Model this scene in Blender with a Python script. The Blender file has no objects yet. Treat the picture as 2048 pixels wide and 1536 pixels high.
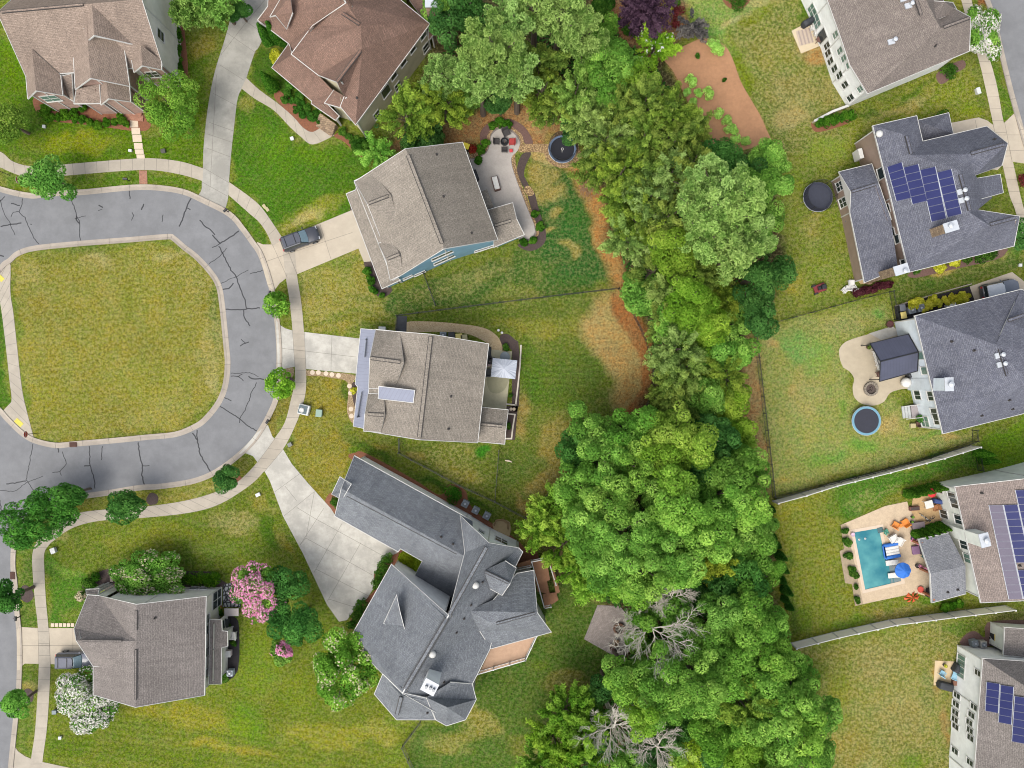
import bpy, bmesh, math, random
import numpy as np
from mathutils import Vector, Matrix, geometry, noise
R = math.radians
random.seed(7); rng = np.random.default_rng(7)
S = 16.0      # source pixels per metre on the ground
H = 96.0      # height of the drone above the ground
sc = bpy.context.scene
# ---------------------------------------------------------------- camera, sky, sun
cd = bpy.data.cameras.new('drone_camera'); cam = bpy.data.objects.new('drone_camera', cd)
sc.collection.objects.link(cam); sc.camera = cam
cam.location = (0, 0, H); cam.rotation_euler = (0, 0, 0)
cd.sensor_width = 36; cd.lens = 36*H/128.0; cd.clip_end = 3000; cd.clip_start = 1
w = bpy.data.worlds.new("World"); sc.world = w; w.use_nodes = True
nt = w.node_tree; bg = nt.nodes['Background']
sky = nt.nodes.new('ShaderNodeTexSky'); sky.sky_type = 'NISHITA'; sky.sun_disc = False
SUN_EL, SUN_AZ = R(58), R(215)     # azimuth clockwise from +Y (top of the photo)
sky.sun_elevation = SUN_EL; sky.sun_rotation = SUN_AZ; sky.dust_density = 4; sky.air_density = 1.0
hsv = nt.nodes.new('ShaderNodeHueSaturation'); hsv.inputs['Saturation'].default_value = .45   # overcast: greyer sky
nt.links.new(sky.outputs[0], hsv.inputs['Color']); nt.links.new(hsv.outputs[0], bg.inputs[0]); bg.inputs[1].default_value = 0.15
sd = bpy.data.lights.new('sun', 'SUN'); sun = bpy.data.objects.new('sun', sd); sc.collection.objects.link(sun)
sd.energy = 1.15; sd.angle = R(40); sd.color = (1.0, 0.95, 0.86)
sv = Vector((math.sin(SUN_AZ)*math.cos(SUN_EL), math.cos(SUN_AZ)*math.cos(SUN_EL), math.sin(SUN_EL)))
sun.rotation_euler = sv.to_track_quat('Z', 'Y').to_euler(); sun.location = sv*200
sc.view_settings.view_transform = 'Standard'; sc.view_settings.look = 'None'
sc.view_settings.exposure = 1.0; sc.view_settings.gamma = 1
sc.render.engine = 'CYCLES'; sc.cycles.pixel_filter_type = 'BLACKMAN_HARRIS'; sc.cycles.filter_width = 1.05
# ---------------------------------------------------------------- helpers
C = sc.collection
KALB = 0.60
LEAFK = 0.86
def lin(c):
    c = c/255.0
    return c/12.92 if c <= .04045 else ((c+.055)/1.055)**2.4
def alb(c, k=KALB): return tuple(min(.9, lin(v)*k) for v in c[:3])
def P(px, py, z=0.0):
    k = (H-z)/H/S
    return Vector(((px-1024)*k, (768-py)*k, z))
def tag(o, label=None, cat=None, group=None, kind=None):
    if label: o['label'] = label
    if cat: o['category'] = cat
    if group: o['group'] = group
    if kind: o['kind'] = kind
    return o
def thing(name, label, cat, loc=(0, 0, 0), rz=0, group=None):
    o = bpy.data.objects.new(name, None); C.objects.link(o)
    o.location = loc; o.rotation_euler = (0, 0, rz); o.empty_display_size = .3
    return tag(o, label, cat, group)
def dup(root, loc, rz=None, label=None, scale=None, color=None):
    r = root.copy(); C.objects.link(r); r.location = loc
    if rz is not None: r.rotation_euler = (0, 0, rz)
    if scale: r.scale = scale if hasattr(scale, '__len__') else (scale,)*3
    if label: r['label'] = label
    for ch in list(root.children):
        c = ch.copy(); C.objects.link(c); c.parent = r
        if color and ch.name.startswith('crown'): c.color = color
        for g in list(ch.children):
            d = g.copy(); C.objects.link(d); d.parent = c
    return r
class MB:
    def __init__(s, origin=(0, 0, 0)):
        s.v = []; s.f = []; s.m = []; s.o = Vector(origin); s.smooth = False
    def add(s, vs, fs, mi=0):
        b = len(s.v); s.v += [Vector(x)-s.o for x in vs]
        s.f += [tuple(b+i for i in f) for f in fs]; s.m += [mi]*len(fs)
    def box(s, c, size, rz=0, mi=0, mat=None, taper=1.0):
        x, y, z = size[0]/2, size[1]/2, size[2]/2
        q = [(-x, -y, -z), (x, -y, -z), (x, y, -z), (-x, y, -z)] + [(a*taper, b*taper, z) for a, b in ((-x, -y), (x, -y), (x, y), (-x, y))]
        M = (mat.to_3x3() if mat else Matrix.Rotation(rz, 3, 'Z'))
        s.add([Vector(c)+M @ Vector(p) for p in q], [(0, 3, 2, 1), (4, 5, 6, 7), (0, 1, 5, 4), (1, 2, 6, 5), (2, 3, 7, 6), (3, 0, 4, 7)], mi)
    def bbox(s, c, size, rz=0, mi=0, b=.04):
        x, y, z = size[0]/2, size[1]/2, size[2]/2; M = Matrix.Rotation(rz, 3, 'Z'); rings = []
        for zz, i in ((-z, b), (-z+b, 0), (z-b, 0), (z, b)):
            X, Y = x-i, y-i; k = b*.8
            rings.append([(X-k, -Y, zz), (X, -Y+k, zz), (X, Y-k, zz), (X-k, Y, zz), (-X+k, Y, zz), (-X, Y-k, zz), (-X, -Y+k, zz), (-X+k, -Y, zz)])
        s.loft([[Vector(c)+M @ Vector(p) for p in r] for r in rings], mi)
    def loft(s, rings, mi=0, cap=True, close=True):
        n = len(rings[0]); vs = [p for r in rings for p in r]; fs = []
        for i in range(len(rings)-1):
            for j in range(n if close else n-1):
                a = i*n+j; b = i*n+(j+1) % n
                fs.append((a, b, b+n, a+n))
        if cap: fs.append(tuple(range(n-1, -1, -1))); fs.append(tuple(range((len(rings)-1)*n, len(rings)*n)))
        s.add(vs, fs, mi)
    def cyl(s, c, r, h, n=16, mi=0, r2=None):   # c = base centre
        r2 = r if r2 is None else r2; c = Vector(c)
        s.loft([[c+Vector((rr*math.cos(2*math.pi*k/n), rr*math.sin(2*math.pi*k/n), z)) for k in range(n)] for rr, z in ((r, 0), (r2, h))], mi)
    def lathe(s, c, prof, n=20, mi=0):
        c = Vector(c)
        s.loft([[c+Vector((r*math.cos(2*math.pi*k/n), r*math.sin(2*math.pi*k/n), z)) for k in range(n)] for r, z in prof], mi)
    def torus(s, c, r, t, n=28, m=6, mi=0):
        c = Vector(c); vs = []; fs = []
        for i in range(n):
            a = 2*math.pi*i/n
            for j in range(m):
                b = 2*math.pi*j/m; rr = r+t*math.cos(b)
                vs.append(c+Vector((rr*math.cos(a), rr*math.sin(a), t*math.sin(b))))
        for i in range(n):
            for j in range(m): fs.append((i*m+j, ((i+1) % n)*m+j, ((i+1) % n)*m+(j+1) % m, i*m+(j+1) % m))
        s.add(vs, fs, mi)
    def tube(s, pts, r, n=6, mi=0):
        pts = [Vector(p) for p in pts]; rs = r if hasattr(r, '__len__') else [r]*len(pts); rings = []
        for i, p in enumerate(pts):
            d = (pts[min(i+1, len(pts)-1)]-pts[max(i-1, 0)])
            if d.length < 1e-6: d = Vector((0, 0, 1))
            d.normalize(); u = d.cross(Vector((0, 0, 1)))
            if u.length < .05: u = d.cross(Vector((1, 0, 0)))
            u.normalize(); v = d.cross(u)
            rings.append([p+(u*math.cos(2*math.pi*k/n)+v*math.sin(2*math.pi*k/n))*rs[i] for k in range(n)])
        s.loft(rings, mi)
    def ball(s, c, r, n=12, m=8, mi=0, sq=(1, 1, 1), jit=0):
        c = Vector(c); rings = []
        for i in range(1, m):
            t = math.pi*i/m
            rings.append([c+Vector((math.sin(t)*math.cos(2*math.pi*k/n)*sq[0], math.sin(t)*math.sin(2*math.pi*k/n)*sq[1], -math.cos(t)*sq[2]))*r*(1+random.uniform(-jit, jit)) for k in range(n)])
        s.loft(rings, mi)
    def prism(s, poly, z0, z1, mi=0, holes=()):
        loops = [[Vector((p[0], p[1], 0)) for p in poly]]+[[Vector((p[0], p[1], 0)) for p in h] for h in holes]
        flat = [p for l in loops for p in l]; tris = geometry.tessellate_polygon(loops)
        fs = []
        for t in tris:
            a, b, c = (flat[i] for i in t)
            if (b-a).cross(c-a).z < 0: t = (t[0], t[2], t[1])
            fs.append(tuple(t))
        top = [Vector((p.x, p.y, z1)) for p in flat]; s.add(top, fs, mi)
        if z0 < z1:
            for l in loops:
                n = len(l)
                area = sum(l[i].x*l[(i+1) % n].y-l[(i+1) % n].x*l[i].y for i in range(n))
                q = [Vector((p.x, p.y, z)) for p in l for z in (z0, z1)]
                fs = [(2*i, 2*((i+1) % n), 2*((i+1) % n)+1, 2*i+1) for i in range(n)]
                if area < 0: fs = [f[::-1] for f in fs]
                s.add(q, fs, mi)
    def build(s, name, mats, parent=None, label=None, cat=None, group=None, kind=None, smooth=False, loc=None, rz=0, uv=None):
        me = bpy.data.meshes.new(name); me.from_pydata([tuple(v) for v in s.v], [], s.f)
        for m_ in (mats if isinstance(mats, (list, tuple)) else [mats]): me.materials.append(m_)
        me.polygons.foreach_set('material_index', s.m)
        if smooth or s.smooth: me.polygons.foreach_set('use_smooth', [True]*len(s.f))
        if uv:
            ul = me.uv_layers.new(name='UVMap')
            for p in me.polygons:
                n_ = p.normal; h = Vector((-n_.y, n_.x, 0))
                if h.length < .02: h = Vector(uv) if hasattr(uv, '__len__') else Vector((1, 0, 0))
                h.normalize(); sl = n_.cross(h)
                for li in p.loop_indices:
                    co = me.vertices[me.loops[li].vertex_index].co
                    ul.data[li].uv = (co.dot(h), co.dot(sl))
        me.update(); o = bpy.data.objects.new(name, me); C.objects.link(o)
        if parent: o.parent = parent
        if loc is not None: o.location = loc
        if rz: o.rotation_euler = (0, 0, rz)
        return tag(o, label, cat, group, kind)
def cr(pts, n=6, closed=False):
    """Catmull-Rom through 2-D points"""
    pts = [Vector((p[0], p[1])) for p in pts]; out = []; N = len(pts)
    for i in range(N if closed else N-1):
        if closed: a, b, c, d = pts[(i-1) % N], pts[i], pts[(i+1) % N], pts[(i+2) % N]
        else: a, b, c, d = pts[max(i-1, 0)], pts[i], pts[i+1], pts[min(i+2, N-1)]
        for k in range(n):
            t = k/n
            out.append(.5*((2*b)+(c-a)*t+(2*a-5*b+4*c-d)*t*t+(3*b-a-3*c+d)*t**3))
    if not closed: out.append(pts[-1])
    return out
def G(pts, z=0): return [P(p[0], p[1], z) for p in pts]
def offs(pts, d, closed=False):
    """offset 2-D polyline to its left by d"""
    pts = [Vector((p[0], p[1])) for p in pts]; n = len(pts); out = []
    for i in range(n):
        a = pts[(i-1) % n] if closed or i > 0 else None; b = pts[i]; c = pts[(i+1) % n] if closed or i < n-1 else None
        d1 = (b-a) if a is not None else (c-b); d2 = (c-b) if c is not None else (b-a)
        if d1.length < 1e-6: d1 = d2
        if d2.length < 1e-6: d2 = d1
        d1 = d1.normalized(); d2 = d2.normalized(); n1 = Vector((-d1.y, d1.x)); n2 = Vector((-d2.y, d2.x)); m = n1+n2
        if m.length < .2: m = n1
        m.normalize(); out.append(b+m*(d/max(.45, m.dot(n1))))
    return out
def band(mb, pts, d0, d1, z0, z1, mi=0, closed=False, zz=None):
    a = offs(pts, d0, closed); b = offs(pts, d1, closed); n = len(pts)
    rings = [[Vector((a[i].x, a[i].y, z0)), Vector((b[i].x, b[i].y, z0)), Vector((b[i].x, b[i].y, z1)), Vector((a[i].x, a[i].y, z1 if zz is None else zz))] for i in range(n)]
    if closed: rings.append(rings[0])
    mb.loft(rings, mi, cap=not closed)
# ---------------------------------------------------------------- materials
MATS = {}
class NT:
    def __init__(s, name):
        s.m = bpy.data.materials.new(name); s.m.use_nodes = True; s.t = s.m.node_tree; s.t.nodes.clear()
        s.out = s.n('ShaderNodeOutputMaterial')
    def n(s, typ, **kw):
        x = s.t.nodes.new(typ)
        for k, v in kw.items():
            if k.startswith('i_'):
                k = k[2:]; k = int(k) if k.isdigit() else k.replace('_', ' ')
                if hasattr(v, 'is_output') or isinstance(v, bpy.types.NodeSocket): s.t.links.new(v, x.inputs[k])
                else: x.inputs[k].default_value = v
            else: setattr(x, k, v)
        return x
    def l(s, a, b): s.t.links.new(a, b)
    def ramp(s, fac, stops):
        r = s.n('ShaderNodeValToRGB'); s.l(fac, r.inputs[0]); e = r.color_ramp.elements
        while len(e) < len(stops): e.new(.5)
        for i, (p, c) in enumerate(stops):
            e[i].position = p; e[i].color = (c, c, c, 1) if not hasattr(c, '__len__') else (*c[:3], 1)
        return r.outputs[0]
    def mix(s, a, b, f, mode='MIX'):
        x = s.n('ShaderNodeMix', data_type='RGBA', blend_type=mode); x.clamp_result = False
        for k, v in ((6, a), (7, b), (0, f)):
            if isinstance(v, bpy.types.NodeSocket): s.l(v, x.inputs[k])
            else: x.inputs[k].default_value = v if k == 0 else ((*v[:3], 1) if hasattr(v, '__len__') else (v, v, v, 1))
        return x.outputs[2]
    def noise(s, vec, scale, detail=4, rough=.6, sock='Fac'):
        x = s.n('ShaderNodeTexNoise', i_Scale=scale, i_Detail=detail, i_Roughness=rough)
        if vec is not None: s.l(vec, x.inputs['Vector'])
        return x.outputs[sock]
def mat(name, col, rough=.8, var=.12, scale=2.0, fine=25, bump=.15, metal=0.0, k=KALB, stain=0, coat=0):
    if name in MATS: return MATS[name]
    t = NT(name); c = alb(col, k)
    geo = t.n('ShaderNodeNewGeometry').outputs['Position']
    b = t.n('ShaderNodeBsdfPrincipled', i_Roughness=rough, i_Metallic=metal)
    if coat: b.inputs['Coat Weight'].default_value = coat
    n1 = t.noise(geo, scale, 5, .65); n2 = t.noise(geo, fine, 2, .5)
    f = t.mix(t.ramp(n1, [(.25, 1-var), (.75, 1+var)]), t.ramp(n2, [(.3, 1-var*.6), (.7, 1+var*.6)]), 1.0, 'MULTIPLY')
    cc = t.mix(c, f, 1.0, 'MULTIPLY')
    if stain:
        n3 = t.noise(geo, .35, 6, .7); cc = t.mix(cc, t.ramp(n3, [(.42, 1-stain), (.6, 1.0)]), 1.0, 'MULTIPLY')
    t.l(cc, b.inputs['Base Color'])
    if bump:
        bp = t.n('ShaderNodeBump', i_Strength=bump, i_Distance=.02); t.l(n2, bp.inputs['Height']); t.l(bp.outputs[0], b.inputs['Normal'])
    t.l(b.outputs[0], t.out.inputs[0]); MATS[name] = t.m; return t.m
def shingle(name, c1, c2):
    t = NT(name); uv = t.n('ShaderNodeTexCoord').outputs['UV']; geo = t.n('ShaderNodeNewGeometry').outputs['Position']
    br = t.n('ShaderNodeTexBrick', i_Color1=(*alb(c1), 1), i_Color2=(*alb(c2), 1), i_Mortar=(*[v*.55 for v in alb(c2)], 1), i_Scale=1.0)
    br.inputs['Mortar Size'].default_value = .012; br.inputs['Brick Width'].default_value = .42; br.inputs['Row Height'].default_value = .17; br.inputs['Bias'].default_value = 0
    t.l(uv, br.inputs['Vector'])
    mp = t.n('ShaderNodeMapping'); t.l(uv, mp.inputs[0]); mp.inputs['Scale'].default_value = (1.0, 2.2, 1)
    n1 = t.noise(mp.outputs[0], 5, 3, .75); n2 = t.noise(geo, .25, 4, .6); n3 = t.noise(geo, 18, 2, .5)
    c = t.mix(br.outputs[0], t.ramp(n1, [(.36, .7), (.64, 1.3)]), 1, 'MULTIPLY')
    ms = t.n('ShaderNodeMapping'); t.l(uv, ms.inputs[0]); ms.inputs['Scale'].default_value = (1.3, .12, 1)
    c = t.mix(c, t.ramp(t.noise(ms.outputs[0], 1.2, 5, .65), [(.35, .9), (.62, 1.07)]), 1, 'MULTIPLY')
    c = t.mix(c, t.ramp(n3, [(.3, .85), (.7, 1.15)]), 1, 'MULTIPLY')
    c = t.mix(c, t.ramp(n2, [(.3, .88), (.7, 1.1)]), 1, 'MULTIPLY')
    b = t.n('ShaderNodeBsdfPrincipled', i_Roughness=.95); t.l(c, b.inputs['Base Color']); b.inputs['Specular IOR Level'].default_value = .2
    bp = t.n('ShaderNodeBump', i_Strength=.35, i_Distance=.03); t.l(n1, bp.inputs['Height']); t.l(bp.outputs[0], b.inputs['Normal'])
    t.l(b.outputs[0], t.out.inputs[0]); MATS[name] = t.m; return t.m
def siding(name, col, row=.18, horiz=True, var=.12, dark=.75):
    """horizontal lap siding (or vertical seams when horiz is False)"""
    t = NT(name); geo = t.n('ShaderNodeNewGeometry').outputs['Position']; uv = t.n('ShaderNodeTexCoord').outputs['UV']
    sx = t.n('ShaderNodeSeparateXYZ'); t.l(uv if not horiz else geo, sx.inputs[0])
    v = sx.outputs['Z'] if horiz else sx.outputs['X']
    m = t.n('ShaderNodeMath', operation='MULTIPLY', i_1=1/row); t.l(v, m.inputs[0])
    fr = t.n('ShaderNodeMath', operation='FRACT'); t.l(m.outputs[0], fr.inputs[0])
    c = t.mix(alb(col), t.ramp(fr.outputs[0], [(.0, dark), (.12, 1.0)]), 1, 'MULTIPLY')
    c = t.mix(c, t.ramp(t.noise(geo, .8, 5, .6), [(.3, 1-var), (.7, 1+var)]), 1, 'MULTIPLY')
    b = t.n('ShaderNodeBsdfPrincipled', i_Roughness=.6 if horiz else .75); t.l(c, b.inputs['Base Color'])
    t.l(b.outputs[0], t.out.inputs[0]); MATS[name] = t.m; return t.m
def brickm(name, c1, c2, mort, bw=.22, rh=.08, ms=.01):
    t = NT(name); uv = t.n('ShaderNodeTexCoord').outputs['UV']; geo = t.n('ShaderNodeNewGeometry').outputs['Position']
    br = t.n('ShaderNodeTexBrick', i_Color1=(*alb(c1), 1), i_Color2=(*alb(c2), 1), i_Mortar=(*alb(mort), 1), i_Scale=1.0)
    br.inputs['Mortar Size'].default_value = ms; br.inputs['Brick Width'].default_value = bw; br.inputs['Row Height'].default_value = rh
    t.l(uv, br.inputs['Vector'])
    c = t.mix(br.outputs[0], t.ramp(t.noise(geo, 2.5, 4, .6), [(.3, .8), (.7, 1.2)]), 1, 'MULTIPLY')
    b = t.n('ShaderNodeBsdfPrincipled', i_Roughness=.9); t.l(c, b.inputs['Base Color'])
    t.l(b.outputs[0], t.out.inputs[0]); MATS[name] = t.m; return t.m
def stonem(name, c1, c2, mort, scale=2.2, edge=.06):
    """irregular cobbles / crushed stone"""
    t = NT(name); geo = t.n('ShaderNodeNewGeometry').outputs['Position']
    vo = t.n('ShaderNodeTexVoronoi', i_Scale=scale); t.l(geo, vo.inputs['Vector'])
    ve = t.n('ShaderNodeTexVoronoi', feature='DISTANCE_TO_EDGE', i_Scale=scale); t.l(geo, ve.inputs['Vector'])
    sep = t.n('ShaderNodeSeparateColor'); t.l(vo.outputs['Color'], sep.inputs[0])
    c = t.mix(alb(c1), alb(c2), sep.outputs[0])
    c = t.mix(alb(mort), c, t.ramp(ve.outputs['Distance'], [(edge*.5, 0), (edge*1.6, 1)]))
    b = t.n('ShaderNodeBsdfPrincipled', i_Roughness=.9); t.l(c, b.inputs['Base Color'])
    bp = t.n('ShaderNodeBump', i_Strength=.6, i_Distance=.05); t.l(ve.outputs['Distance'], bp.inputs['Height']); t.l(bp.outputs[0], b.inputs['Normal'])
    t.l(b.outputs[0], t.out.inputs[0]); MATS[name] = t.m; return t.m
CONC = mat('pale_concrete', (193, 183, 166), .9, .07, .8, 22, .2, stain=.14)
CONC4 = mat('aged_concrete', (184, 181, 171), .9, .1, .6, 22, .2, stain=.25); CONC2 = mat('grey_concrete', (207, 203, 192), .9, .08, .7, 22, .2, stain=.2)
CONC3 = mat('warm_concrete', (206, 193, 172), .9, .06, .8, 22, .2, stain=.1)
KERB = mat('kerb_concrete', (186, 175, 160), .9, .1, 1.2, 22, .2, stain=.15)
JOINT = mat('joint_grey', (128, 122, 112), .95, .1)  # grey of the joints in the concrete
ASPH = mat('asphalt', (137, 138, 140), .93, .11, .5, 30, .3, stain=.12)
SEAL = mat('crack_sealant', (50, 51, 55), .7, .15, 3)
WHITE = mat('white_trim', (222, 221, 216), .5, .04, 1, 20, 0)
GLASS = mat('dark_window_glass', (52, 64, 66), .12, .25, .7, 5, 0)
GLASSG = mat('green_tinted_glass', (112, 142, 130), .15, .2, .7, 5, 0)
BLACK = mat('black_metal', (38, 40, 44), .45, .15, 3, 20, 0)
DARKV = mat('dark_vent', (62, 58, 56), .8, .1)
GREYM = mat('grey_metal', (150, 154, 158), .5, .1, 3, 20, 0, metal=.3)
PALEM = mat('pale_galvanised_metal', (205, 210, 216), .4, .06, 3, 20, 0)
MULCHD = mat('dark_mulch', (84, 70, 66), .97, .3, 5, 28, .6)
MULCHR = mat('red_brown_mulch', (142, 92, 66), .97, .3, 5, 28, .6)
MULCHP = mat('purple_brown_mulch', (120, 92, 84), .97, .28, 5, 28, .6)
BARK = mat('bark', (110, 96, 82), .95, .25, 6, 20, .4)
DEADW = mat('weathered_dead_wood', (196, 190, 176), .9, .15, 5, 20, .2, k=.78)
# ================================================================= GROUND
def vnoise(x, y, sc_, seed):
    r = np.random.default_rng(seed); n = 64; g = r.random((n, n))
    u = x*sc_+1000.3; v = y*sc_+1000.7; i = np.floor(u).astype(int); j = np.floor(v).astype(int); fu = u-i; fv = v-j
    fu = fu*fu*(3-2*fu); fv = fv*fv*(3-2*fv)
    a = g[i % n, j % n]; b = g[(i+1) % n, j % n]; c = g[i % n, (j+1) % n]; d = g[(i+1) % n, (j+1) % n]
    return (a*(1-fu)+b*fu)*(1-fv)+(c*(1-fu)+d*fu)*fv
fx = np.arange(-68, 68.01, .26); fy = np.arange(-52, 52.01, .26)
gx = np.concatenate([[-900, -400, -180, -100, -80], fx, [80, 100, 180, 400, 900]])
gy = np.concatenate([[-900, -400, -180, -90, -65], fy, [65, 90, 180, 400, 900]])
XX, YY = np.meshgrid(gx, gy); nx, ny = len(gx), len(gy)
X = XX.ravel(); Y = YY.ravel()
px = X*S+1024; py = 768-Y*S
wx = px+(vnoise(X, Y, .35, 1)-.5)*26+(vnoise(X, Y, 1.1, 2)-.5)*14
wy = py+(vnoise(X, Y, .35, 3)-.5)*26+(vnoise(X, Y, 1.1, 4)-.5)*14
def L3(c): return np.array([lin(v)*KALB for v in c])
col = np.tile(L3((112, 124, 48)), (len(X), 1)); spk = np.full(len(X), .35)
def sdpoly(pts, x, y):
    d = np.full(x.shape, 1e9); ins = np.zeros(x.shape, bool); n = len(pts)
    for i in range(n):
        ax, ay = pts[i]; bx, by = pts[(i+1) % n]; ex, ey = bx-ax, by-ay
        t = np.clip(((x-ax)*ex+(y-ay)*ey)/(ex*ex+ey*ey+1e-9), 0, 1)
        d = np.minimum(d, np.hypot(x-ax-t*ex, y-ay-t*ey))
        c = ((ay > y) != (by > y)) & (x < (bx-ax)*(y-ay)/((by-ay) if by != ay else 1e-9)+ax)
        ins ^= c
    return np.where(ins, -d, d)
def paint(wt, c, s=None, a=1.0):
    global col, spk
    wt = np.clip(wt, 0, 1)*a
    if c is not None: col = col*(1-wt[:, None])+L3(c)*wt[:, None]
    if s is not None: spk = spk*(1-wt)+s*wt
def poly(pts, c, s=None, soft=8, a=1.0, warp=1.0):
    d = sdpoly(pts, px*(1-warp)+wx*warp, py*(1-warp)+wy*warp); paint(.5-d/(2*soft), c, s, a)
def ell(cx, cy, rx, ry, c, s=None, a=1.0, rot=0, soft=.6):
    cr_, sr = math.cos(R(rot)), math.sin(R(rot)); dx = wx-cx; dy = wy-cy
    u = (dx*cr_+dy*sr)/rx; v = (-dx*sr+dy*cr_)/ry; d = np.hypot(u, v); t = np.clip((1-d)/soft, 0, 1); paint(t*t*(3-2*t), c, s, a)
def stripes(pts, ang, per, amp, soft=10):
    global col
    amp = amp*1.35
    d = sdpoly(pts, px, py); m = np.clip(.5-d/(2*soft), 0, 1)
    t = px*math.cos(R(ang))+py*math.sin(R(ang))+(vnoise(X, Y, .2, 9)-.5)*10
    s_ = np.sin(t*2*math.pi/per)*amp*m
    col *= (1+s_)[:, None]
# colours: lush, mid, olive, dry, straw, dirt
LU = (74, 110, 34); MI = (96, 120, 40); OL = (122, 128, 48); OL2 = (138, 138, 58); DR = (156, 148, 74); ST = (186, 166, 108); DI = (160, 120, 82); LG = (116, 150, 66); DG = (64, 92, 34); OR = (176, 130, 82); WO = (74, 66, 44)
# --- island
poly([(20, 520), (345, 480), (450, 620), (455, 770), (350, 870), (110, 885), (66, 873)], (136, 131, 56), .55, 3)
for e in [(200, 520, 40, 16, (176, 164, 112), 1.3), (340, 510, 60, 12, (170, 160, 104), 1.2), (425, 760, 22, 40, (176, 166, 112), 1.4), (60, 560, 40, 30, (158, 148, 84), .9), (110, 520, 70, 25, (112, 122, 50), .3), (180, 500, 90, 22, (104, 118, 52), .3), (250, 600, 30, 60, (112, 122, 46), .3), (400, 560, 40, 60, (148, 138, 68), .9), (420, 700, 30, 90, (162, 148, 86), 1.0), (300, 760, 110, 60, OL2, .5), (330, 820, 80, 40, DR, .6), (120, 800, 80, 60, (134, 134, 52), .4), (300, 870, 120, 14, (92, 112, 44), .3), (70, 700, 40, 120, (142, 134, 60), .5), (190, 530, 40, 25, (150, 142, 84), 1), (432, 640, 14, 100, (96, 116, 56), .7)]:
    ell(*e[:4], e[4], e[5], .6)
poly([(0, 590), (20, 700), (22, 815), (-20, 830), (-60, 700)], LU, .2, 3)
# --- top-left house A lawn
poly([(-60, -20), (0, 40), (55, 150), (60, 190), (265, 260), (410, 330), (404, 337), (310, 318), (120, 330), (0, 305), (-60, 290)], (88, 118, 30), .15, 4)
ell(150, 285, 120, 30, (136, 140, 36), .3, .8); ell(60, 300, 60, 18, MI, .2, .6); ell(25, 120, 30, 60, (98, 130, 30), .1, .7); ell(60, 240, 50, 60, DG, .1, .5)
poly([(345, 130), (372, 60), (420, 60), (405, 200), (408, 335), (330, 318), (290, 300), (350, 200)], (88, 116, 30), .2, 6)
ell(400, 90, 40, 40, (150, 134, 60), .7, .8); ell(395, 170, 25, 60, MI, .2, .7); ell(330, 290, 50, 25, (100, 128, 36), .2, .6)
poly([(368, 0), (345, 40), (350, 130), (375, 170), (360, 60), (372, 10)], (156, 112, 84), .4, 4)
poly([(10, 342), (100, 356), (260, 342), (365, 352), (404, 364), (398, 385), (310, 368), (220, 372), (100, 385), (10, 370)], (92, 120, 36), .25, 3)
ell(60, 372, 40, 10, (134, 138, 44), .3, .6)
stripes([(0, 200), (400, 200), (400, 335), (0, 335)], 60, 9, .06)
# --- lawn between driveway 1 and blue house
poly([(485, 180), (560, 240), (600, 290), (680, 290), (700, 300), (760, 340), (708, 365), (705, 420), (565, 476), (500, 395), (458, 364), (470, 260)], (78, 114, 34), .15, 4)
ell(500, 215, 22, 25, (146, 142, 66), .7, .7); ell(570, 320, 60, 40, (84, 122, 34), .1, .6); ell(640, 310, 60, 30, (98, 128, 36), .1, .6); ell(600, 440, 90, 30, (136, 138, 52), .6, .8, -25)
ell(610, 432, 50, 14, (184, 166, 104), 1, .9, -28); ell(560, 290, 40, 30, (104, 132, 40), .1, .5); ell(655, 400, 50, 20, (140, 140, 52), .5, .6, -25); ell(520, 270, 40, 50, (92, 126, 40), .1, .5)
poly([(493, 160), (519, 92), (560, 100), (600, 180), (590, 230)], (72, 104, 34), .1, 4)
poly([(457, 392), (520, 445), (543, 487), (520, 487), (470, 430)], (80, 112, 36), .2, 3)
# --- blue house front-south lawn
poly([(596, 550), (716, 500), (740, 570), (800, 600), (780, 625), (608, 643)], (142, 138, 64), .7, 5)
ell(640, 600, 60, 30, (150, 140, 66), .8, .8); ell(690, 530, 40, 20, (112, 126, 48), .4, .7); ell(740, 605, 40, 20, (112, 124, 56), .6, .7)
poly([(555, 575), (575, 560), (582, 655), (565, 640), (552, 620)], (104, 112, 40), .3, 3)
poly([(800, 580), (860, 550), (1000, 510), (1060, 490), (1190, 470), (1240, 560), (1100, 600), (800, 630), (770, 600)], (76, 104, 44), .4, 8)
ell(880, 580, 90, 25, (106, 118, 56), .7, .8, -12); ell(950, 545, 80, 20, (132, 136, 72), .8, .6, -12); ell(1030, 590, 80, 20, (126, 130, 60), .5, .7)
# backyard blue house
poly([(1070, 310), (1150, 330), (1190, 370), (1210, 470), (1240, 560), (1150, 580), (1060, 500), (1080, 440)], (58, 98, 44), .35, 8)
for e in [(1080, 345, 35, 30), (1100, 380, 40, 25), (1070, 400, 25, 18), (1130, 330, 25, 20), (1110, 420, 22, 10), (1140, 500, 22, 10), (1100, 460, 24, 10)]: ell(*e, (172, 148, 84), 1.0, .75)
ell(1150, 445, 40, 60, (58, 104, 44), .2, .6); ell(1180, 420, 18, 60, (110, 110, 50), .5, .7, -10); ell(1140, 560, 60, 25, (64, 104, 44), .2, .7)
poly([(860, 230), (930, 235), (960, 215), (1080, 210), (1130, 255), (1120, 270), (1060, 290), (1010, 245), (960, 270), (930, 290), (780, 300), (770, 285)], (170, 124, 88), .5, 6)
ell(1080, 245, 45, 25, (186, 146, 104), .6, .7); ell(900, 255, 60, 14, (178, 132, 92), .4, .6)
poly([(1060, 290), (1120, 290), (1110, 320), (1070, 318)], (196, 168, 114), .8, 4)
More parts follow.
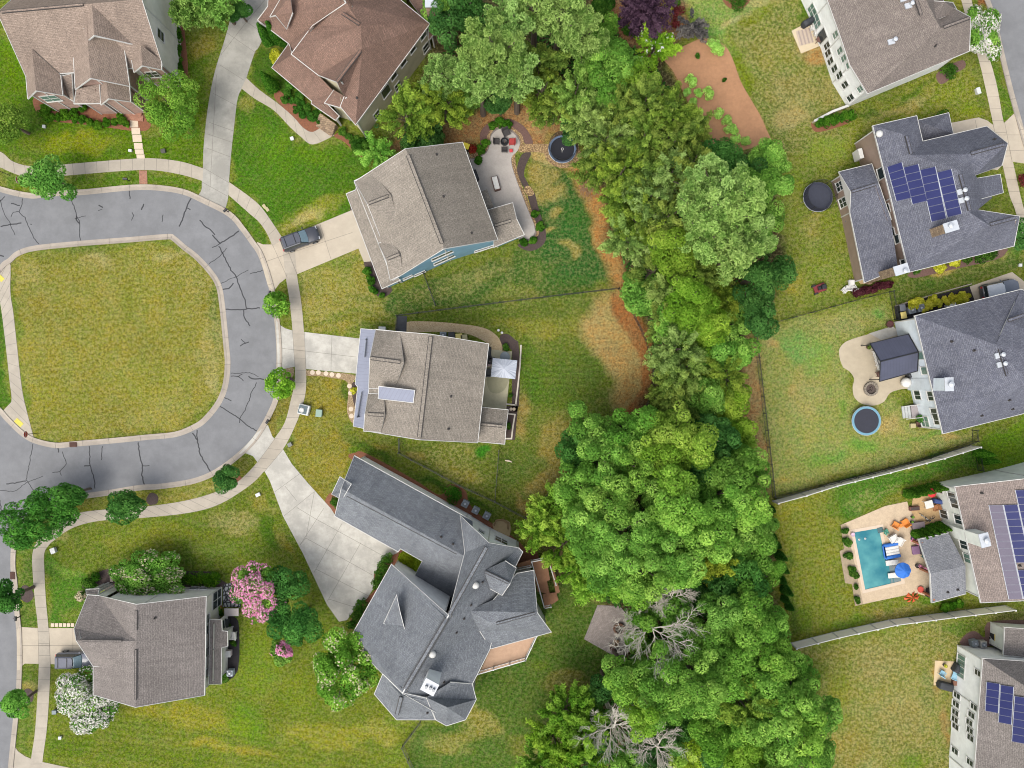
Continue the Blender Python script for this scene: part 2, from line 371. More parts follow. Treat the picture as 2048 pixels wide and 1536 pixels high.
poly([(1180, 355), (1230, 370), (1225, 440), (1255, 520), (1275, 580), (1235, 590), (1222, 540), (1185, 440), (1175, 390)], (186, 136, 84), .8, 10)
ell(1185, 400, 22, 30, (176, 124, 76), .5, .6)
# --- main house lots
poly([(608, 645), (800, 632), (800, 690), (720, 678), (608, 664)], (122, 124, 50), .5, 3)
ell(660, 655, 50, 10, (150, 136, 64), .7, .7); ell(740, 660, 50, 14, (86, 108, 42), .3, .8)
poly([(612, 752), (695, 765), (705, 800), (700, 850), (740, 880), (800, 905), (700, 915), (660, 990), (670, 1030), (565, 900), (607, 810)], (134, 126, 52), .4, 5)
ell(650, 790, 45, 30, (142, 130, 56), .4, .7); ell(640, 755, 40, 8, (84, 104, 38), .2, .8); ell(690, 790, 10, 30, (74, 98, 34), .2, .8); ell(700, 870, 60, 16, (92, 112, 42), .3, .7, 20); ell(640, 850, 40, 25, (128, 128, 52), .5, .5); ell(620, 905, 35, 60, (140, 132, 54), .4, .6, -40); ell(665, 935, 30, 40, (150, 138, 60), .5, .6)
ell(740, 900, 80, 12, (72, 102, 34), .1, .9, 27); ell(900, 985, 130, 14, (66, 98, 32), .1, .95, 28); ell(700, 900, 20, 20, MI, .2)
poly([(545, 800), (590, 790), (570, 844), (549, 874), (537, 850)], (126, 118, 50), .4, 3)
poly([(800, 632), (1240, 578), (1270, 625), (1300, 700), (1305, 780), (1270, 830), (1180, 860), (1130, 840), (1120, 1000), (1050, 1035), (800, 905), (800, 880), (1000, 890), (1040, 880), (1045, 680), (1000, 650), (820, 645)], (98, 112, 44), .3, 6)
ell(950, 635, 150, 18, (94, 114, 42), .2, .8, -6); ell(1080, 650, 120, 30, (132, 130, 54), .4, .8); ell(1120, 780, 90, 100, (86, 108, 40), .15, .8); ell(1170, 740, 60, 60, (84, 106, 42), .15, .7); ell(1065, 740, 34, 90, (84, 114, 40), .15, .8)
poly([(1180, 592), (1240, 585), (1270, 640), (1300, 720), (1305, 790), (1270, 830), (1225, 810), (1232, 750), (1190, 705), (1158, 640)], (178, 146, 96), .7, 12)
ell(1230, 700, 34, 50, (176, 138, 90), .6, .8, -20); ell(1265, 770, 18, 50, (166, 124, 78), .6, .8); ell(1220, 620, 30, 25, (168, 148, 96), .6, .7)
poly([(1220, 582), (1262, 600), (1290, 650), (1306, 700), (1312, 780), (1280, 838), (1225, 858), (1252, 824), (1284, 780), (1278, 720), (1252, 665), (1222, 622)], (164, 110, 72), .2, 4, warp=.3)
poly([(1128, 280), (1165, 330), (1220, 372), (1245, 440), (1262, 520), (1290, 590), (1236, 596), (1218, 556), (1200, 500), (1186, 450), (1166, 395), (1135, 345)], (186, 134, 86), .4, 8, warp=.5)
ell(1110, 900, 45, 90, (146, 128, 66), .6, .85); ell(1090, 970, 40, 30, (158, 132, 74), .7, .8); ell(1040, 830, 24, 60, (176, 146, 86), .9, .8); ell(1060, 1010, 40, 20, (164, 128, 78), .8, .7, 25)
ell(1030, 935, 50, 50, (86, 106, 44), .3, .8); ell(900, 915, 80, 30, (112, 118, 50), .8, .7); ell(930, 950, 60, 25, (140, 128, 58), .9, .7); ell(830, 905, 30, 12, (150, 124, 66), .8, .7, 20); ell(960, 905, 22, 14, (62, 122, 40), .0, .9); ell(1080, 830, 50, 40, (108, 118, 46), .3, .5)
stripes([(1040, 640), (1300, 700), (1290, 830), (1050, 820)], 90, 11, .05)
# --- bottom-left lawns
poly([(200, 990), (430, 950), (480, 925), (512, 920), (475, 962), (380, 998), (220, 1016), (150, 1020), (150, 985)], (128, 128, 52), .5, 4)
ell(430, 985, 60, 10, (176, 160, 100), 1, .6, -12); ell(340, 985, 60, 8, (146, 130, 62), .8, .7); ell(200, 1005, 50, 10, (112, 122, 46), .3)
poly([(529, 945), (566, 1035), (605, 1107), (680, 1250), (640, 1270), (400, 1150), (200, 1150), (90, 1160), (90, 1100), (120, 1070), (200, 1045), (440, 1010), (500, 975)], (104, 120, 42), .3, 5)
ell(300, 1075, 150, 35, (126, 130, 46), .3, .7); ell(520, 1000, 24, 45, (140, 132, 56), .5, .8, -20); ell(535, 1060, 25, 60, (72, 106, 32), .1, .8, -20); ell(470, 1050, 60, 30, (148, 140, 80), 1, .75); ell(430, 1100, 70, 20, (122, 146, 62), .5, .6); ell(480, 1120, 70, 20, (110, 124, 44), .3); ell(120, 1070, 20, 20, (164, 150, 96), .9, .5); ell(620, 1170, 20, 80, (106, 116, 42), .3, .8, -28); ell(570, 1080, 12, 60, (142, 132, 56), .4, .7, -28); ell(330, 1120, 80, 20, (84, 116, 40), .1, .6)
poly([(30, 1085), (75, 1085), (66, 1120), (76, 1252), (45, 1250), (32, 1180)], (92, 116, 44), .35, 3)
poly([(95, 1110), (180, 1150), (150, 1256), (100, 1254), (90, 1150)], (84, 122, 42), .2, 4)
ell(130, 1140, 40, 15, (134, 160, 70), .4, .6); ell(140, 1235, 40, 16, (120, 134, 54), .5, .5)
poly([(50, 1330), (78, 1330), (70, 1460), (60, 1515), (35, 1500), (40, 1400)], (98, 118, 44), .35, 3)
ell(60, 1375, 20, 14, (168, 146, 86), .8, .7)
poly([(102, 1330), (190, 1330), (200, 1400), (270, 1420), (420, 1395), (450, 1370), (480, 1240), (560, 1230), (660, 1260), (750, 1340), (800, 1450), (840, 1445), (805, 1490), (830, 1560), (80, 1560), (95, 1450)], (108, 122, 40), .3, 5)
ell(380, 1430, 160, 30, (146, 140, 48), .4, .8, 8); ell(330, 1510, 180, 22, (102, 120, 36), .2, .7, 8); ell(450, 1490, 130, 16, (156, 144, 56), .4, .7, 8); ell(520, 1330, 60, 80, (118, 138, 46), .2, .7); ell(660, 1470, 130, 40, (148, 144, 52), .5, .8); ell(600, 1390, 60, 50, (122, 136, 42), .2, .6); ell(500, 1440, 40, 60, (104, 140, 42), .1, .6, -20); ell(140, 1490, 60, 30, (94, 118, 34), .2, .7); ell(760, 1460, 40, 30, (154, 146, 60), .6, .7)
stripes([(100, 1410), (830, 1440), (830, 1560), (90, 1560)], 98, 14, .1)
# --- bottom centre lawn (E back yard)
poly([(1040, 1140), (1110, 1100), (1180, 1200), (1240, 1290), (1200, 1380), (1120, 1440), (1060, 1520), (1050, 1560), (835, 1560), (815, 1490), (850, 1440), (930, 1440), (960, 1350), (1100, 1270)], (78, 104, 40), .25, 8)
ell(960, 1450, 60, 40, (142, 132, 60), .8, .8, 20); ell(900, 1480, 60, 30, (136, 128, 58), .7, .6); ell(1130, 1370, 60, 30, (124, 112, 54), .6, .7); ell(1060, 1420, 50, 40, (86, 104, 42), .2, .5); ell(1040, 1490, 50, 30, (110, 112, 46), .4, .7); ell(1150, 1300, 40, 60, (70, 96, 38), .15, .7); ell(1080, 1340, 30, 20, (90, 112, 42), .2)
stripes([(940, 1300), (1200, 1260), (1200, 1420), (1000, 1540), (900, 1540)], 25, 13, .09)
# --- woods floor
poly([(900, -60), (1220, -60), (1240, 40), (1320, 110), (1400, 250), (1430, 310), (1540, 300), (1570, 360), (1560, 500), (1580, 560), (1550, 660), (1500, 670), (1520, 780), (1540, 1000), (1560, 1280), (1640, 1400), (1660, 1560), (1050, 1560), (1090, 1440), (1190, 1380), (1250, 1290), (1180, 1190), (1110, 1160), (1060, 1040), (1130, 960), (1130, 850), (1190, 850), (1290, 830), (1310, 760), (1280, 620), (1240, 560), (1210, 420), (1200, 330), (1150, 250), (1080, 205), (930, 215), (780, 270), (860, 120)], WO, .4, 10)
poly([(1490, 670), (1510, 690), (1525, 800), (1540, 950), (1530, 1000), (1490, 900), (1460, 820), (1480, 760)], (172, 136, 96), .7, 6)
ell(1495, 850, 14, 60, (186, 130, 88), .6, .6)
# --- garden bed upper right (bare mulch slope)
poly([(1325, 112), (1410, 75), (1448, 90), (1480, 160), (1520, 230), (1542, 285), (1475, 302), (1410, 298), (1400, 240), (1365, 180)], (196, 150, 108), .1, 2.5, warp=.25)
poly([(1180, -40), (1500, -40), (1500, -10), (1350, 20), (1390, 60), (1330, 110), (1270, 110), (1230, 60), (1190, 20)], (150, 108, 82), .4, 4)
poly([(1360, -40), (1520, -40), (1560, 20), (1460, 60), (1470, 110), (1430, 80), (1385, 60)], (128, 152, 76), .6, 8)
ell(1470, 40, 60, 16, (188, 170, 122), .9, .7, -20); ell(1520, 0, 60, 20, (190, 170, 120), .8, .6); ell(1430, 60, 30, 20, (96, 146, 62), .3, .6)
poly([(1455, 70), (1600, -40), (1640, 0), (1700, 200), (1720, 260), (1660, 330), (1560, 330), (1500, 180)], (118, 126, 58), .8, 10)
ell(1540, 110, 60, 60, (136, 132, 62), .9, .8); ell(1510, 30, 60, 18, (118, 128, 36), .3, .8, -35); ell(1480, 150, 20, 110, (118, 130, 40), .2, .85, -18); ell(1630, 110, 40, 30, (188, 142, 94), .7, .9, 20); ell(1600, 80, 30, 30, (176, 144, 92), .8, .7); ell(1590, 180, 70, 50, (140, 132, 74), 1, .8); ell(1590, 240, 60, 30, (176, 154, 104), 1, .8, -20); ell(1660, 180, 40, 30, (138, 128, 70), .9, .7); ell(1600, 20, 12, 40, (92, 118, 36), .1, .9)
poly([(1680, 240), (1930, 110), (1986, 248), (1900, 250), (1830, 225), (1740, 250), (1700, 300)], (124, 132, 48), .5, 6)
ell(1800, 210, 70, 16, (172, 154, 90), 1, .7, -20); ell(1900, 190, 60, 20, (130, 138, 46), .4, .7, -20); ell(1740, 220, 30, 12, (92, 112, 40), .3); ell(1950, 225, 30, 20, (124, 142, 40), .2, .7); ell(1830, 180, 70, 10, (86, 116, 38), .2, .7, -25)
poly([(1950, 120), (1985, 110), (2030, 225), (2008, 245), (1990, 170)], (92, 120, 38), .25, 3)
poly([(1900, -30), (1930, -30), (1925, 20), (1905, 10)], (140, 130, 50), .4, 3)
poly([(1955, -40), (1985, -40), (1985, 20), (1950, 22)], (150, 98, 66), .3, 3)
poly([(1560, 320), (1720, 260), (1690, 340), (1680, 400), (1700, 560), (1640, 600), (1790, 590), (1780, 590), (1550, 645), (1570, 560), (1560, 450)], (118, 130, 52), .5, 8)
ell(1660, 300, 60, 40, (136, 148, 60), .3, .8); ell(1620, 450, 40, 40, (162, 146, 78), .9, .6); ell(1600, 360, 30, 30, (118, 134, 50), .3); ell(1590, 560, 40, 40, (166, 152, 66), .5, .7); ell(1640, 520, 40, 30, (116, 132, 48), .4, .7); ell(1670, 470, 30, 60, (124, 134, 50), .4, .6)
stripes([(1560, 480), (1680, 480), (1680, 640), (1550, 640)], 12, 12, .08)
poly([(1780, 560), (1830, 540), (2027, 492), (2048, 500), (2060, 530), (2024, 544), (1940, 573), (1830, 605), (1800, 600), (1790, 590)], (92, 110, 46), .4, 4)
ell(1880, 545, 50, 12, (190, 160, 90), .9, .8, -15); ell(1990, 520, 40, 12, (156, 146, 76), .8, .7, -20); ell(1860, 575, 60, 8, (84, 112, 44), .2, .8, -15); ell(2030, 500, 20, 25, (96, 124, 50), .3)
poly([(2004, 335), (2050, 440), (2060, 520), (2030, 490), (2040, 430)], (112, 122, 48), .4, 5)
poly([(2026, 328), (2060, 330), (2060, 420), (2045, 400)], (112, 126, 50), .4, 4)
# --- yard of house I
poly([(1505, 672), (1780, 592), (1790, 645), (1690, 680), (1700, 790), (1740, 810), (1800, 790), (1830, 860), (1890, 870), (1950, 850), (1950, 888), (1545, 995)], (140, 146, 78), .6, 6)
ell(1590, 700, 60, 40, (116, 156, 82), .3, .8); ell(1540, 690, 20, 22, (196, 156, 108), .7, .7); ell(1610, 790, 50, 70, (152, 146, 88), .9, .7); ell(1640, 720, 30, 50, (124, 156, 76), .3, .7); ell(1560, 860, 30, 80, (132, 144, 80), .7, .6); ell(1680, 650, 60, 20, (136, 138, 84), .9, .7, -15); ell(1755, 620, 25, 20, (104, 158, 72), .2, .6); ell(1650, 925, 70, 22, (108, 148, 66), .2, .8, -15); ell(1785, 850, 34, 30, (186, 160, 104), .8, .85); ell(1720, 890, 50, 22, (112, 158, 70), .1, .8); ell(1575, 940, 30, 40, (136, 142, 70), .6, .6); ell(1560, 965, 22, 12, (186, 158, 84), .5, .6); ell(1900, 875, 40, 8, (190, 152, 92), .8, .8, -15); ell(1590, 780, 20, 20, (176, 150, 96), .9, .5); ell(1690, 820, 14, 20, (102, 150, 64), .1, .6); ell(1850, 880, 60, 8, (104, 146, 64), .2, .7, -15)
poly([(1545, 1000), (1945, 885), (1960, 895), (1560, 1010)], (140, 132, 66), .5, 4)
poly([(1960, 880), (2060, 830), (2060, 915), (1970, 935), (1950, 890)], (108, 138, 42), .15, 4); stripes([(1960, 840), (2060, 830), (2060, 920), (1970, 930)], 70, 12, .05)
# --- yard of pool house J
poly([(1548, 1008), (1945, 893), (1968, 940), (1876, 963), (1820, 1010), (1760, 1020), (1680, 1045), (1720, 1210), (1960, 1180), (2010, 1212), (1580, 1286), (1560, 1200)], (122, 128, 48), .4, 5)
poly([(1660, 975), (1944, 895), (1965, 940), (1820, 975), (1760, 1010), (1690, 1040), (1670, 1030)], (80, 118, 42), .2, 10)
ell(1740, 1000, 80, 16, (104, 134, 54), .7, .7, -15); ell(1590, 1020, 40, 14, (146, 140, 52), .4, .7); ell(1600, 1250, 40, 40, (104, 128, 42), .2, .8); ell(1640, 1170, 30, 40, (124, 138, 50), .3, .6); ell(1790, 1225, 80, 14, (156, 142, 78), 1, .8, -6); ell(1880, 1205, 80, 10, (88, 128, 42), .3, .8, -4); ell(1700, 1235, 60, 10, (110, 136, 46), .3, .8, -8)
poly([(1562, 1100), (1576, 1100), (1600, 1280), (1585, 1285)], (92, 112, 44), .2, 5)
stripes([(1570, 1030), (1680, 1040), (1710, 1200), (1600, 1260), (1570, 1200)], 78, 10, .1)
# --- yard of house K (lower right)
poly([(1590, 1300), (2010, 1222), (2060, 1220), (2060, 1245), (1985, 1245), (1915, 1290), (1900, 1500), (1950, 1560), (1660, 1560), (1650, 1400)], (126, 127, 60), .8, 6)
ell(1640, 1350, 30, 40, (104, 118, 42), .3, .8); ell(1680, 1400, 26, 100, (126, 128, 46), .3, .8); ell(1760, 1330, 70, 50, (136, 128, 74), 1, .8); ell(1800, 1430, 80, 70, (142, 132, 76), 1, .7); ell(1860, 1380, 30, 60, (112, 120, 64), .8, .7); ell(1700, 1500, 50, 50, (144, 130, 62), .7, .7); ell(1830, 1520, 60, 22, (108, 130, 44), .2, .8); ell(1930, 1250, 60, 20, (96, 124, 46), .2, .8, -10); ell(1880, 1350, 14, 50, (178, 132, 84), .7, .6); ell(1892, 1450, 10, 60, (170, 128, 88), .6, .6)
stripes([(1600, 1320), (1740, 1300), (1740, 1520), (1660, 1520)], 5, 9, .06)
for pts_, an, pe, am in [([(20, 520), (345, 480), (450, 620), (455, 770), (350, 870), (110, 885), (66, 873)], 82, 12, .05), ([(480, 240), (690, 300), (760, 345), (600, 450), (470, 350)], 35, 11, .07), ([(1040, 640), (1230, 640), (1250, 820), (1040, 820)], 92, 12, .08), ([(1600, 310), (1700, 420), (1640, 480), (1570, 470)], 70, 13, .08), ([(1460, 60), (1580, 0), (1540, 280), (1500, 200)], -35, 12, .1), ([(1760, 180), (1980, 120), (1980, 240), (1750, 260)], 68, 11, .07), ([(1680, 960), (1940, 900), (1950, 940), (1700, 1010)], 75, 11, .08), ([(610, 760), (700, 770), (690, 990), (590, 910)], 60, 10, .06), ([(100, 1070), (500, 1000), (560, 1200), (100, 1160)], 70, 12, .06), ([(780, 900), (1000, 900), (1040, 1030), (800, 900)], 62, 10, .07), ([(1800, 1500), (1900, 1500), (1900, 1536), (1700, 1536)], 10, 10, .06), ([(1580, 720), (1690, 700), (1680, 920), (1560, 960)], 80, 13, .05)]: stripes(pts_, an, pe, am*1.3)
# slow colour drift and the thin worn edge where grass meets concrete is left to the shader
dr = (vnoise(X, Y, .12, 11)-.5)*.16+(vnoise(X, Y, .5, 12)-.5)*.14
col *= (1+dr)[:, None]
dry = np.clip((vnoise(X, Y, .8, 13)-.62)*2.2, 0, 1)*np.clip(spk, 0, 1)*.45
col = col*(1-dry[:, None])+L3((186, 168, 110))*dry[:, None]
zz = np.zeros_like(X)
me = bpy.data.meshes.new('ground'); nv = nx*ny
me.vertices.add(nv); me.vertices.foreach_set('co', np.stack([X, Y, zz], 1).astype(np.float32).ravel())
ii, jj = np.meshgrid(np.arange(ny-1), np.arange(nx-1), indexing='ij'); a = (ii*nx+jj).ravel()
fq = np.stack([a, a+1, a+nx+1, a+nx], 1).astype(np.int32); nf = len(fq)
me.loops.add(nf*4); me.loops.foreach_set('vertex_index', fq.ravel())
me.polygons.add(nf); me.polygons.foreach_set('loop_start', np.arange(nf, dtype=np.int32)*4); me.polygons.foreach_set('loop_total', np.full(nf, 4, np.int32))
me.update(); at = me.color_attributes.new('turf', 'FLOAT_COLOR', 'POINT')
at.data.foreach_set('color', np.concatenate([col, spk[:, None]], 1).astype(np.float32).ravel())
t = NT('turf_and_soil'); av = t.n('ShaderNodeAttribute', attribute_name='turf'); geo = t.n('ShaderNodeNewGeometry').outputs['Position']
n1 = t.noise(geo, 3.6, 8, .8); n2 = t.noise(geo, 11, 4, .75); n3 = t.noise(geo, .55, 6, .7)
c = t.mix(av.outputs['Color'], t.ramp(n1, [(.4, .54), (.5, 1.04), (.6, 1.56)]), 1, 'MULTIPLY')
c = t.mix(c, t.ramp(n2, [(.38, .6), (.62, 1.44)]), 1, 'MULTIPLY')
c = t.mix(c, t.mix((1.1, 1.0, .92), (.88, .99, 1.02), t.ramp(n3, [(.4, 0), (.6, 1)])), 1, 'MULTIPLY')
sp = t.ramp(t.noise(geo, 2.4, 8, .74), [(.49, 0), (.55, 1)])
mm = t.n('ShaderNodeMath', operation='MULTIPLY'); t.l(sp, mm.inputs[0]); t.l(av.outputs['Alpha'], mm.inputs[1])
m3 = t.n('ShaderNodeMath', operation='MULTIPLY', i_1=.66); t.l(mm.outputs[0], m3.inputs[0])
c = t.mix(c, alb((206, 188, 132)), m3.outputs[0])
sp2 = t.ramp(t.noise(geo, 5.5, 7, .85), [(.41, 1), (.48, 0)])
m4 = t.n('ShaderNodeMath', operation='MULTIPLY'); t.l(sp2, m4.inputs[0]); t.l(av.outputs['Alpha'], m4.inputs[1])
m5 = t.n('ShaderNodeMath', operation='MULTIPLY', i_1=.7); t.l(m4.outputs[0], m5.inputs[0])
c = t.mix(c, alb((84, 96, 54)), m5.outputs[0])
hs = t.n('ShaderNodeHueSaturation', i_Saturation=1.06, i_Value=.9); t.l(c, hs.inputs['Color']); c = t.mix(hs.outputs[0], (.93, 1.0, 1.0), 1, 'MULTIPLY')
b = t.n('ShaderNodeBsdfPrincipled', i_Roughness=1.0); b.inputs['Specular IOR Level'].default_value = .1; t.l(c, b.inputs['Base Color'])
bp = t.n('ShaderNodeBump', i_Strength=.7, i_Distance=.12); t.l(n2, bp.inputs['Height']); t.l(bp.outputs[0], b.inputs['Normal'])
t.l(b.outputs[0], t.out.inputs[0]); me.materials.append(t.m)
go = bpy.data.objects.new('ground', me); C.objects.link(go); tag(go, 'lawns, dry turf and bare soil of the neighbourhood', kind='structure')
# ================================================================= ROADS, KERBS, PAVEMENTS
def slab(name, pts, m, z1=.03, smooth=0, holes=(), z0=-.05, label=None, uv=None, closed=True):
    if smooth: pts = cr(pts, smooth, True)
    mb = MB(); mb.prism(G(pts), z0, z1, holes=[G(h) for h in holes])
    return mb.build(name, m, kind='structure', label=label, uv=uv)
outer = [(-260, 330), (-60, 362), (0, 384), (60, 397), (100, 393), (167, 390), (260, 381), (312, 381), (365, 389), (406, 407), (456, 433), (482, 462), (500, 487), (514, 507), (526, 537), (536, 570), (542, 600), (549, 645), (553, 700), (552, 745), (548, 791), (536, 823), (513, 864), (492, 890), (457, 920), (422, 943), (381, 958), (322, 967), (278, 970), (217, 980), (150, 990), (95, 1008), (50, 1035), (27, 1073), (22, 1098), (21, 1134), (25, 1168), (29, 1225), (33, 1265), (34, 1322), (32, 1382), (27, 1430), (16, 1536), (8, 1640)]
island = [(0, 530), (16, 517), (34, 502), (70, 491), (156, 482), (260, 474), (335, 468), (350, 472), (370, 489), (398, 511), (427, 543), (443, 571), (450, 610), (458, 689), (461, 729), (456, 773), (442, 808), (416, 841), (393, 858), (352, 874), (293, 880), (234, 886), (152, 893), (111, 896), (70, 887), (44, 873), (18, 849), (0, 829), (-30, 790), (-45, 690), (-30, 580)]
oc = cr(outer, 5); ic = cr(island, 5, True)
roadp = oc+[Vector((-260, 1640))]
mb = MB(); mb.prism(G(roadp), -.05, .012, holes=[G(ic)]); mb.build('road', ASPH, kind='structure', label='grey asphalt street looping round the grass island')
east = [(1955, -60), (1980, 0), (1993, 39), (2008, 104), (2027, 182), (2048, 258), (2075, 360), (2100, 500)]; ec = cr(east, 5)
mb = MB(); mb.prism(G(ec+[Vector((2300, 500)), Vector((2300, -60))]), -.05, .012); mb.build('road', ASPH, kind='structure', label='grey asphalt street in the upper right corner')
def kerb(pts, side, label, closed=False):
    w_ = [p.to_2d() for p in G(pts)]; mb = MB(); s_ = side
    band(mb, w_, 0, s_*.42, -.05, .025, 0, closed); band(mb, w_, s_*.42, s_*.68, -.05, .12, 0, closed, zz=.05)
    mb.build('kerb', KERB, kind='structure', label=label)
    # expansion joints across the kerb
    a = offs(w_, 0, closed); d = 0
    mj = MB()
    for i in range(1, len(w_)):
        d += (w_[i]-w_[i-1]).length
        if d > 3:
            d = 0; t_ = (w_[i]-w_[i-1]).normalized(); n_ = Vector((-t_.y, t_.x))*s_; cpt = w_[i]+n_*.3
            mj.box((cpt.x, cpt.y, .03), (.03, .78, .014), math.atan2(t_.y, t_.x)); mj.box((cpt.x+n_.x*.25, cpt.y+n_.y*.25, .12), (.03, .26, .012), math.atan2(t_.y, t_.x))
    mj.build('kerb_joints', JOINT, kind='structure', label='thin joints across the kerb')
kerb(oc, 1, 'pale concrete kerb along the outer edge of the loop street'); kerb(ic, -1, 'pale concrete kerb round the grass island', True); kerb(ec, -1, 'pale concrete kerb along the upper right street')
def walk(name, pl, pr, m, z, label, joint=1.5):
    L = cr(pl, 5); Rr = cr(pr, 5); mb = MB(); mb.prism(G(L+Rr[::-1]), -.05, z); mb.build(name, m, kind='structure', label=label)
    mj = MB(); a = G(L); b = G(Rr); n = 200
    def at(q, t_):
        tot = sum((q[i+1]-q[i]).length for i in range(len(q)-1)); d = t_*tot
        for i in range(len(q)-1):
            l_ = (q[i+1]-q[i]).length
            if d <= l_ and l_ > 0: return q[i].lerp(q[i+1], d/l_)
            d -= l_
        return q[-1]
    tot = sum((a[i+1]-a[i]).length for i in range(len(a)-1)); k = max(2, int(tot/joint))
    for i in range(1, k):
        p = at(a, i/k); q = at(b, i/k); d = q-p; c_ = (p+q)/2
        mj.box((c_.x, c_.y, z), (d.length, .03, .01), math.atan2(d.y, d.x))
    mj.build('pavement_joints', JOINT, kind='structure', label='thin joints across the pavement')
walk('pavement', [(-60, 285), (0, 303), (26, 323), (68, 333), (138, 328), (260, 318), (312, 317), (365, 324), (407, 337)], [(-60, 320), (0, 335), (16, 342), (52, 354), (104, 354), (146, 350), (260, 341), (312, 341), (365, 350), (405, 362)], CONC, .036, 'curved pavement in front of the upper left brick house')
walk('pavement', [(458, 364), (500, 394), (524, 416), (548, 450), (567, 479)], [(457, 390), (500, 428), (519, 445), (534, 467), (545, 492)], CONC, .036, 'pavement between the long driveway and the black car')
walk('pavement', [(565, 500), (572, 556), (579, 600), (585, 659), (590, 735), (589, 766), (582, 799), (570, 844), (549, 877), (515, 924), (475, 964), (440, 981), (381, 999), (308, 1011), (220, 1018), (161, 1025), (135, 1036), (95, 1062), (76, 1080), (66, 1103), (65, 1134), (70, 1199), (76, 1254), (78, 1328), (71, 1455), (62, 1521), (55, 1600)],
     [(590, 500), (594, 549), (602, 600), (607, 650), (612, 737), (612, 776), (607, 805), (592, 848), (567, 897), (529, 942), (498, 972), (440, 1008), (381, 1025), (293, 1035), (205, 1041), (161, 1050), (132, 1063), (108, 1081), (99, 1089), (89, 1106), (89, 1140), (92, 1199), (97, 1254), (101, 1328), (95, 1446), (85, 1525), (80, 1600)], CONC, .036, 'long pavement curving along the street to the lower left')
walk('pavement', [(1912, -40), (1928, 21), (1956, 115), (1972, 182), (1986, 247), (2006, 334), (2019, 391), (2031, 423), (2050, 500)], [(1934, -40), (1948, 21), (1977, 112), (1993, 169), (2007, 245), (2026, 326), (2041, 393), (2049, 423), (2070, 500)], CONC3, .036, 'pavement beside the upper right street')
walk('pavement', [(0, 545), (20, 524), (21, 584), (27, 626), (34, 689), (44, 776), (54, 823), (68, 876)], [(-12, 560), (-8, 560), (-2, 590), (5, 636), (13, 702), (19, 759), (23, 804), (6, 822)], CONC, .036, 'pavement along the left side of the grass island')
slab('pavement', [(6, 822), (23, 804), (54, 823), (68, 876), (50, 868), (26, 848), (8, 828)], CONC, .04, label='kerb ramp at the lower corner of the island')
def drive(label, pts, m, lines=(), z=.03, sm=0, name='driveway'):
    slab(name, pts, m, z, sm, label=label)
    if lines:
        mj = MB()
        for (a_, b_) in lines:
            p = P(*a_); q = P(*b_); d = q-p; mj.box(((p.x+q.x)/2, (p.y+q.y)/2, z), (d.length, .035, .012), math.atan2(d.y, d.x))
        mj.build('driveway_joints', JOINT, kind='structure', label='thin joints cut in the concrete')
drive('long grey concrete driveway curving up to the brown roofed house', cr([(395, 393), (403, 380), (404, 362), (406, 336), (408, 286), (417, 208), (430, 143), (450, 78), (463, 34), (482, 8), (500, -60)], 4)+cr([(620, -60), (560, 10), (519, 92), (510, 104), (490, 164), (476, 195), (469, 247), (462, 312), (458, 365), (456, 398), (450, 420)], 4), CONC4,
      [((408, 336), (459, 366)), ((413, 296), (461, 314)), ((419, 245), (467, 262)), ((425, 186), (474, 212)), ((440, 130), (487, 160)), ((454, 66), (512, 106)), ((473, 30), (520, 62)), ((404, 364), (458, 394)), ((442, 110), (490, 48)), ((490, 48), (530, 0)), ((433, 150), (420, 380)), ((415, 268), (465, 285))], .032)
drive('pale concrete driveway under the black car', [(514, 484), (526, 489), (545, 489), (567, 477), (702, 421), (745, 415), (775, 520), (728, 524), (717, 497), (593, 549), (572, 557), (560, 566), (548, 582), (536, 572), (526, 537)], CONC3, [((545, 489), (575, 556)), ((566, 476), (594, 548)), ((640, 448), (662, 518)), ((530, 524), (575, 508)), ((575, 508), (705, 465))], .03)
drive('pale grey driveway up to the metal roofed porch of the middle house', [(552, 640), (560, 650), (571, 657), (585, 661), (609, 664), (719, 677), (745, 681), (742, 752), (710, 747), (612, 738), (590, 733), (571, 737), (556, 750)], CONC2, [((585, 661), (590, 734)), ((609, 664), (612, 738)), ((664, 671), (662, 742)), ((558, 696), (712, 714))], .03)
drive('wide grey driveway fanning out in front of the grey roofed house', [(536, 850), (545, 873), (549, 877), (566, 898), (584, 928), (615, 965), (662, 1017), (671, 1032), (690, 1040), (800, 1100), (795, 1106), (769, 1116), (748, 1149), (749, 1173), (735, 1196), (712, 1215), (694, 1240), (678, 1243), (654, 1209), (605, 1105), (566, 1032), (540, 962), (529, 942), (514, 923), (506, 912), (490, 906), (478, 908), (513, 866)], CONC2,
      [((549, 984), (600, 947)), ((568, 1032), (629, 983)), ((594, 1015), (632, 1038)), ((632, 1038), (767, 1112)), ((612, 1076), (745, 1150)), ((629, 983), (612, 1076)), ((648, 1016), (600, 1090)), ((684, 1047), (628, 1145)), ((722, 1085), (655, 1202)), ((632, 1138), (738, 1192)), ((515, 925), (550, 878)), ((530, 942), (567, 898)), ((658, 1198), (712, 1215)), ((612, 1076), (600, 1090)), ((570, 972), (594, 1002))], .032)
drive('pale driveway with the grey people carrier in the lower left', [(34, 1262), (38, 1252), (45, 1254), (76, 1256), (190, 1256), (190, 1332), (101, 1328), (50, 1327), (44, 1332), (40, 1340), (34, 1340)], CONC3, [((76, 1256), (78, 1328)), ((98, 1254), (101, 1328)), ((41, 1291), (170, 1291)), ((146, 1256), (146, 1330))], .03)
drive('concrete driveway at the bottom left corner', [(28, 1490), (36, 1502), (50, 1512), (64, 1518), (86, 1524), (142, 1536), (142, 1600), (8, 1600)], CONC, z=.038)
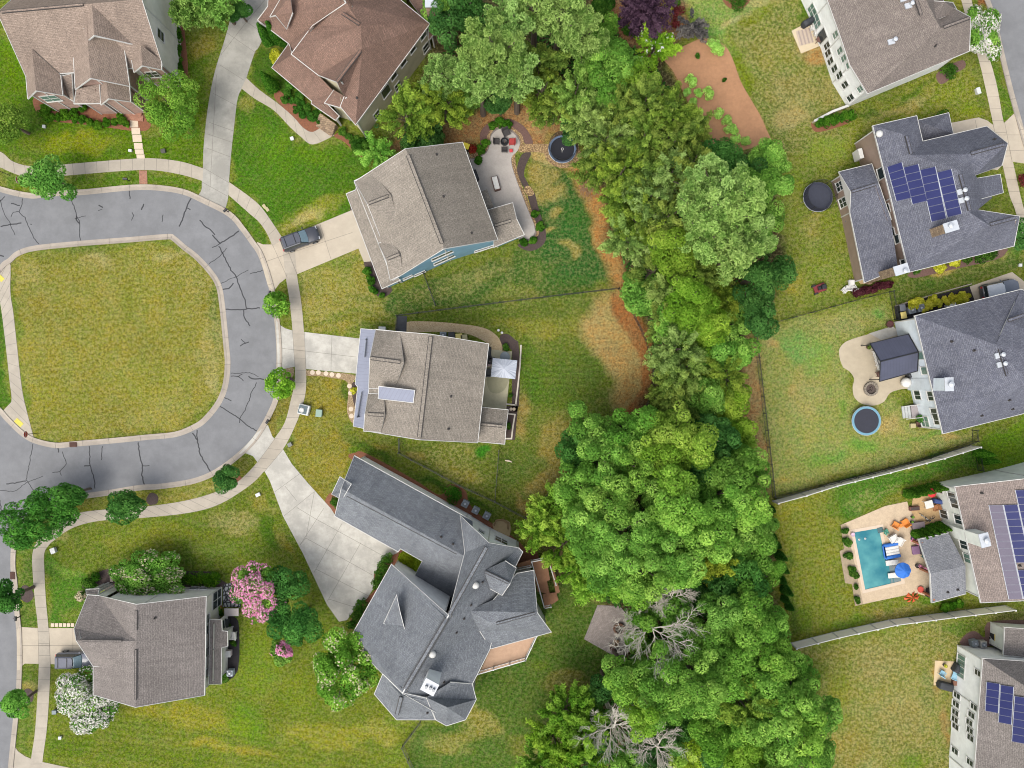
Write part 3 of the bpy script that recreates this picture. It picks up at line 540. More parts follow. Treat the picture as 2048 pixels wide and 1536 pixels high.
drive('pale driveway of the house with four columns of solar panels', [(1890, 246), (1902, 246), (1957, 235), (1974, 241), (1986, 250), (2009, 245), (2030, 225), (2048, 262), (2070, 340), (2048, 327), (2021, 323), (2004, 331), (1995, 340), (1900, 330)], CONC3, [((1986, 250), (2005, 330)), ((2009, 245), (2024, 324)), ((1930, 270), (2052, 270)), ((1940, 305), (2060, 300)), ((1950, 240), (1962, 300))], .03)
drive('pale parking pad under the pickup with a covered front', [(1939, 573), (2024, 544), (2052, 566), (2052, 620), (1953, 612)], CONC3, (), .03)
for c_, l_ in (((0, 555), 'tactile'), ((38, 845), 'tactile')):
    mb = MB(P(*c_)); mb.bbox(P(*c_)+Vector((0, 0, .05)), (1.1, .6, .03), R(-42), b=.01)
    for i in range(6):
        for j in range(4): mb.cyl(P(*c_)+Matrix.Rotation(R(-42), 3, 'Z') @ Vector((-.42+i*.17, -.22+j*.15, .06)), .035, .02, 6)
    mb.build('tactile_paving', mat('yellow_tactile', (228, 214, 92), .8, .1), loc=P(*c_), label='yellow bumpy tactile plate on the ramp ' + ('near the lower stop sign' if c_[1] > 700 else 'at the left edge of the photo'), cat='tactile paving', group='tactile plates on kerb ramps')
# sealed cracks in the asphalt
crk = [[(0, 400), (10, 430), (20, 447), (30, 470)], [(2, 453), (20, 449), (43, 446)], [(46, 397), (44, 408), (38, 424), (50, 435), (60, 458), (70, 480), (78, 488)], [(22, 407), (40, 411)], [(22, 434), (26, 424), (38, 423)], [(60, 449), (64, 449)], [(141, 394), (148, 412), (154, 433), (160, 446), (159, 465), (161, 481)], [(150, 437), (160, 434), (172, 432)], [(154, 433), (152, 440), (159, 447)], [(259, 382), (260, 398)], [(264, 424), (267, 430), (263, 441)], [(287, 408), (283, 420)], [(326, 430), (324, 444)], [(382, 396), (372, 417), (366, 437), (358, 453)], [(374, 416), (381, 420)], [(400, 441), (410, 453), (424, 462), (430, 470)], [(424, 470), (440, 486), (456, 478), (478, 462)], [(440, 487), (428, 494), (424, 495)], [(438, 493), (450, 515), (462, 540), (473, 553), (480, 575), (490, 600), (493, 617)], [(453, 497), (440, 512), (418, 528)], [(441, 568), (460, 558), (473, 553), (497, 540)], [(445, 580), (458, 577), (467, 566)], [(451, 619), (480, 619), (520, 616)], [(487, 620), (489, 635), (500, 652)], [(480, 692), (488, 688), (498, 684)], [(483, 679), (492, 687)], [(500, 548), (528, 540)], [(461, 747), (480, 746), (500, 746), (517, 753)], [(461, 752), (476, 753), (485, 748)], [(476, 753), (487, 762)], [(497, 753), (505, 757), (520, 758), (537, 760)], [(514, 765), (503, 785), (497, 805), (490, 820), (480, 837)], [(448, 795), (463, 802)], [(440, 812), (460, 825), (478, 836), (492, 850), (514, 862)], [(480, 837), (479, 846)], [(385, 865), (395, 880), (400, 907), (410, 925), (421, 943)], [(395, 860), (394, 880)], [(276, 884), (280, 910), (285, 932), (284, 950), (290, 972)], [(285, 932), (299, 931)], [(179, 893), (180, 930), (188, 955), (190, 977)], [(168, 932), (180, 931)], [(205, 892), (203, 920)], [(66, 887), (60, 920), (53, 960), (70, 985)], [(0, 981), (30, 983), (52, 966), (86, 952)], [(12, 968), (30, 966), (52, 962)], [(124, 904), (131, 918), (133, 928), (120, 943), (105, 945)], [(120, 943), (123, 951)], [(0, 1000), (5, 1035)], [(0, 1065), (12, 1068), (22, 1075)], [(0, 510), (8, 513)], [(197, 422), (205, 418)], [(198, 411), (206, 415)], [(117, 893), (117, 905)], [(10, 393), (0, 402)]]
mb = MB()
for pl_ in crk:
    q = []
    for i in range(len(pl_)-1):
        a_ = Vector(pl_[i]); b_ = Vector(pl_[i+1]); n = max(2, int((b_-a_).length/4))
        for k in range(n):
            p = a_.lerp(b_, k/n); q.append((p.x+random.uniform(-.9, .9), p.y+random.uniform(-.9, .9)))
    q.append(pl_[-1]); g_ = [v.to_2d() for v in G(q)]
    ww = random.uniform(.035, .08); band(mb, g_, -ww, ww, .0, .02)
mb.build('road_crack_seals', SEAL, kind='structure', label='dark sealed cracks across the asphalt')
# ================================================================= BEDS, PATIOS, PATHS
def bed(label, pts, m, z=.02, sm=5, name='mulch_bed'): slab(name, pts, m, z, sm, label=label)
BRK = brickm('red_brick_paving', (176, 112, 84), (150, 88, 66), (180, 160, 140))
STEPS = mat('stepping_stone', (226, 208, 184), .9, .1, 3)
bed('bare mulch bed along the front of the upper left brick house', [(68, 195), (130, 200), (200, 215), (262, 225), (300, 232), (298, 258), (270, 262), (215, 255), (160, 248), (110, 243), (80, 235)], MULCHR)
bed('mulch strip on the right side of the upper left house', [(338, 40), (362, 30), (372, 90), (374, 150), (345, 150), (335, 90)], MULCHR)
slab('path', [(278, 341), (294, 341), (295, 368), (279, 368)], BRK, .036, label='short red brick path to the upper kerb', uv=(0, 1, 0))
slab('path', [(252, 218), (276, 220), (278, 240), (258, 240)], BRK, .05, label='brick landing below the upper left porch', uv=(0, 1, 0))
mb = MB()
for (x0, y0, x1, y1) in [(260, 241, 276, 255), (263, 256, 280, 269), (265, 270, 283, 284), (268, 286, 285, 298), (270, 299, 287, 308), (273, 309, 289, 317)]: mb.prism(G([(x0, y0), (x1, y0), (x1+1, y1), (x0+1, y1)]), 0, .05)
mb.build('path', STEPS, kind='structure', label='square slab path to the upper left porch')
bed('red mulch bed in front of the brown roofed house', [(556, 180), (590, 205), (640, 235), (655, 245), (646, 252), (626, 264), (607, 256), (587, 234), (556, 205), (548, 190)], MULCHR)
bed('mulch bed below the entrance steps of the brown roofed house', [(668, 272), (690, 265), (730, 290), (735, 315), (715, 310), (690, 285)], MULCHR)
walk('path', [(493, 156), (519, 180), (556, 207), (587, 234), (607, 256), (626, 264), (648, 250)], [(483, 177), (509, 197), (548, 221), (578, 252), (601, 273), (626, 289), (669, 271)], CONC, .05, 'curving front path of the brown roofed house')
bed('mulch bed between driveway and blue house', [(700, 420), (705, 412), (716, 440), (706, 445)], MULCHD, .022)
bed('mulch bed under the lower eave of the blue house', [(728, 524), (745, 520), (780, 570), (782, 585), (762, 596), (748, 582), (738, 555)], MULCHD)
PAT = mat('stamped_grey_concrete', (200, 192, 184), .85, .08, 1.5, 12, .25, stain=.1)
PATB = mat('darker_stamped_border', (142, 132, 126), .9, .1, 3)
pc = [(935, 300), (940, 318), (968, 308), (978, 293), (982, 270), (995, 257), (1012, 256), (1028, 265), (1040, 282), (1036, 300), (1023, 315), (1028, 345), (1052, 410), (1072, 465), (1045, 480), (985, 440), (955, 380)]
slab('gravel_border', [(p[0]+(8 if p[0] > 990 else -7), p[1]+(-8 if p[1] < 340 else 3)) for p in pc], stonem('tan_river_stone', (206, 176, 128), (178, 146, 104), (120, 94, 66), 4.5, .1), .02, 4, label='tan river stone border round the curved patio')
slab('patio_edge', [(Vector(p)-Vector((1005, 360)))*1.015+Vector((1005, 360)) for p in pc], PATB, .034, 3, label='dark stamped edge of the curved patio')
slab('patio', [(Vector(p)-Vector((1005, 360)))*.975+Vector((1005, 360)) for p in pc], PAT, .045, 3, label='grey stamped concrete patio with a round end')
bed('mulch ring above the curved patio', [(960, 290), (962, 262), (985, 242), (1020, 238), (1050, 255), (1066, 285), (1050, 288), (1042, 268), (1015, 250), (990, 252), (975, 270), (972, 296), (955, 305)], MULCHP, .024)
bed('dark mulch bed on the right of the curved patio', [(1035, 330), (1045, 308), (1062, 306), (1052, 330), (1048, 350), (1058, 372), (1050, 378), (1036, 350)], MULCHD, .024)
bed('long dark mulch bed beside the lower half of the curved patio', [(1055, 388), (1068, 384), (1078, 420), (1092, 465), (1086, 490), (1060, 502), (1035, 490), (1062, 478), (1078, 466), (1065, 425)], MULCHD, .024)
GRV = MATS['tan_river_stone']
slab('path', [(1040, 290), (1070, 288), (1100, 290), (1100, 306), (1070, 304), (1038, 304)], GRV, .028, 4, label='tan stone path from the patio to the trampoline')
slab('gravel_border', [(1127+40*math.cos(a)*(.98 if math.sin(a) > 0 else .8), 300+36*math.sin(a)) for a in np.linspace(0, 2*math.pi, 20, endpoint=False)], GRV, .03, 3, label='tan gravel ring round the upper trampoline')
slab('path', [(1052, 372), (1062, 374), (1068, 388), (1056, 392), (1048, 380)], GRV, .034, 3, label='small patch of tan stones between mulch beds')
# main house surroundings
PEB = stonem('pebble_path', (196, 172, 134), (170, 148, 114), (130, 108, 80), 7, .08)
slab('path', [(612, 741), (640, 743), (708, 750), (706, 768), (712, 800), (710, 845), (700, 840), (694, 820), (696, 795), (697, 770), (688, 760), (665, 756), (640, 752), (613, 751)], PEB, .024, 4, label='pebble path edging the middle driveway and porch')
mb = MB()
for q in [(625, 745), (637, 745), (652, 747), (664, 749), (677, 751), (699, 772), (701, 786), (702, 818), (703, 832)]: mb.cyl(P(*q), .3, .05, 10)
mb.build('stepping_stones', STEPS, kind='structure', label='round stepping stones in the pebble path')
bed('dark mulch pocket beside the porch', [(704, 768), (712, 766), (716, 785), (712, 815), (706, 800)], MULCHD, .03)
slab('path', [(812, 645), (860, 643), (920, 648), (965, 655), (990, 668), (1002, 685), (1003, 702), (975, 702), (978, 690), (960, 678), (935, 668), (900, 664), (850, 664), (812, 666)], stonem('crushed_tan_stone', (230, 208, 168), (206, 182, 140), (176, 148, 110), 8, .08), .026, 4, label='curved tan gravel path behind the middle house')
slab('shed_pad', [(794, 632), (814, 632), (813, 664), (792, 662)], mat('dark_slate_pad', (78, 80, 84), .9, .2, 2), .03, label='dark pad inside the side gate')
bed('dark mulch bed in the curve of the gravel path', [(1000, 672), (1015, 668), (1030, 680), (1038, 695), (1038, 810), (1024, 812), (1024, 702), (1004, 700)], MULCHD, .022, 3)
slab('mulch_bed', [(1012, 812), (1036, 812), (1030, 880), (1010, 880)], MULCHD, .022, label='narrow dark mulch bed beside the back porch')
slab('patio', [(972, 698), (1024, 703), (1012, 825), (960, 820), (960, 700)], mat('tan_concrete', (212, 204, 172), .9, .08, 1, 20, .2, stain=.18), .04, label='tan concrete patio behind the middle house')
slab('patio', [(976, 752), (1016, 754), (1014, 770), (1006, 782), (992, 787), (978, 780)], mat('damp_concrete', (172, 168, 138), .9, .1, 2), .045, 3, label='darker round stain on the tan patio')
mb = MB()
for pts_ in ([(1042, 690), (1040, 730), (1036, 770), (1031, 812)], [(1012, 808), (1032, 810)], [(1014, 827), (1030, 829), (1026, 852), (1023, 877), (1010, 877)]): band(mb, [v.to_2d() for v in G(pts_)], -.09, .09, 0, .2)
mb.build('bed_edging', mat('pale_stone_edging', (222, 212, 196), .9, .1, 6), kind='structure', label='pale stone edging of the back garden beds')
# house E
bed('red mulch strip along the hedge side of the grey roofed house', [(712, 905), (735, 908), (830, 960), (880, 990), (900, 968), (930, 980), (938, 1005), (960, 1030), (1040, 1085), (1060, 1130), (1030, 1130), (900, 1030), (710, 925)], MULCHR, .02, 4)
bed('mulch by the round garage shrub', [(650, 1003), (662, 985), (672, 1000), (674, 1030), (662, 1018)], MULCHR)
bed('mulch under the driveway hedges', [(796, 1100), (805, 1112), (770, 1180), (735, 1230), (700, 1260), (705, 1230), (735, 1195), (752, 1175), (748, 1148), (770, 1116)], MULCHR)
slab('patio', [(1195, 1210), (1240, 1212), (1262, 1240), (1268, 1300), (1232, 1314), (1168, 1278)], brickm('grey_brown_pavers', (172, 160, 152), (152, 142, 136), (120, 112, 106), .3, .15, .012), .05, label='square grey paver patio at the edge of the woods', uv=(.8, .6, 0))
slab('patio', [(985, 1050), (1000, 1040), (1020, 1045), (1018, 1075), (1000, 1080)], mat('tan_patio', (196, 172, 128), .9, .1, 3), .04, 3, label='small tan landing beside the white gable')
bed('mulch below the deck of the grey roofed house', [(1030, 1095), (1070, 1100), (1075, 1125), (1040, 1130)], MULCHR, .026)
# SW house
bed('dark mulch bed at the back of the lower left house', [(165, 1170), (190, 1150), (215, 1138), (260, 1140), (340, 1142), (430, 1144), (440, 1158), (440, 1175), (200, 1180)], MULCHD, .02, 3)
mb = MB()
for i in range(4): mb.box(P(223, 1140+i*7, .04), (.38, .34, .05))
mb.build('stepping_stones', STEPS, kind='structure', label='four square stepping stones in the dark bed')
mb = MB()
for i in range(6): mb.box(P(105+i*8, 1250, .04), (.4, .45, .05))
mb.build('stepping_stones', STEPS, kind='structure', label='row of square stepping stones beside the lower left driveway')
bed('black mulch strip right of the lower left house', [(445, 1235), (470, 1235), (478, 1255), (476, 1340), (448, 1352)], mat('black_mulch', (48, 44, 46), .97, .25, 5, 28, .5), .02, 3)
slab('gravel_bed', [(446, 1170), (480, 1160), (482, 1214), (446, 1214)], stonem('white_boulders', (206, 208, 202), (176, 180, 178), (52, 52, 54), 1.9, .12), .05, label='bed of large white stones beside the pink tree')
for q, l_, rr in [((52, 1188), 'dark mulch ring round the street tree by the driveway', 15), ((55, 1392), 'dark mulch ring round the lowest street tree', 14), ((305, 998), 'dark mulch ring near the kerb under a street tree', 12), ((578, 768), 'dark mulch ring right of the round street tree', 13), ((470, 960), 'red mulch patch beside the small kerb tree', 14), ((575, 742), 'tan gravel corner at the driveway flare', 14)]:
    bed(l_, [(q[0]+rr*math.cos(a)*random.uniform(.85, 1.1), q[1]+rr*math.sin(a)*random.uniform(.9, 1.25)) for a in np.linspace(0, 2*math.pi, 9, endpoint=False)], PEB if 'gravel' in l_ else (MULCHR if 'red' in l_ else MULCHD), .02, 3)
# right side
bed('mulch bed with a clipped shrub below the upper right house', [(1872, 150), (1890, 135), (1925, 120), (1930, 135), (1905, 150), (1895, 162), (1880, 168)], MULCHP, .02, 3)
bed('mulch strip under the green hedge by the low wall', [(1622, 245), (1640, 255), (1690, 238), (1706, 232), (1700, 245), (1650, 262), (1628, 262)], MULCHR, .02, 3)
slab('mulch_bed', cr([(1325, 112), (1368, 92), (1410, 76), (1448, 90), (1466, 120), (1480, 160), (1500, 196), (1520, 230), (1533, 260), (1542, 285), (1510, 294), (1475, 302), (1430, 302), (1400, 290), (1390, 240), (1365, 180), (1345, 140)], 3, True), mat('pine_straw_mulch', (190, 142, 104), .97, .12, 2.5, 24, .5, stain=.1), .025, label='broad bare slope of tan pine straw mulch')
bed('mulch island at the top edge', [(1445, -10), (1450, 8), (1465, 18), (1485, 16), (1500, 0), (1490, -20)], MULCHR, .02, 3)
bed('brown mulch along the solar house', [(1820, 545), (1900, 528), (2005, 498), (2012, 505), (1990, 520), (1900, 540), (1830, 556)], MULCHP, .02, 3)
bed('dark mulch bed along the dark roofed house', [(1788, 612), (1940, 572), (1950, 605), (1835, 640), (1792, 640)], mat('black_mulch', (48, 44, 46)), .02, 0)
slab('patio', cr([(1688, 450), (1700, 500), (1715, 560), (1730, 568), (1745, 560), (1720, 480), (1712, 420), (1690, 430)], 4, True), mat('tan_patio', (196, 172, 128)), .04, label='tan curved patio under the low grey roof')
slab('patio', cr([(1680, 720), (1678, 700), (1688, 686), (1705, 678), (1738, 668)], 5)+cr([(1785, 652), (1830, 700), (1830, 770), (1803, 778), (1780, 786), (1768, 803), (1748, 811), (1725, 808), (1709, 795), (1705, 775), (1708, 758), (1700, 744), (1686, 735)], 4), mat('beige_patio', (204, 190, 164), .9, .08, 1, 20, .2, stain=.12), .04, label='beige freeform patio with a fire pit')
slab('patio', [(1738, 667), (1785, 652), (1800, 668), (1762, 680)], CONC2, .05, label='grey ramp slabs at the corner of the beige patio')
DECK = mat('pale_flagstone', (212, 190, 160), .85, .14, 1.6, 9, .25)
slab('pool_deck', [(1681, 1050), (1770, 1012), (1814, 1003), (1818, 1018), (1826, 1015), (1825, 985), (1878, 972), (1886, 1040), (1840, 1060), (1842, 1080), (1880, 1180), (1865, 1195), (1830, 1186), (1712, 1211)], DECK, .05, label='pale flagstone deck round the swimming pool', holes=[[(1702.5, 1062), (1764, 1051), (1806, 1165), (1727, 1184)]])
slab('gravel_bed', [(1681, 1050), (1692, 1048), (1726, 1208), (1710, 1212), (1704, 1168), (1690, 1166), (1679, 1102), (1688, 1098)], mat('tan_gravel_bed', (178, 160, 132), .95, .2, 4), .062, label='planted gravel strip left of the pool')
slab('patio', [(1826, 990), (1872, 975), (1882, 1040), (1838, 1058), (1822, 1022)], mat('flagstone_tan', (206, 172, 124), .9, .16, 3, 10, .3), .066, label='tan paver terrace beside the pool house')
bed('purple mulch ring by the air conditioners lower right', [(1922, 1290), (1930, 1270), (1950, 1262), (1970, 1275), (1975, 1245), (2048, 1240), (2060, 1250), (1990, 1260), (1985, 1292)], MULCHP, .022, 3)
slab('patio', [(1870, 1321), (1910, 1323), (1906, 1372), (1867, 1370)], mat('sand_concrete', (222, 198, 158), .9, .08, 2), .04, label='small square patio of the lower right house')
slab('patio', [(1583, 62), (1628, 38), (1640, 92), (1602, 107)], mat('cream_concrete', (222, 204, 172), .9, .06, 2), .04, label='small square patio behind the upper right house')
# ================================================================= HOUSES
SH_A = shingle('taupe_shingle', (168, 150, 136), (150, 134, 122)); SH_B = shingle('brown_shingle', (146, 118, 104), (130, 106, 94)); SH_G = shingle('tan_brown_shingle', (146, 136, 128), (132, 122, 116))
SH_C = shingle('weathered_grey_shingle', (163, 154, 142), (148, 140, 129)); SH_E = shingle('blue_grey_shingle', (138, 142, 146), (118, 122, 128))
SH_F = shingle('grey_brown_shingle', (148, 140, 135), (134, 127, 122)); SH_H = shingle('slate_grey_shingle', (122, 124, 134), (104, 106, 118))
SH_J = shingle('tan_grey_shingle', (160, 146, 138), (142, 130, 124)); SH_P = shingle('pale_grey_shingle', (150, 152, 156), (134, 136, 142))
SW_W = siding('white_siding', (264, 266, 264), .2); SW_G = siding('pale_green_grey_siding', (244, 248, 238), .2); SW_BL = siding('blue_siding', (132, 176, 200), .2)
SW_BE = siding('beige_siding', (226, 216, 184), .2); SW_T = siding('taupe_siding', (168, 146, 132), .2); SW_WB = siding('blue_white_siding', (240, 250, 258), .2)
SW_GR = siding('warm_grey_siding', (245, 242, 232), .2); BRICKW = brickm('pinkish_brick_wall', (184, 142, 124), (160, 118, 104), (190, 178, 166))
METR = siding('blue_grey_standing_seam', (146, 151, 168), .42, False, .05, .72); METB = siding('black_standing_seam', (80, 84, 104), .38, False, .1, .7)
STONEW = brickm('stacked_stone', (184, 160, 130), (140, 118, 96), (110, 94, 78), .45, .2, .02)
class House:
    def __init__(s, name, label, cx, cy, wallm, roofm, trim=WHITE):
        s.o = P(cx, cy, 0); s.root = thing(name, label, 'house', s.o); s.roof_m = roofm; s.wall_m = wallm; s.trim_m = trim
        s.tris = []; s.segs = []; s.rb = {}; s.tb = MB(s.o); s.wb = {}; s.sb = MB(s.o)
    def roof(s, V, F, m=None, wm=None, z0=0.0, inset=.38, walls=True, ft=.2, uv=None):
        m = m or s.roof_m; wm = wm or s.wall_m
        d = {}; loc = {}
        for q in V.split(';'):
            a = q.split()
            if a and a[3][0] != '=': d[a[0]] = P(float(a[1]), float(a[2]), float(a[3]))
            elif a: d[a[0]] = (float(a[1]), float(a[2]), a[3][1:].split(','))
        for n_, v_ in list(d.items()):
            if isinstance(v_, tuple):
                q1, q2, q3 = (d[i] for i in v_[2]); d[n_] = s.on(v_[0], v_[1], pl=(q1, (q2-q1).cross(q3-q1)))
        names = list(d); idx = {n: i for i, n in enumerate(names)}; vs = [d[n] for n in names]; fs = []
        for q in F.split(';'):
            f = [idx[a] for a in q.split()]
            if len(f) < 3: continue
            ar = sum(vs[f[i]].x*vs[f[(i+1) % len(f)]].y-vs[f[(i+1) % len(f)]].x*vs[f[i]].y for i in range(len(f)))
            if ar < 0: f = f[::-1]
            fs.append(f)
        rb = s.rb.setdefault(m.name, (MB(s.o), m))[0]; tf = []
        for f in fs:
            if len(f) == 4:   # split non planar quads along the shorter diagonal
                if (vs[f[0]]-vs[f[2]]).length < (vs[f[1]]-vs[f[3]]).length: tf += [(f[0], f[1], f[2]), (f[0], f[2], f[3])]
                else: tf += [(f[0], f[1], f[3]), (f[1], f[2], f[3])]
            elif len(f) == 3: tf.append(tuple(f))
            else:
                for t3 in geometry.tessellate_polygon([[Vector((vs[i].x, vs[i].y, 0)) for i in f]]):
                    a, b, c = (f[i] for i in t3)
                    if (vs[b]-vs[a]).cross(vs[c]-vs[a]).z < 0: b, c = c, b
                    tf.append((a, b, c))
        rb.add(vs, tf)
        dn = [v-Vector((0, 0, ft-.03)) for v in vs]; s.tb.add(dn, [t_[::-1] for t_ in tf])
        for t_ in tf: s.tris.append(tuple(vs[i] for i in t_))
        dire = {}
        for f in fs:
            for i in range(len(f)): dire[(f[i], f[(i+1) % len(f)])] = 1
        bd = {a: b for (a, b) in dire if (b, a) not in dire}
        left = dict(bd)
        while left:
            st = next(iter(left)); lp = [st]; c = left.pop(st)
            while c != st and c in left: lp.append(c); c = left.pop(c)
            xy = [vs[i].to_2d() for i in lp]; zs = [vs[i].z for i in lp]; n = len(lp)
            o1 = offs(xy, -.06, True); i1 = offs(xy, inset, True); i0 = xy
            for k in range(n):
                k2 = (k+1) % n; hid = names[lp[k]][0] == '_' and names[lp[k2]][0] == '_'
                if hid: continue
                q = []
                for j in (k, k2):
                    for pt, dz in ((i0[j], .03), (o1[j], .03), (o1[j], -ft), (i0[j], -ft)): q.append(Vector((pt.x, pt.y, zs[j]+dz)))
                s.tb.add(q, [(0, 4, 5, 1), (1, 5, 6, 2), (2, 6, 7, 3), (0, 1, 2, 3), (4, 7, 6, 5)])
                if walls:
                    a, b = i1[k], i1[k2]; za, zb = zs[k]-.1, zs[k2]-.1
                    wb = s.wb.setdefault(wm.name, (MB(s.o), wm))[0]
                    wb.add([Vector((a.x, a.y, z0)), Vector((b.x, b.y, z0)), Vector((b.x, b.y, zb)), Vector((a.x, a.y, za))], [(0, 1, 2, 3)])
                    s.segs.append((a, b, za, zb))
                    for pt, zt, nn_ in ((a, za, names[lp[k]]), (b, zb, names[lp[k2]])):
                        if zt-z0 > 1 and nn_[0] != '_' and z0 < 1: s.tb.box((pt.x, pt.y, (zt+z0)/2-.05), (.13, .13, zt-z0-.1), math.atan2((b-a).y, (b-a).x))
        return d
    def hit_wall(s, px, py):
        g = P(px, py, 0); best = None
        for a, b, za, zb in s.segs:
            e = b-a; den = e.x*g.y-e.y*g.x     # g*t = a + e*u
            if abs(den) < 1e-9: continue
            t_ = (e.x*a.y-e.y*a.x)/den; u = ((g.x*t_-a.x)*e.x+(g.y*t_-a.y)*e.y)/e.length_squared
            z = H*(1-t_)
            if 0 <= u <= 1 and -.2 < z < za+(zb-za)*u+.3:
                nrm = Vector((e.y, -e.x)).normalized()
                if nrm.dot(Vector((-g.x, -g.y))) <= 0: continue
                if best is None or z > best[2]: best = (Vector((g.x*t_, g.y*t_)), nrm, z, e.normalized())
        return best
    def window(s, px, py, w_=.9, h_=1.4, g=None, cols=1, rows=2, name='window', trim=None, clampz=None):
        r_ = s.hit_wall(px, py)
        if not r_: print('NOWALL', s.root.name, px, py); return
        p, nrm, z, e = r_; z = max(z, h_/2+.15) if clampz is None else clampz
        ang = math.atan2(e.y, e.x); c = Vector((p.x+nrm.x*.02, p.y+nrm.y*.02, z))
        f = MB(s.o); f.box(c, (w_+.2, .12, h_+.2), ang)
        for i in range(1, cols): f.box(c+Vector((e.x, e.y, 0))*(-w_/2+w_*i/cols)+Vector((nrm.x, nrm.y, 0))*.08, (.07, .05, h_), ang)
        for i in range(1, rows): f.box(c+Vector((0, 0, -h_/2+h_*i/rows))+Vector((nrm.x, nrm.y, 0))*.082, (w_, .05, .07), ang)
        f.box(c+Vector((nrm.x*.06, nrm.y*.06, -h_/2-.12)), (w_+.3, .2, .06), ang)
        fo = f.build(name, trim or WHITE, s.root)
        q = MB(s.o); q.box(c+Vector((nrm.x, nrm.y, 0))*.05, (w_, .06, h_), ang); q.build('pane', g or GLASS, fo)
        return c, e, nrm
    def plane(s, px, py):
        d = P(px, py, 0)-Vector((0, 0, H)); best = None
        for a, b, c in s.tris:
            h = geometry.intersect_ray_tri(a, b, c, d, Vector((0, 0, H)), True)
            if h and (best is None or h.z > best[0].z): best = (h, (b-a).cross(c-a).normalized())
        return best
    def on(s, px, py, pl=None):
        if pl is None:
            r_ = s.plane(px, py); return r_
        p0, n_ = pl; d = P(px, py, 0)-Vector((0, 0, H)); t_ = (p0-Vector((0, 0, H))).dot(n_)/d.dot(n_)
        return Vector((0, 0, H))+d*t_
    def vent(s, px, py, kind='pipe'):
        r_ = s.plane(px, py)
        if not r_: return
        p = r_[0]; m = MB(s.o)
        if kind == 'pipe': m.cyl(p-Vector((0, 0, .05)), .16, .12, 8); m.cyl(p, .07, .38, 8); mm_ = DARKV
        elif kind == 'white': m.box(p+Vector((0, 0, .06)), (.75, .6, .16), R(15)); m.cyl(p+Vector((.25, .1, .1)), .16, .45, 10); m.lathe(p+Vector((.25, .1, .55)), [(.26, 0), (.26, .1), (.05, .25)], 12); mm_ = PALEM
        elif kind == 'dome': m.lathe(p, [(.42, 0), (.42, .14), (.34, .3), (.18, .4), (.02, .44)], 16); mm_ = WHITE
        m.build('roof_vent' if kind != 'dome' else 'skylight_tube', mm_, s.root, smooth=(kind == 'dome'))
    def ridge(s, a, b, t0=.08, t1=.92, wd=.34, dark=True, name='ridge_vent'):
        a = P(*a); b = P(*b); p = a.lerp(b, t0); q = a.lerp(b, t1); d = q-p; ang = math.atan2(d.y, d.x)
        M = Matrix.Rotation(ang, 3, 'Z') @ Matrix.Rotation(-math.atan2(d.z, d.to_2d().length), 3, 'Y')
        m = MB(s.o); c = (p+q)/2+Vector((0, 0, .02)); m.box(c, (d.length, wd+.1, .07), mat=M, mi=0); m.box(c+Vector((0, 0, .05)), (d.length-.03, wd-.06, .05), mat=M, mi=1)
        m.build(name, [DARKV, s.roof_m], s.root, uv=(1, 0, 0))
    def solar(s, quad, rows, skip=(), m=None, pq=None):
        r_ = s.plane(*pq) if pq else s.plane(sum(q[0] for q in quad)/4, sum(q[1] for q in quad)/4)
        if not r_: print('NOPLANE', s.root.name); return
        c = [s.on(*q, pl=r_) for q in quad]; n_ = r_[1]
        for i in range(rows):
            if i in skip: continue
            t0, t1 = (i+.008)/rows, (i+.992)/rows; L = lambda a, b, t_: a.lerp(b, t_)
            q = [L(c[0], c[3], t0), L(c[1], c[2], t0), L(c[1], c[2], t1), L(c[0], c[3], t1)]; ce = sum(q, Vector())/4
            q = [ce+(p-ce)*.985+n_*.16 for p in q]
            if (q[1]-q[0]).cross(q[2]-q[0]).dot(n_) < 0: q = q[::-1]
            m_ = MB(s.o); lo = [p-n_*.05 for p in q]; m_.add(lo+q, [(3, 2, 1, 0), (0, 1, 5, 4), (1, 2, 6, 5), (2, 3, 7, 6), (3, 0, 4, 7)], 1)
            inn = [ce+n_*.16+(p-ce-n_*.16)*.955 for p in q]; m_.add(q+inn, [(0, 1, 5, 4), (1, 2, 6, 5), (2, 3, 7, 6), (3, 0, 4, 7)], 1); m_.add(inn, [(0, 1, 2, 3)], 0)
            m_.build('solar_panel', [m or SOLAR, SOLF], s.root)
        rl = MB(s.o)
        for u in (0.0, 1.0):
            a = c[0].lerp(c[1], u)+n_*.12; b = c[3].lerp(c[2], u)+n_*.12; rl.tube([a, b], .035, 4)
        rl.build('panel_rail', PALEM, s.root)
    def done(s):
        for m_, mt in s.rb.values():
            if m_.v: m_.build('roof', mt, s.root, uv=(1, 0, 0))
        for m_, mt in s.wb.values():
            if m_.v: m_.build('wall', mt, s.root, uv=(1, 0, 0))
        s.tb.build('fascia', s.trim_m, s.root)
    def block(s, name, px, py, z0, z1, sx, sy, rz, m, cap=None, world=None, uv=(1, 0, 0)):
        c = world or P(px, py, z1); b = MB(s.o); b.box((c.x, c.y, (z0+z1)/2), (sx, sy, z1-z0), rz); o = b.build(name, m, s.root, uv=uv)
        if cap: q = MB(s.o); q.box((c.x, c.y, z1+.05), (sx+.12, sy+.12, .1), rz); q.build('chimney_cap', cap, o, uv=(1, 0, 0))
        return o
tsol = NT('solar_cells'); geo_ = tsol.n('ShaderNodeNewGeometry').outputs['Position']
bs_ = tsol.n('ShaderNodeBsdfPrincipled', i_Roughness=.5); bs_.inputs['Specular IOR Level'].default_value = .12
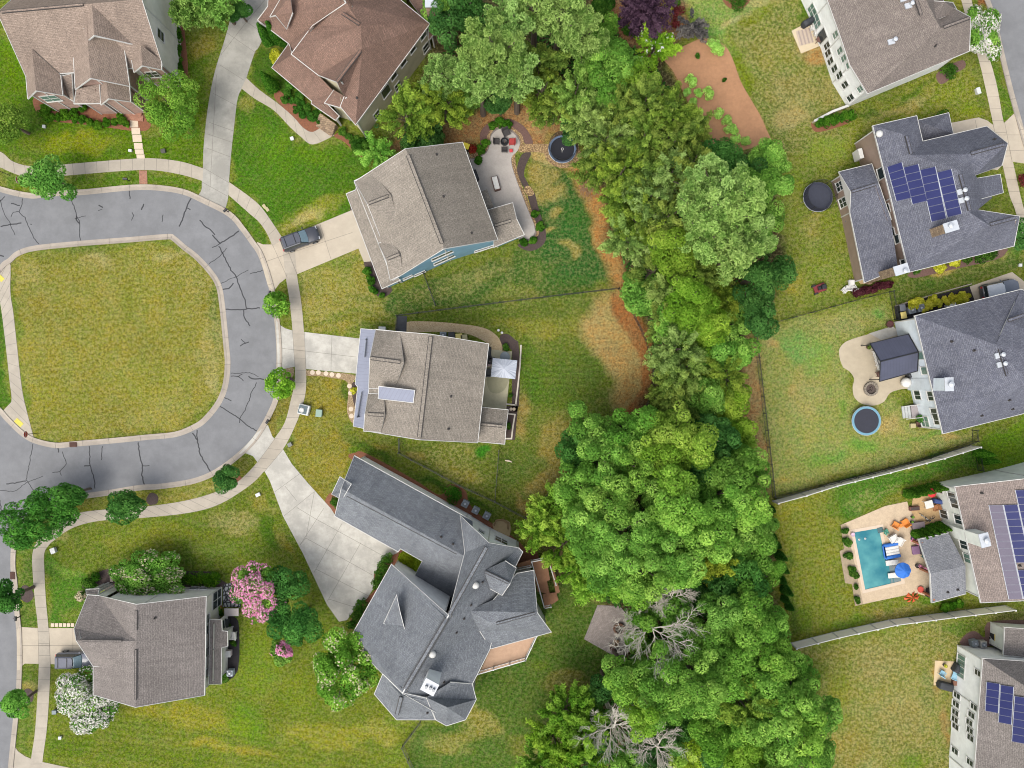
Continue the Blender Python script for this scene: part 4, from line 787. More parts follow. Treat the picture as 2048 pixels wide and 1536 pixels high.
cc_ = tsol.mix(alb((38, 44, 94), .6), alb((54, 60, 112), .6), tsol.noise(geo_, .5, 4, .6)); tsol.l(cc_, bs_.inputs['Base Color']); tsol.l(bs_.outputs[0], tsol.out.inputs[0]); SOLAR = tsol.m
SOLF = mat('panel_frame', (120, 124, 146), .4, .05)
SOLB = mat('cells_brown_reflection', (92, 84, 106), .6, .12, .8, 10, 0)  # brown reflection painted into the colour of these cells
# ---- A
h = House('brick_house', 'brick house with taupe shingle gables and a brick porch, upper left corner', 180, 60, SW_GR, SH_A)
h.roof('FL 52 152 6; FR 325 131 6; RR 283 -2 11; RL -5 25 11; BR 321 -44 6; BL 48 -22 6', 'FL FR RR RL; RL RR BR BL')
h.roof('L 56 197 5.5; _BL 52 150 6; _RB 64 98 8.2; AP 72 181 7.4; R 125 190 5.5; _BR 121 150 6', 'L AP _RB _BL; AP R _BR _RB', wm=BRICKW)
h.roof('_LB 146 90 7.6; L 151 178 6; AP 181 156 8.7; R 259 172 6; _RB 247 90 7.6; _RK 173 50 10', 'L AP _RK _LB; AP R _RB _RK', wm=BRICKW)
h.roof('_K 184 10 10.95; AP 188 70 10.6; L 172 84 9.1; _LB 164 20 9.6; R 279 91 7.3; _RB 322 126 6.25; _RT 232 8 10.4', 'AP _K _LB L; AP R _RB _RT _K', walls=True, z0=6)
h.roof('L 149 207 4.7; R 201 206 4.7; _RB 198 168 6; _LB 153 178 6', 'L R _RB _LB', wm=BRICKW)
h.roof('L 202 209 4.7; AP 217 197 6.5; R 261 203 4.7; _RB 258 166 5.4; _K 212 158 7; _LB 198 170 5.4', 'L AP _K _LB; AP R _RB _K', wm=BRICKW)
h.roof('L 268 144 6; AP 284 131 7.6; R 323 139 6; _RB 322 120 6.4; _K 282 90 8.6; _LB 262 112 6.8', 'L AP _K _LB; AP R _RB _K', wm=BRICKW)
h.roof('A 143 148 5.8; B 122 153 5.8; C 125 190 3.4; D 147 202 3.4', 'A B C D', walls=False)
h.window(320, 70, 1.0, 1.5, cols=1); h.window(101, 196, 1.7, 1.5, cols=2, g=GLASSG); h.window(306, 148, 1.2, 1.3, cols=2)
mb = MB(h.o); pc_ = P(262, 222); mb.box((pc_.x, pc_.y, .15), (3.0, 1.2, .3), R(-5)); mb.box((pc_.x+.1, pc_.y-.8, .08), (3.0, .8, .16), R(-5)); mb.build('porch_steps', BRK, h.root, uv=(1, 0, 0))
h.ridge((-5, 25, 11), (172, 9, 11), .05, .97, .25); h.done()
# ---- B
h = House('stone_house', 'large house with brown shingle roofs and beige siding at the top centre left', 680, 110, SW_BE, SH_B)
h.roof('S 711 249 6.2; E 859 48 6.6; _N1 796 -4 6.6; NN 770 -60 6.6; PK 721 50 10.8; K2 693 6 11; KN 660 -60 11; AP 674 164 9.6; V 724 98 10.3; G 681 213 6.4; _GL 650 206 5.4; _SG 689 193 7.2; _SG2 680 178 7.9; _W 637 150 6.2; W1 583 108 6.3; _W2 625 52 7.4',
       'S E PK V AP _SG2 _SG G; E _N1 NN KN K2 PK; AP V PK K2 _W2 W1 _W', wm=SW_BE)
h.roof('A 650 206 5.3; B 681 215 5.6; _C 692 194 7.4; _D 668 180 6.4', 'A B _C _D', wm=SW_BE)
h.roof('A 544 135 3.4; B 624 202 3.4; B2 623 207 3.4; Cc 671 240 3.4; D 678 232 3.5; _E 652 206 4.5; _E2 668 183 5.2; _F 637 151 5.4; _Gg 584 109 5.4; H1 578 87 3.4', 'A B B2 Cc D _E _E2 _F _Gg H1', wm=SW_BE)
h.roof('A 516 40 3.6; B 578 87 3.6; _C 584 108 4.4; _D 628 52 8.2; _E 690 6 10.6; F 650 -70 10.6; G1 540 -70 7.2; I 536 13 4.6', 'A B _C _D _E F G1 I', wm=SW_BE)
h.roof('L 541 33 5.9; AP 551 30 6.9; R 573 57 5.6; _RB 585 25 7.6; _K 580 -10 8.6; _LB 560 0 7.0', 'L AP _K _LB; AP R _RB _K', wm=SW_BE, z0=4)
h.roof('_A 796 -30 4.6; _B 857 52 4.6; C1 858 80 3.8; D 893 35 3.8; E1 868 13 3.9; F 820 -50 3.9', '_A _B C1 D E1 F', wm=STONEW)
for q in [(846, 71), (825, 98), (806, 125), (787, 152)]: h.window(*q, .9, .9, rows=1)
for q in [(851, 95), (795, 172), (753, 229)]: h.window(*q, .9, 1.5)
h.window(771, 182, 1.3, 2.0, cols=1, rows=1)
h.ridge((674, 164, 9.6), (724, 98, 10.3), .0, .95, .3); h.ridge((693, 32, 10.95), (721, 50, 10.8), -.3, .95, .3)
h.vent(714, 196)
cz = P(870, 38, 5); h.block('chimney', 0, 0, 0, 9.2, 1.3, 1.3, R(0), STONEW, PALEM, world=Vector((cz.x, cz.y, 0)))
mb = MB(h.o); c0 = P(658, 256)
for i in range(5): mb.box((c0.x+.14*i-.5, c0.y-.3+.22*i, .1+.12*i), (2.4, .42, .2+.24*i), R(-35))
mb.build('porch_steps', STONEW, h.root, uv=(1, 0, 0)); h.done()
# ---- C
h = House('blue_house', 'blue sided house with a grey brown gable roof beside the curved patio', 860, 420, SW_BL, SH_C)
h.roof('NW 709 364 6; RN 811 298 10.6; NE 925 285 6; SE 995 479 6; RS 888 497 10.6; SW 786 560 6', 'NW RN RS SW; RN NE SE RS')
h.roof('L 709 362 6; AP 735 408 8.3; R 764 481 6; _RB 800 460 7.6; _K 782 390 8.6; _LB 745 345 7.4', 'L AP _K _LB; AP R _RB _K')
h.roof('L 757 487 6; AP 772 519 7.3; R 781 560 6; _RB 806 548 6.8; _K 800 508 7.6; _LB 783 480 6.8', 'L AP _K _LB; AP R _RB _K')
h.roof('A 693 388 3.3; B 764 577 3.3; C1 800 560 3.6; _D 790 552 4.3; _E 714 364 4.3; F 712 380 4.1', 'A B C1 _D _E F')
h.roof('A 976 420 3.2; B 1025 406 3.2; K2 1033 438 4.4; D 1048 469 3.2; E 988 494 3.2; _K1 988 452 4.4', 'A B K2 _K1; _K1 K2 D E')
h.window(884, 510, 2.6, .9, cols=3, rows=1); h.window(888, 519, 2.6, .9, cols=3, rows=1); h.window(970, 496, 2.6, .5, cols=3, rows=1); h.window(839, 546, 1.3, .5, cols=2, rows=1); h.window(815, 554, 1.1, .5, cols=2, rows=1)
h.ridge((811, 298, 10.6), (888, 497, 10.6), .06, .95, .38); h.ridge((735, 408, 8.3), (782, 390, 8.6), .05, .9, .3); h.ridge((772, 519, 7.3), (800, 508, 7.6), .1, .95, .3); h.ridge((988, 452, 4.4), (1033, 438, 4.4), .02, .75, .3)
for q in [(873, 309), (887, 393), (943, 466)]: h.vent(*q)
mb = MB(h.o); c0 = P(974, 398); mb.box((c0.x, c0.y, .7), (.5, 2.4, 1.4), R(-70)); h.block('bay_window', 972, 400, 0, 2.4, 1.0, 2.2, R(20), SW_BL, SH_C); h.done()
# ---- D
h = House('metal_porch_house', 'grey brown roofed house with a pale metal porch roof facing the street', 850, 775, SW_W, SH_C)
h.roof('NW 752 660 5.8; RN 862 669 8.6; NE 977 688 5.8; SE 955 885 5.8; RS 838 879 8.6; SW 729 861 5.8', 'NW RN RS SW; RN NE SE RS')
h.roof('L 752 659 5.8; AP 740 716 8.0; R 738 776 5.8; _RB 790 778 7.0; _K 808 725 8.2; _LB 800 664 7.0', 'L AP _K _LB; AP R _RB _K')
h.roof('L 737 787 5.8; AP 730 828 7.1; R 728 862 5.8; _RB 762 864 6.7; _K 770 830 7.3; _LB 768 789 6.7', 'L AP _K _LB; AP R _RB _K')
h.roof('A 722 658 3.3; B 716 716 3.3; B2 711 768 3.3; B3 716 774 3.3; D 707 852 3.3; E 730 857 4.2; _F 742 786 4.2; _F2 748 716 4.4; G1 753 660 4.2', 'A B B2 B3 D E _F _F2 G1', m=METR, inset=1.2)
h.roof('A 758 773 8.1; B 829 781 8.5; Cc 826 805 8.2; D 757 797 7.8', 'A B Cc D', m=METR, z0=6.5, inset=.15, ft=.25)
h.roof('_A 964 815 3.4; B 1016 820 3.4; K2 1012 853 4.5; D 1009 888 3.4; E 955 883 3.4; _K1 960 848 4.5', '_A B K2 _K1; _K1 K2 D E')
h.ridge((862, 669, 8.6), (838, 879, 8.6), .02, .98, .42); h.ridge((740, 716, 8.0), (808, 725, 8.2), .03, .9, .34); h.ridge((730, 828, 7.1), (770, 830, 7.3), .15, .95, .34); h.ridge((960, 848, 4.5), (1012, 853, 4.5), .05, .85, .3)
for q in [(902, 793), (897, 858)]: h.vent(*q)
mb = MB(h.o)
for q in [(719, 665), (716, 725), (713, 768), (711, 800), (709, 848)]:
    c0 = P(*q, 3.0); mb = MB(h.o); mb.box((c0.x+.5, c0.y, 1.5), (.22, .22, 3.0)); mb.build('porch_post', WHITE, h.root)
h.done()
# ---- E
h = House('grey_roofed_house', 'sprawling white house with blue grey shingle roofs, a white chimney and a deck, lower centre', 860, 1200, SW_W, SH_E)
h.roof('NW 709 912 5.2; RK 683 977 7.9; _RE 950 1124 7.9; _NE 945 1042 5.2; W4 670 1032 4.6; S1 796 1103 4.6; S2 801 1097 =RK,W4,_RE; S3 845 1122 =RK,W4,_RE; S4 826 1160 =RK,W4,_RE; _M 905 1225 =RK,W4,_RE', 'NW RK _RE _NE; RK W4 S1 S2 S3 S4 _M _RE')
h.roof('A 680 954 6.7; B 702 968 7.9; _C 692 985 7.9; D 684 999 6.6; E 664 988 5.4', 'A B _C D E', walls=False)
h.roof('N 783 1129 5.6; AP 897 1231 10.9; K3 805 1386 10.9; _V 766 1348 8.4; W5 737 1318 6.2; W6 708 1263 5.4', 'N AP K3 _V W5 W6')
h.roof('K3 805 1386 10.9; _V 766 1348 8.4; W7 749 1388 6.2; S5 793 1439 6.6; S6 871 1439 6.2; _V3 855 1397 9.4', 'K3 _V W7 S5; K3 S5 S6 _V3')
h.roof('L 921 1032 6.0; AP 978 1086 10.9; R 1037 1096 6.0; R2 1045 1104 6.0; R3 1030 1134 6.0; _Q 1000 1215 6.0; S7 979 1299 6.0; S8 955 1347 6.0; S9 944 1368 6.0; _S10 900 1440 6.0; K3 805 1386 10.9; AP2 897 1231 10.9; _LL 930 1105 7.7', 'L AP AP2 _LL; AP R R2 R3 _Q S7 S8 S9 _S10 K3 AP2')
h.roof('_A 853 1395 9.6; K 895 1415 9.4; D1 871 1439 6.2; D2 893 1451 5.8; D3 931 1439 5.8; D4 952 1399 5.8; D5 944 1368 6.0; _B 900 1365 8.4', '_A D1 D2 K; K D2 D3; K D3 D4; K D4 D5 _B _A')
h.roof('_A 937 1222 8.8; K1 988 1248 8.8; K2 1074 1225 8.6; E1 1067 1141 5.4; E2 1034 1147 5.6; _E3 987 1200 7.8; S1 1102 1264 5.4; S2 982 1297 5.6; _S3 960 1262 7.2', '_A _E3 E2 E1 K2 K1; _A K1 K2 S1 S2 _S3')
h.roof('_A 968 1142 9.3; K 1020 1167 9.1; B 1032 1136 7.6; _B2 1010 1122 8.0; Cc 1004 1190 7.8; _D 980 1177 8.2', '_A _B2 B K; _A K Cc _D', z0=6)
h.roof('A 793 1191 8.9; B 812 1271 8.4; _Cc 768 1246 7.1; _D 800 1225 9.2', 'A _D B; A B _Cc', walls=False, ft=.06)
h.ridge((978, 1086, 10.9), (897, 1231, 10.9), .06, .98, .36); h.ridge((897, 1231, 10.9), (805, 1386, 10.9), .04, .95, .36); h.ridge((803, 1392, 10.7), (793, 1432, 7.4), .05, .9, .36); h.ridge((988, 1248, 8.8), (1074, 1225, 8.6), .05, .95, .24); h.ridge((968, 1142, 9.3), (1020, 1167, 9.1), .05, .95, .24); h.ridge((691, 988, 7.4), (921, 1110, 7.7), .02, .97, .24)
for q in [(951, 1170), (865, 1308)]: h.vent(*q, 'dome')
for q in [(965, 1164), (942, 1210), (928, 1237), (913, 1265), (888, 1364), (855, 1425), (882, 1074), (906, 1088)]: h.vent(*q)
cw = P(866, 1350, 9.0); h.block('chimney', 0, 0, 5, 12.4, 1.5, 1.3, R(-28), SW_W, PALEM, world=Vector((cw.x, cw.y, 0)))
mb = MB(h.o)
for d_ in ((-.35, .1), (.1, -.05), (.45, -.25)): mb.cyl((cw.x+d_[0], cw.y+d_[1], 12.5), .16, .35, 10)
mb.build('chimney_pot', GREYM, h.root)
h.window(1002, 1082, 1.5, 2.2, cols=2, g=GLASS); h.window(962, 1064, .7, 1.2)
dk = mat('tan_decking', (200, 164, 134), .8, .12, 3); dkb = mat('brown_decking', (166, 118, 84), .8, .15, 3)
mb = MB(h.o); mb.prism([p.to_2d() for p in G([(982, 1297), (1072, 1273), (1048, 1320), (957, 1349)], 3.2)], 3.0, 3.2); mb.build('deck_floor', dk, h.root)
def railing(h_, pts, z, n=None, hgt=1.0, m=WHITE, name='railing'):
    q = [P(p[0], p[1], z+hgt) for p in pts]; m_ = MB(h_.o)
    for i in range(len(q)-1):
        a, b = q[i], q[i+1]; d = b-a; L_ = d.length; ang = math.atan2(d.y, d.x)
        m_.box((a+b)/2, (L_, .1, .08), ang); m_.box((a+b)/2-Vector((0, 0, hgt-.12)), (L_, .07, .06), ang)
        k = max(1, int(L_/1.6))
        for j in range(k+1): m_.box(a.lerp(b, j/k)-Vector((0, 0, hgt/2-.06)), (.14, .14, hgt+.1), ang)
        for j in range(int(L_/.16)): m_.box(a.lerp(b, (j+.5)/int(L_/.16))-Vector((0, 0, hgt/2)), (.03, .03, hgt-.1), ang)
    return m_.build(name, m, h_.root)
railing(h, [(1074, 1272), (1051, 1321), (955, 1349)], 3.2)
mb = MB(h.o); mb.prism([p.to_2d() for p in G([(1063, 1122), (1093, 1118), (1100, 1160), (1075, 1168)], 2.9)], 2.7, 2.9)
a_ = P(1085, 1146, 2.9); 
for i in range(11):
    c0 = P(1079+i*.9, 1147+i*4.3, 2.6-.05*i); mb.box((c0.x, c0.y, 2.7-i*.22), (1.5, .32, .06), R(-14))
mb.prism([p.to_2d() for p in G([(1085, 1188), (1112, 1185), (1117, 1200), (1090, 1218)], .4)], .2, .4)
mb.prism([p.to_2d() for p in G([(1098, 1120), (1103, 1118), (1120, 1184), (1112, 1188)], 1.6)], 1.4, 1.6)
mb.prism([p.to_2d() for p in G([(1034, 1128), (1060, 1120), (1064, 1134), (1037, 1142)], 2.9)], 2.7, 2.9); mb.build('stairs', dkb, h.root)
railing(h, [(1063, 1124), (1094, 1118)], 2.8); railing(h, [(1096, 1118), (1112, 1170)], 2.3); railing(h, [(1064, 1126), (1089, 1217), (1102, 1214)], 2.4); railing(h, [(1034, 1140), (1062, 1134)], 2.9)
h.done()
# ---- F
h = House('grey_brown_house', 'cream sided house with a grey brown shingle roof, lower left', 290, 1300, SW_GR, SH_F)
h.roof('RN 273 1209 9; NE 412 1193 5.6; SE 409 1390 5.6; RS 271 1414 9; SW 187 1389 5.6; _W 187 1332 5.6; _WI 240 1290 7.9; _NI 200 1192 5.6; ', 'RN NE SE RS; RN RS SW _W _WI _NI')
h.roof('N 176 1190 5.6; _NB 204 1192 5.6; _K 270 1282 9; _SB 240 1330 7.6; S 187 1332 5.6; AP 153 1281 8.7; N2 149 1257 7.4', 'N _NB _K AP N2; AP _K _SB S')
h.roof('A 173 1179 3.3; B 198 1178 3.3; Cc 196 1190 3.8; D 173 1189 3.8', 'A B Cc D', inset=.2)
h.roof('_A 420 1240 4.3; B 443 1240 3.2; B2 444 1262 3.2; Cc 455 1263 2.9; D 455 1292 2.9; D2 443 1295 3.2; E 442 1367 3.2; _F 418 1368 4.3; F2 419 1300 4.3', '_A B B2 Cc D D2 E _F F2')
h.ridge((273, 1209, 9), (271, 1414, 9), .06, .25, .22); h.ridge((273, 1209, 9), (271, 1414, 9), .44, .93, .22); h.ridge((153, 1281, 8.7), (270, 1282, 9), .1, .78, .2)
h.vent(310, 1236)
h.window(388, 1177, .8, .8); h.window(408, 1177, .8, .8); h.window(437, 1195, 2.0, 2.4, cols=2); h.window(414, 1238, 1.0, .9); h.window(415, 1258, 1.0, .9); h.window(414, 1303, 1.0, .9); h.window(414, 1345, 1.0, .9); h.window(448, 1247, 1.0, 1.2)
mb = MB(h.o); a_ = P(176, 1183, 3.0); b_ = P(208, 1168, 0); mb.tube([P(178, 1184, 3.0), P(196, 1178, 3.0)], .07); mb.box(P(205, 1172, 1.5), (.2, .2, 3)); mb.build('porch_posts', WHITE, h.root)
h.done()
# ---- G
h = House('white_house', 'white sided house with many back windows and a tan grey roof, upper right', 1790, 80, SW_W, SH_G)
h.roof('NW 1622 -70 5.8; W1 1655 0 5.8; W2 1680 70 5.8; W3 1700 130 5.8; SW 1735 187 5.8; SE 1938 102 5.8; EA 1941 35 9.0; _EB 1888 6 6.2; NE 1860 -80 5.8; K2 1881 57 9.2; K1 1806 -90 9.6', 'NW W1 W2 W3 SW K2 K1; SW SE EA K2; EA _EB NE K1 K2')
h.roof('AP 1890 4 8.6; L 1858 2 7.6; R 1905 6 6; _K 1872 40 9.1; _LB 1850 30 8.6; _RB 1915 22 7', 'L AP _K _LB; AP R _RB _K', z0=5)
for q in [(1625, 20), (1630, 31), (1635, 45)]: h.window(q[0], q[1], 1.1, 1.5, cols=2, g=GLASSG)
h.window(1645, 72, 1.2, 2.1, cols=1, rows=1)
for q in [(1651, 91), (1653, 106), (1658, 122), (1666, 137), (1676, 150), (1687, 169), (1698, 195)]: h.window(q[0]+4, q[1], .62, 1.3, cols=1, g=GLASS)
for q in [(1672, 69), (1681, 101), (1689, 116), (1699, 129), (1722, 177)]: h.window(q[0], q[1], .6, 1.1, g=GLASSG)
for q in [(1816, 12), (1806, -2)]: h.vent(*q, 'white')
h.vent(1782, 84, 'white'); h.vent(1870, 92); h.ridge((1881, 57, 9.2), (1941, 35, 9.0), .1, .95, .3); h.ridge((1832, 0, 9.4), (1842, 30, 9.3), 0, 1, .3)
h.done()
# ---- H
h = House('solar_roof_house', 'taupe house with a slate grey roof carrying four stepped columns of blue solar panels', 1850, 400, SW_T, SH_H)
h.roof('NW 1746 252 5.8; N 1833 232 5.8; I 1845 283 5.8; NN 1973 253 5.8; AP 2015 287 9.3; NE 2003 331 5.8; _X 1950 350 8.4; _Y 1985 395 6.4; _Z 1955 420 8.6; AQ 2039 433 9.3; SE 2027 492 5.8; SW 1818 544 5.8; W1 1782 395 =NW,SW,K1; KN 1812 270 =NW,SW,K1; _KV 1822 310 =NW,SW,K1; K1 1919 340 9.8; K2 1940 425 =NW,SW,K1; KA 1938 308 9.4; KB 1977 450 9.4',
       'NW KN _KV K1 K2 SW W1; NW N I KN; KN I _KV; I NN AP KA K1 _KV; AP NE _X KA; KA _X K1; K1 _X _Y _Z K2; _Z AQ KB; _Z KB K2; K2 KB AQ SE SW')
h.roof('_A 1925 362 9; B 2000 349 6.2; Cc 2006 385 6.2; _D 1935 405 9', '_A B Cc _D')
h.roof('A 1836 241 3.3; B 1897 226 3.3; Cc 1906 267 3.3; _D 1846 284 3.3; K 1868 254 4.6', 'A B K; B Cc K; Cc _D K; _D A K')
h.roof('A 1678 344 3.4; B 1743 328 3.4; K2 1757 367 5.0; K1 1702 384 4.9; _C 1782 440 4.8; _C1 1796 537 4.8; D 1729 565 3.3; E 1700 424 3.3', 'A B K2 K1; A K1 E; K1 K2 _C E; E _C _C1 D', wm=SW_T)
for q in [(1690, 351 + 20), ]: pass
h.window(1681, 372, 1.0, 1.6, cols=2); h.window(1687, 405, 1.0, 1.6, cols=2); h.window(1764, 346, 1.2, 1.4, rows=1)
for q in [(1776, 416), (1777, 431), (1779, 448), (1786, 464), (1795, 478), (1808, 527)]: h.window(q[0], q[1], .9, .8, rows=1)
for quad, n in [([(1774, 334), (1804, 324), (1823, 396), (1793, 403)], 5), ([(1807, 335), (1837, 328), (1855, 402), (1825, 409)], 5), ([(1840, 340), (1871, 333), (1893, 437), (1863, 444)], 7), ([(1874, 345), (1903, 338), (1924, 428), (1895, 435)], 6)]: h.solar(quad, n, pq=(1850, 380))
h.ridge((1812, 270, 7.6), (1822, 308, 8.0), .05, 1, .3); h.ridge((1919, 345, 9.8), (1940, 425, 9.8), .05, .95, .34); h.ridge((1938, 308, 9.4), (2015, 287, 9.3), .05, .9, .34); h.ridge((1977, 450, 9.4), (2039, 433, 9.3), .05, .85, .34); h.ridge((1702, 384, 4.9), (1757, 367, 5.0), .02, .9, .28)
for q in [(1920, 384), (1923, 401)]: h.vent(*q, 'white')
h.vent(1758, 268, 'dome'); h.vent(1988, 279)
cz = P(1872, 464, 7.3); h.block('chimney', 0, 0, 5.5, 10.3, 1.5, 1.0, R(17), STONEW, PALEM, world=Vector((cz.x, cz.y, 0)))
cz = P(1772, 548, 4.0); h.block('chimney', 0, 0, 0, 7.6, 1.6, 1.0, R(17), STONEW, PALEM, world=Vector((cz.x, cz.y, 0)))
for q in [(1901, 452, 10.6), (1810, 542, 7.9)]:
    c0 = P(*q); mb = MB(h.o); mb.cyl((c0.x, c0.y, q[2]-.3), .18, .45, 10); mb.lathe((c0.x, c0.y, q[2]+.15), [(.28, 0), (.28, .08), (.05, .2)], 12); mb.build('flue_cap', PALEM, h.root)
mb = MB(h.o); c0 = P(1726, 305, 2.6); mb.box((c0.x-.1, c0.y, 1.5), (.5, 1.2, 1.6), R(14)); mb.build('meter_cabinet', WHITE, h.root)
h.done()
# ---- I
h = House('dark_roofed_house', 'pale blue white house with dark slate roof and tall boxed chimney, right edge', 1960, 720, SW_WB, SH_H)
h.roof('NW 1830 632 5.8; SW 1886 867 5.8; SE 2110 811 5.8; NE 2042 579 5.8; K2 2055 765 9.6; K1 1992 690 9.3; _KN 2014 640 8.2; EB 2150 620 5.8; EM 2160 720 9', 'NW SW K2 K1; NW K1 _KN NE; SW SE K2; K1 _KN NE EB EM K2; K2 EM SE')
for q in [(1843, 711), (1851, 741)]: h.window(q[0], q[1], .8, 1.4, rows=1, g=GLASSG)
for q in [(1836, 790), (1863, 792), (1870, 826), (1875, 840)]: h.window(q[0], q[1], 1.0, 1.2, cols=2, rows=1)
h.window(1851, 843, 1.2, 1.5, cols=2, g=GLASSG)
for q in [(1903, 683), (1948, 701), (2018, 800), (2025, 818), (1963, 831)]: h.vent(*q)
for q in [(1996, 711), (2000, 729)]: h.vent(*q, 'white')
h.ridge((1998, 698, 9.3), (2014, 752, 9.4), 0, 1, .2); h.ridge((2016, 641, 8.3), (2048, 630, 8.4), 0, 1, .3)
cc0 = P(1814, 758, 0); cc1 = P(1814, 779, 0); cm = (cc0+cc1)/2; h.block('chimney', 0, 0, 0, 8.3, .9, 1.45, R(2), SW_WB, PALEM, world=Vector((cm.x+.5, cm.y, 0)))
mb = MB(h.o); mb.cyl((cm.x+.5, cm.y, 8.3), .2, .6, 12); mb.lathe((cm.x+.5, cm.y, 8.85), [(.32, 0), (.32, .1), (.05, .25)], 14); mb.build('flue_cap', PALEM, h.root)
h.done()
# ---- J
h = House('pool_house', 'cream house with solar panels and a covered porch beside the swimming pool', 1990, 1080, SW_G, SH_J)
h.roof('NW 1910 973.5 5.4; SW 1962 1205 5.4; SA 2148 1196 9.6; NA 2094 953 9.6; NE 2210 900 5.4; SE 2270 1150 5.4', 'NW SW SA NA; NA SA SE NE')
h.roof('A 1838 1079 3.0; _B 1897 1066 3.0; _K2 1931 1131 4.6; _D 1932 1187 3.2; E 1864 1205 3.0; K1 1861 1147 4.5', 'A _B _K2 K1; K1 _K2 _D E', m=SH_P, walls=False, ft=.28)
mb = MB(h.o)
for q in [(1845, 1090), (1861, 1147), (1867, 1196)]:
    c0 = P(*q, 2.8); mb.box((c0.x+.15, c0.y, 1.32), (.25, .25, 2.64), R(12))
for a_, b_ in (((1842, 1084), (1861, 1150)), ((1861, 1150), (1866, 1200))):
    p = P(*a_, 2.9); q = P(*b_, 2.9); d = q-p; mb.box((p+q)/2+Vector((0, 0, .1)), (d.length, .2, .35), math.atan2(d.y, d.x))
mb.build('porch_frame', mat('cedar_timber', (168, 106, 74), .8, .15, 4), h.root)
for q in [(1878, 977), (1905, 994), (1910, 1007), (1889, 1028), (1918, 1039), (1929, 1089), (1937, 1117)]: h.window(q[0], q[1], 1.0, 1.4, cols=2, rows=1, g=GLASSG if q[1] > 1100 else GLASS)
def cols_j(i): return None
o0 = Vector((1977.5, 1010)); du = Vector((28.8, -.8)); dv = Vector((40, 188))
for i, (n0, n1, sk) in enumerate([(0, 13, ()), (0, 13, (8,)), (-2, 12, ())]):
    q0 = o0+du*i*1.02+dv*(n0/13); q1 = o0+du*i*1.02+dv*(n1/13)
    h.solar([(q0.x, q0.y), (q0.x+du.x*.97, q0.y+du.y), (q1.x+du.x*.97, q1.y+du.y), (q1.x, q1.y)], n1-n0, sk, m=SOLB if i == 0 else None)
h.vent(1963, 986); h.vent(2039, 1131); h.vent(1895, 1184); h.vent(1915, 1179)
cj = (P(1873, 1041)+P(1884, 1061))/2; h.block('chimney', 0, 0, 0, 8.2, 1.0, 1.5, R(14), SW_G, PALEM, world=Vector((cj.x+.6, cj.y-.15, 0)))
mb = MB(h.o); mb.cyl((cj.x+.6, cj.y-.15, 8.2), .2, .5, 12); mb.lathe((cj.x+.6, cj.y-.15, 8.7), [(.32, 0), (.32, .1), (.05, .25)], 14); mb.build('flue_cap', PALEM, h.root)
h.done()
# ---- K
h = House('corner_house', 'white house with a taupe roof and solar panels cut by the lower right corner', 2010, 1420, SW_W, SH_F)
h.roof('NW 1966 1317 5.8; W1 1958 1420 5.8; W2 1948 1560 5.8; W3 1946 1640 5.8; KS 2090 1640 10; K 2085 1395 10; NE 2200 1333 5.8; SE 2200 1640 5.8', 'NW W1 W2 W3 KS K; NW K NE; K KS SE NE')
h.roof('A 2010 1255 3.4; B 2110 1262 3.4; Cc 2110 1320 3.6; D 2007 1310 3.4', 'A B Cc D', wm=SW_G)
for q in [(1924, 1320), (1923, 1333), (1922, 1346), ]: h.window(q[0], q[1], 1.0, 1.4, cols=2, rows=1, g=GLASSG)
for q in [(1915, 1391), (1911, 1407), (1909, 1423), (1909, 1438), (1912, 1453), (1911, 1502)]: h.window(q[0], q[1], .55, 1.2, rows=2)
for q in [(1957, 1346), (1949, 1414), (1944, 1430), (1940, 1445), (1941, 1461), (1942, 1476), (1941, 1525)]: h.window(q[0], q[1], .55, 1.1, rows=2, g=GLASS)
for i, (y0, y1, n) in enumerate([(1363, 1421, 4), (1369, 1444, 5), (1391, 1482, 6)]): h.solar([(1974+i*28, y0), (2000+i*28, y0+4), (1997+i*28-(i*1.5), y1+5), (1971+i*28-(i*1.5), y1)], n)
h.done()
# ================================================================= TREES AND PLANTS
def leafmat(name, c0, c1, c2, trans=.42, k=LEAFK):
    """c0 = dark end, c1 = body, c2 = pale end; per-leaf value in attribute 'v', per-tree tint from the object colour"""
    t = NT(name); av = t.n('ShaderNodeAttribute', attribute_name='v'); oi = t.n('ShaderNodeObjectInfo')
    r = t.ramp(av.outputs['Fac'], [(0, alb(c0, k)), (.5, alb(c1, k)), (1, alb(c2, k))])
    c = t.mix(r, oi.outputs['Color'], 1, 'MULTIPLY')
    d = t.n('ShaderNodeBsdfDiffuse'); t.l(c, d.inputs[0]); tr = t.n('ShaderNodeBsdfTranslucent'); t.l(c, tr.inputs[0])
    m = t.n('ShaderNodeMixShader', i_0=trans); t.l(d.outputs[0], m.inputs[1]); t.l(tr.outputs[0], m.inputs[2]); t.l(m.outputs[0], t.out.inputs[0])
    MATS[name] = t.m; return t.m
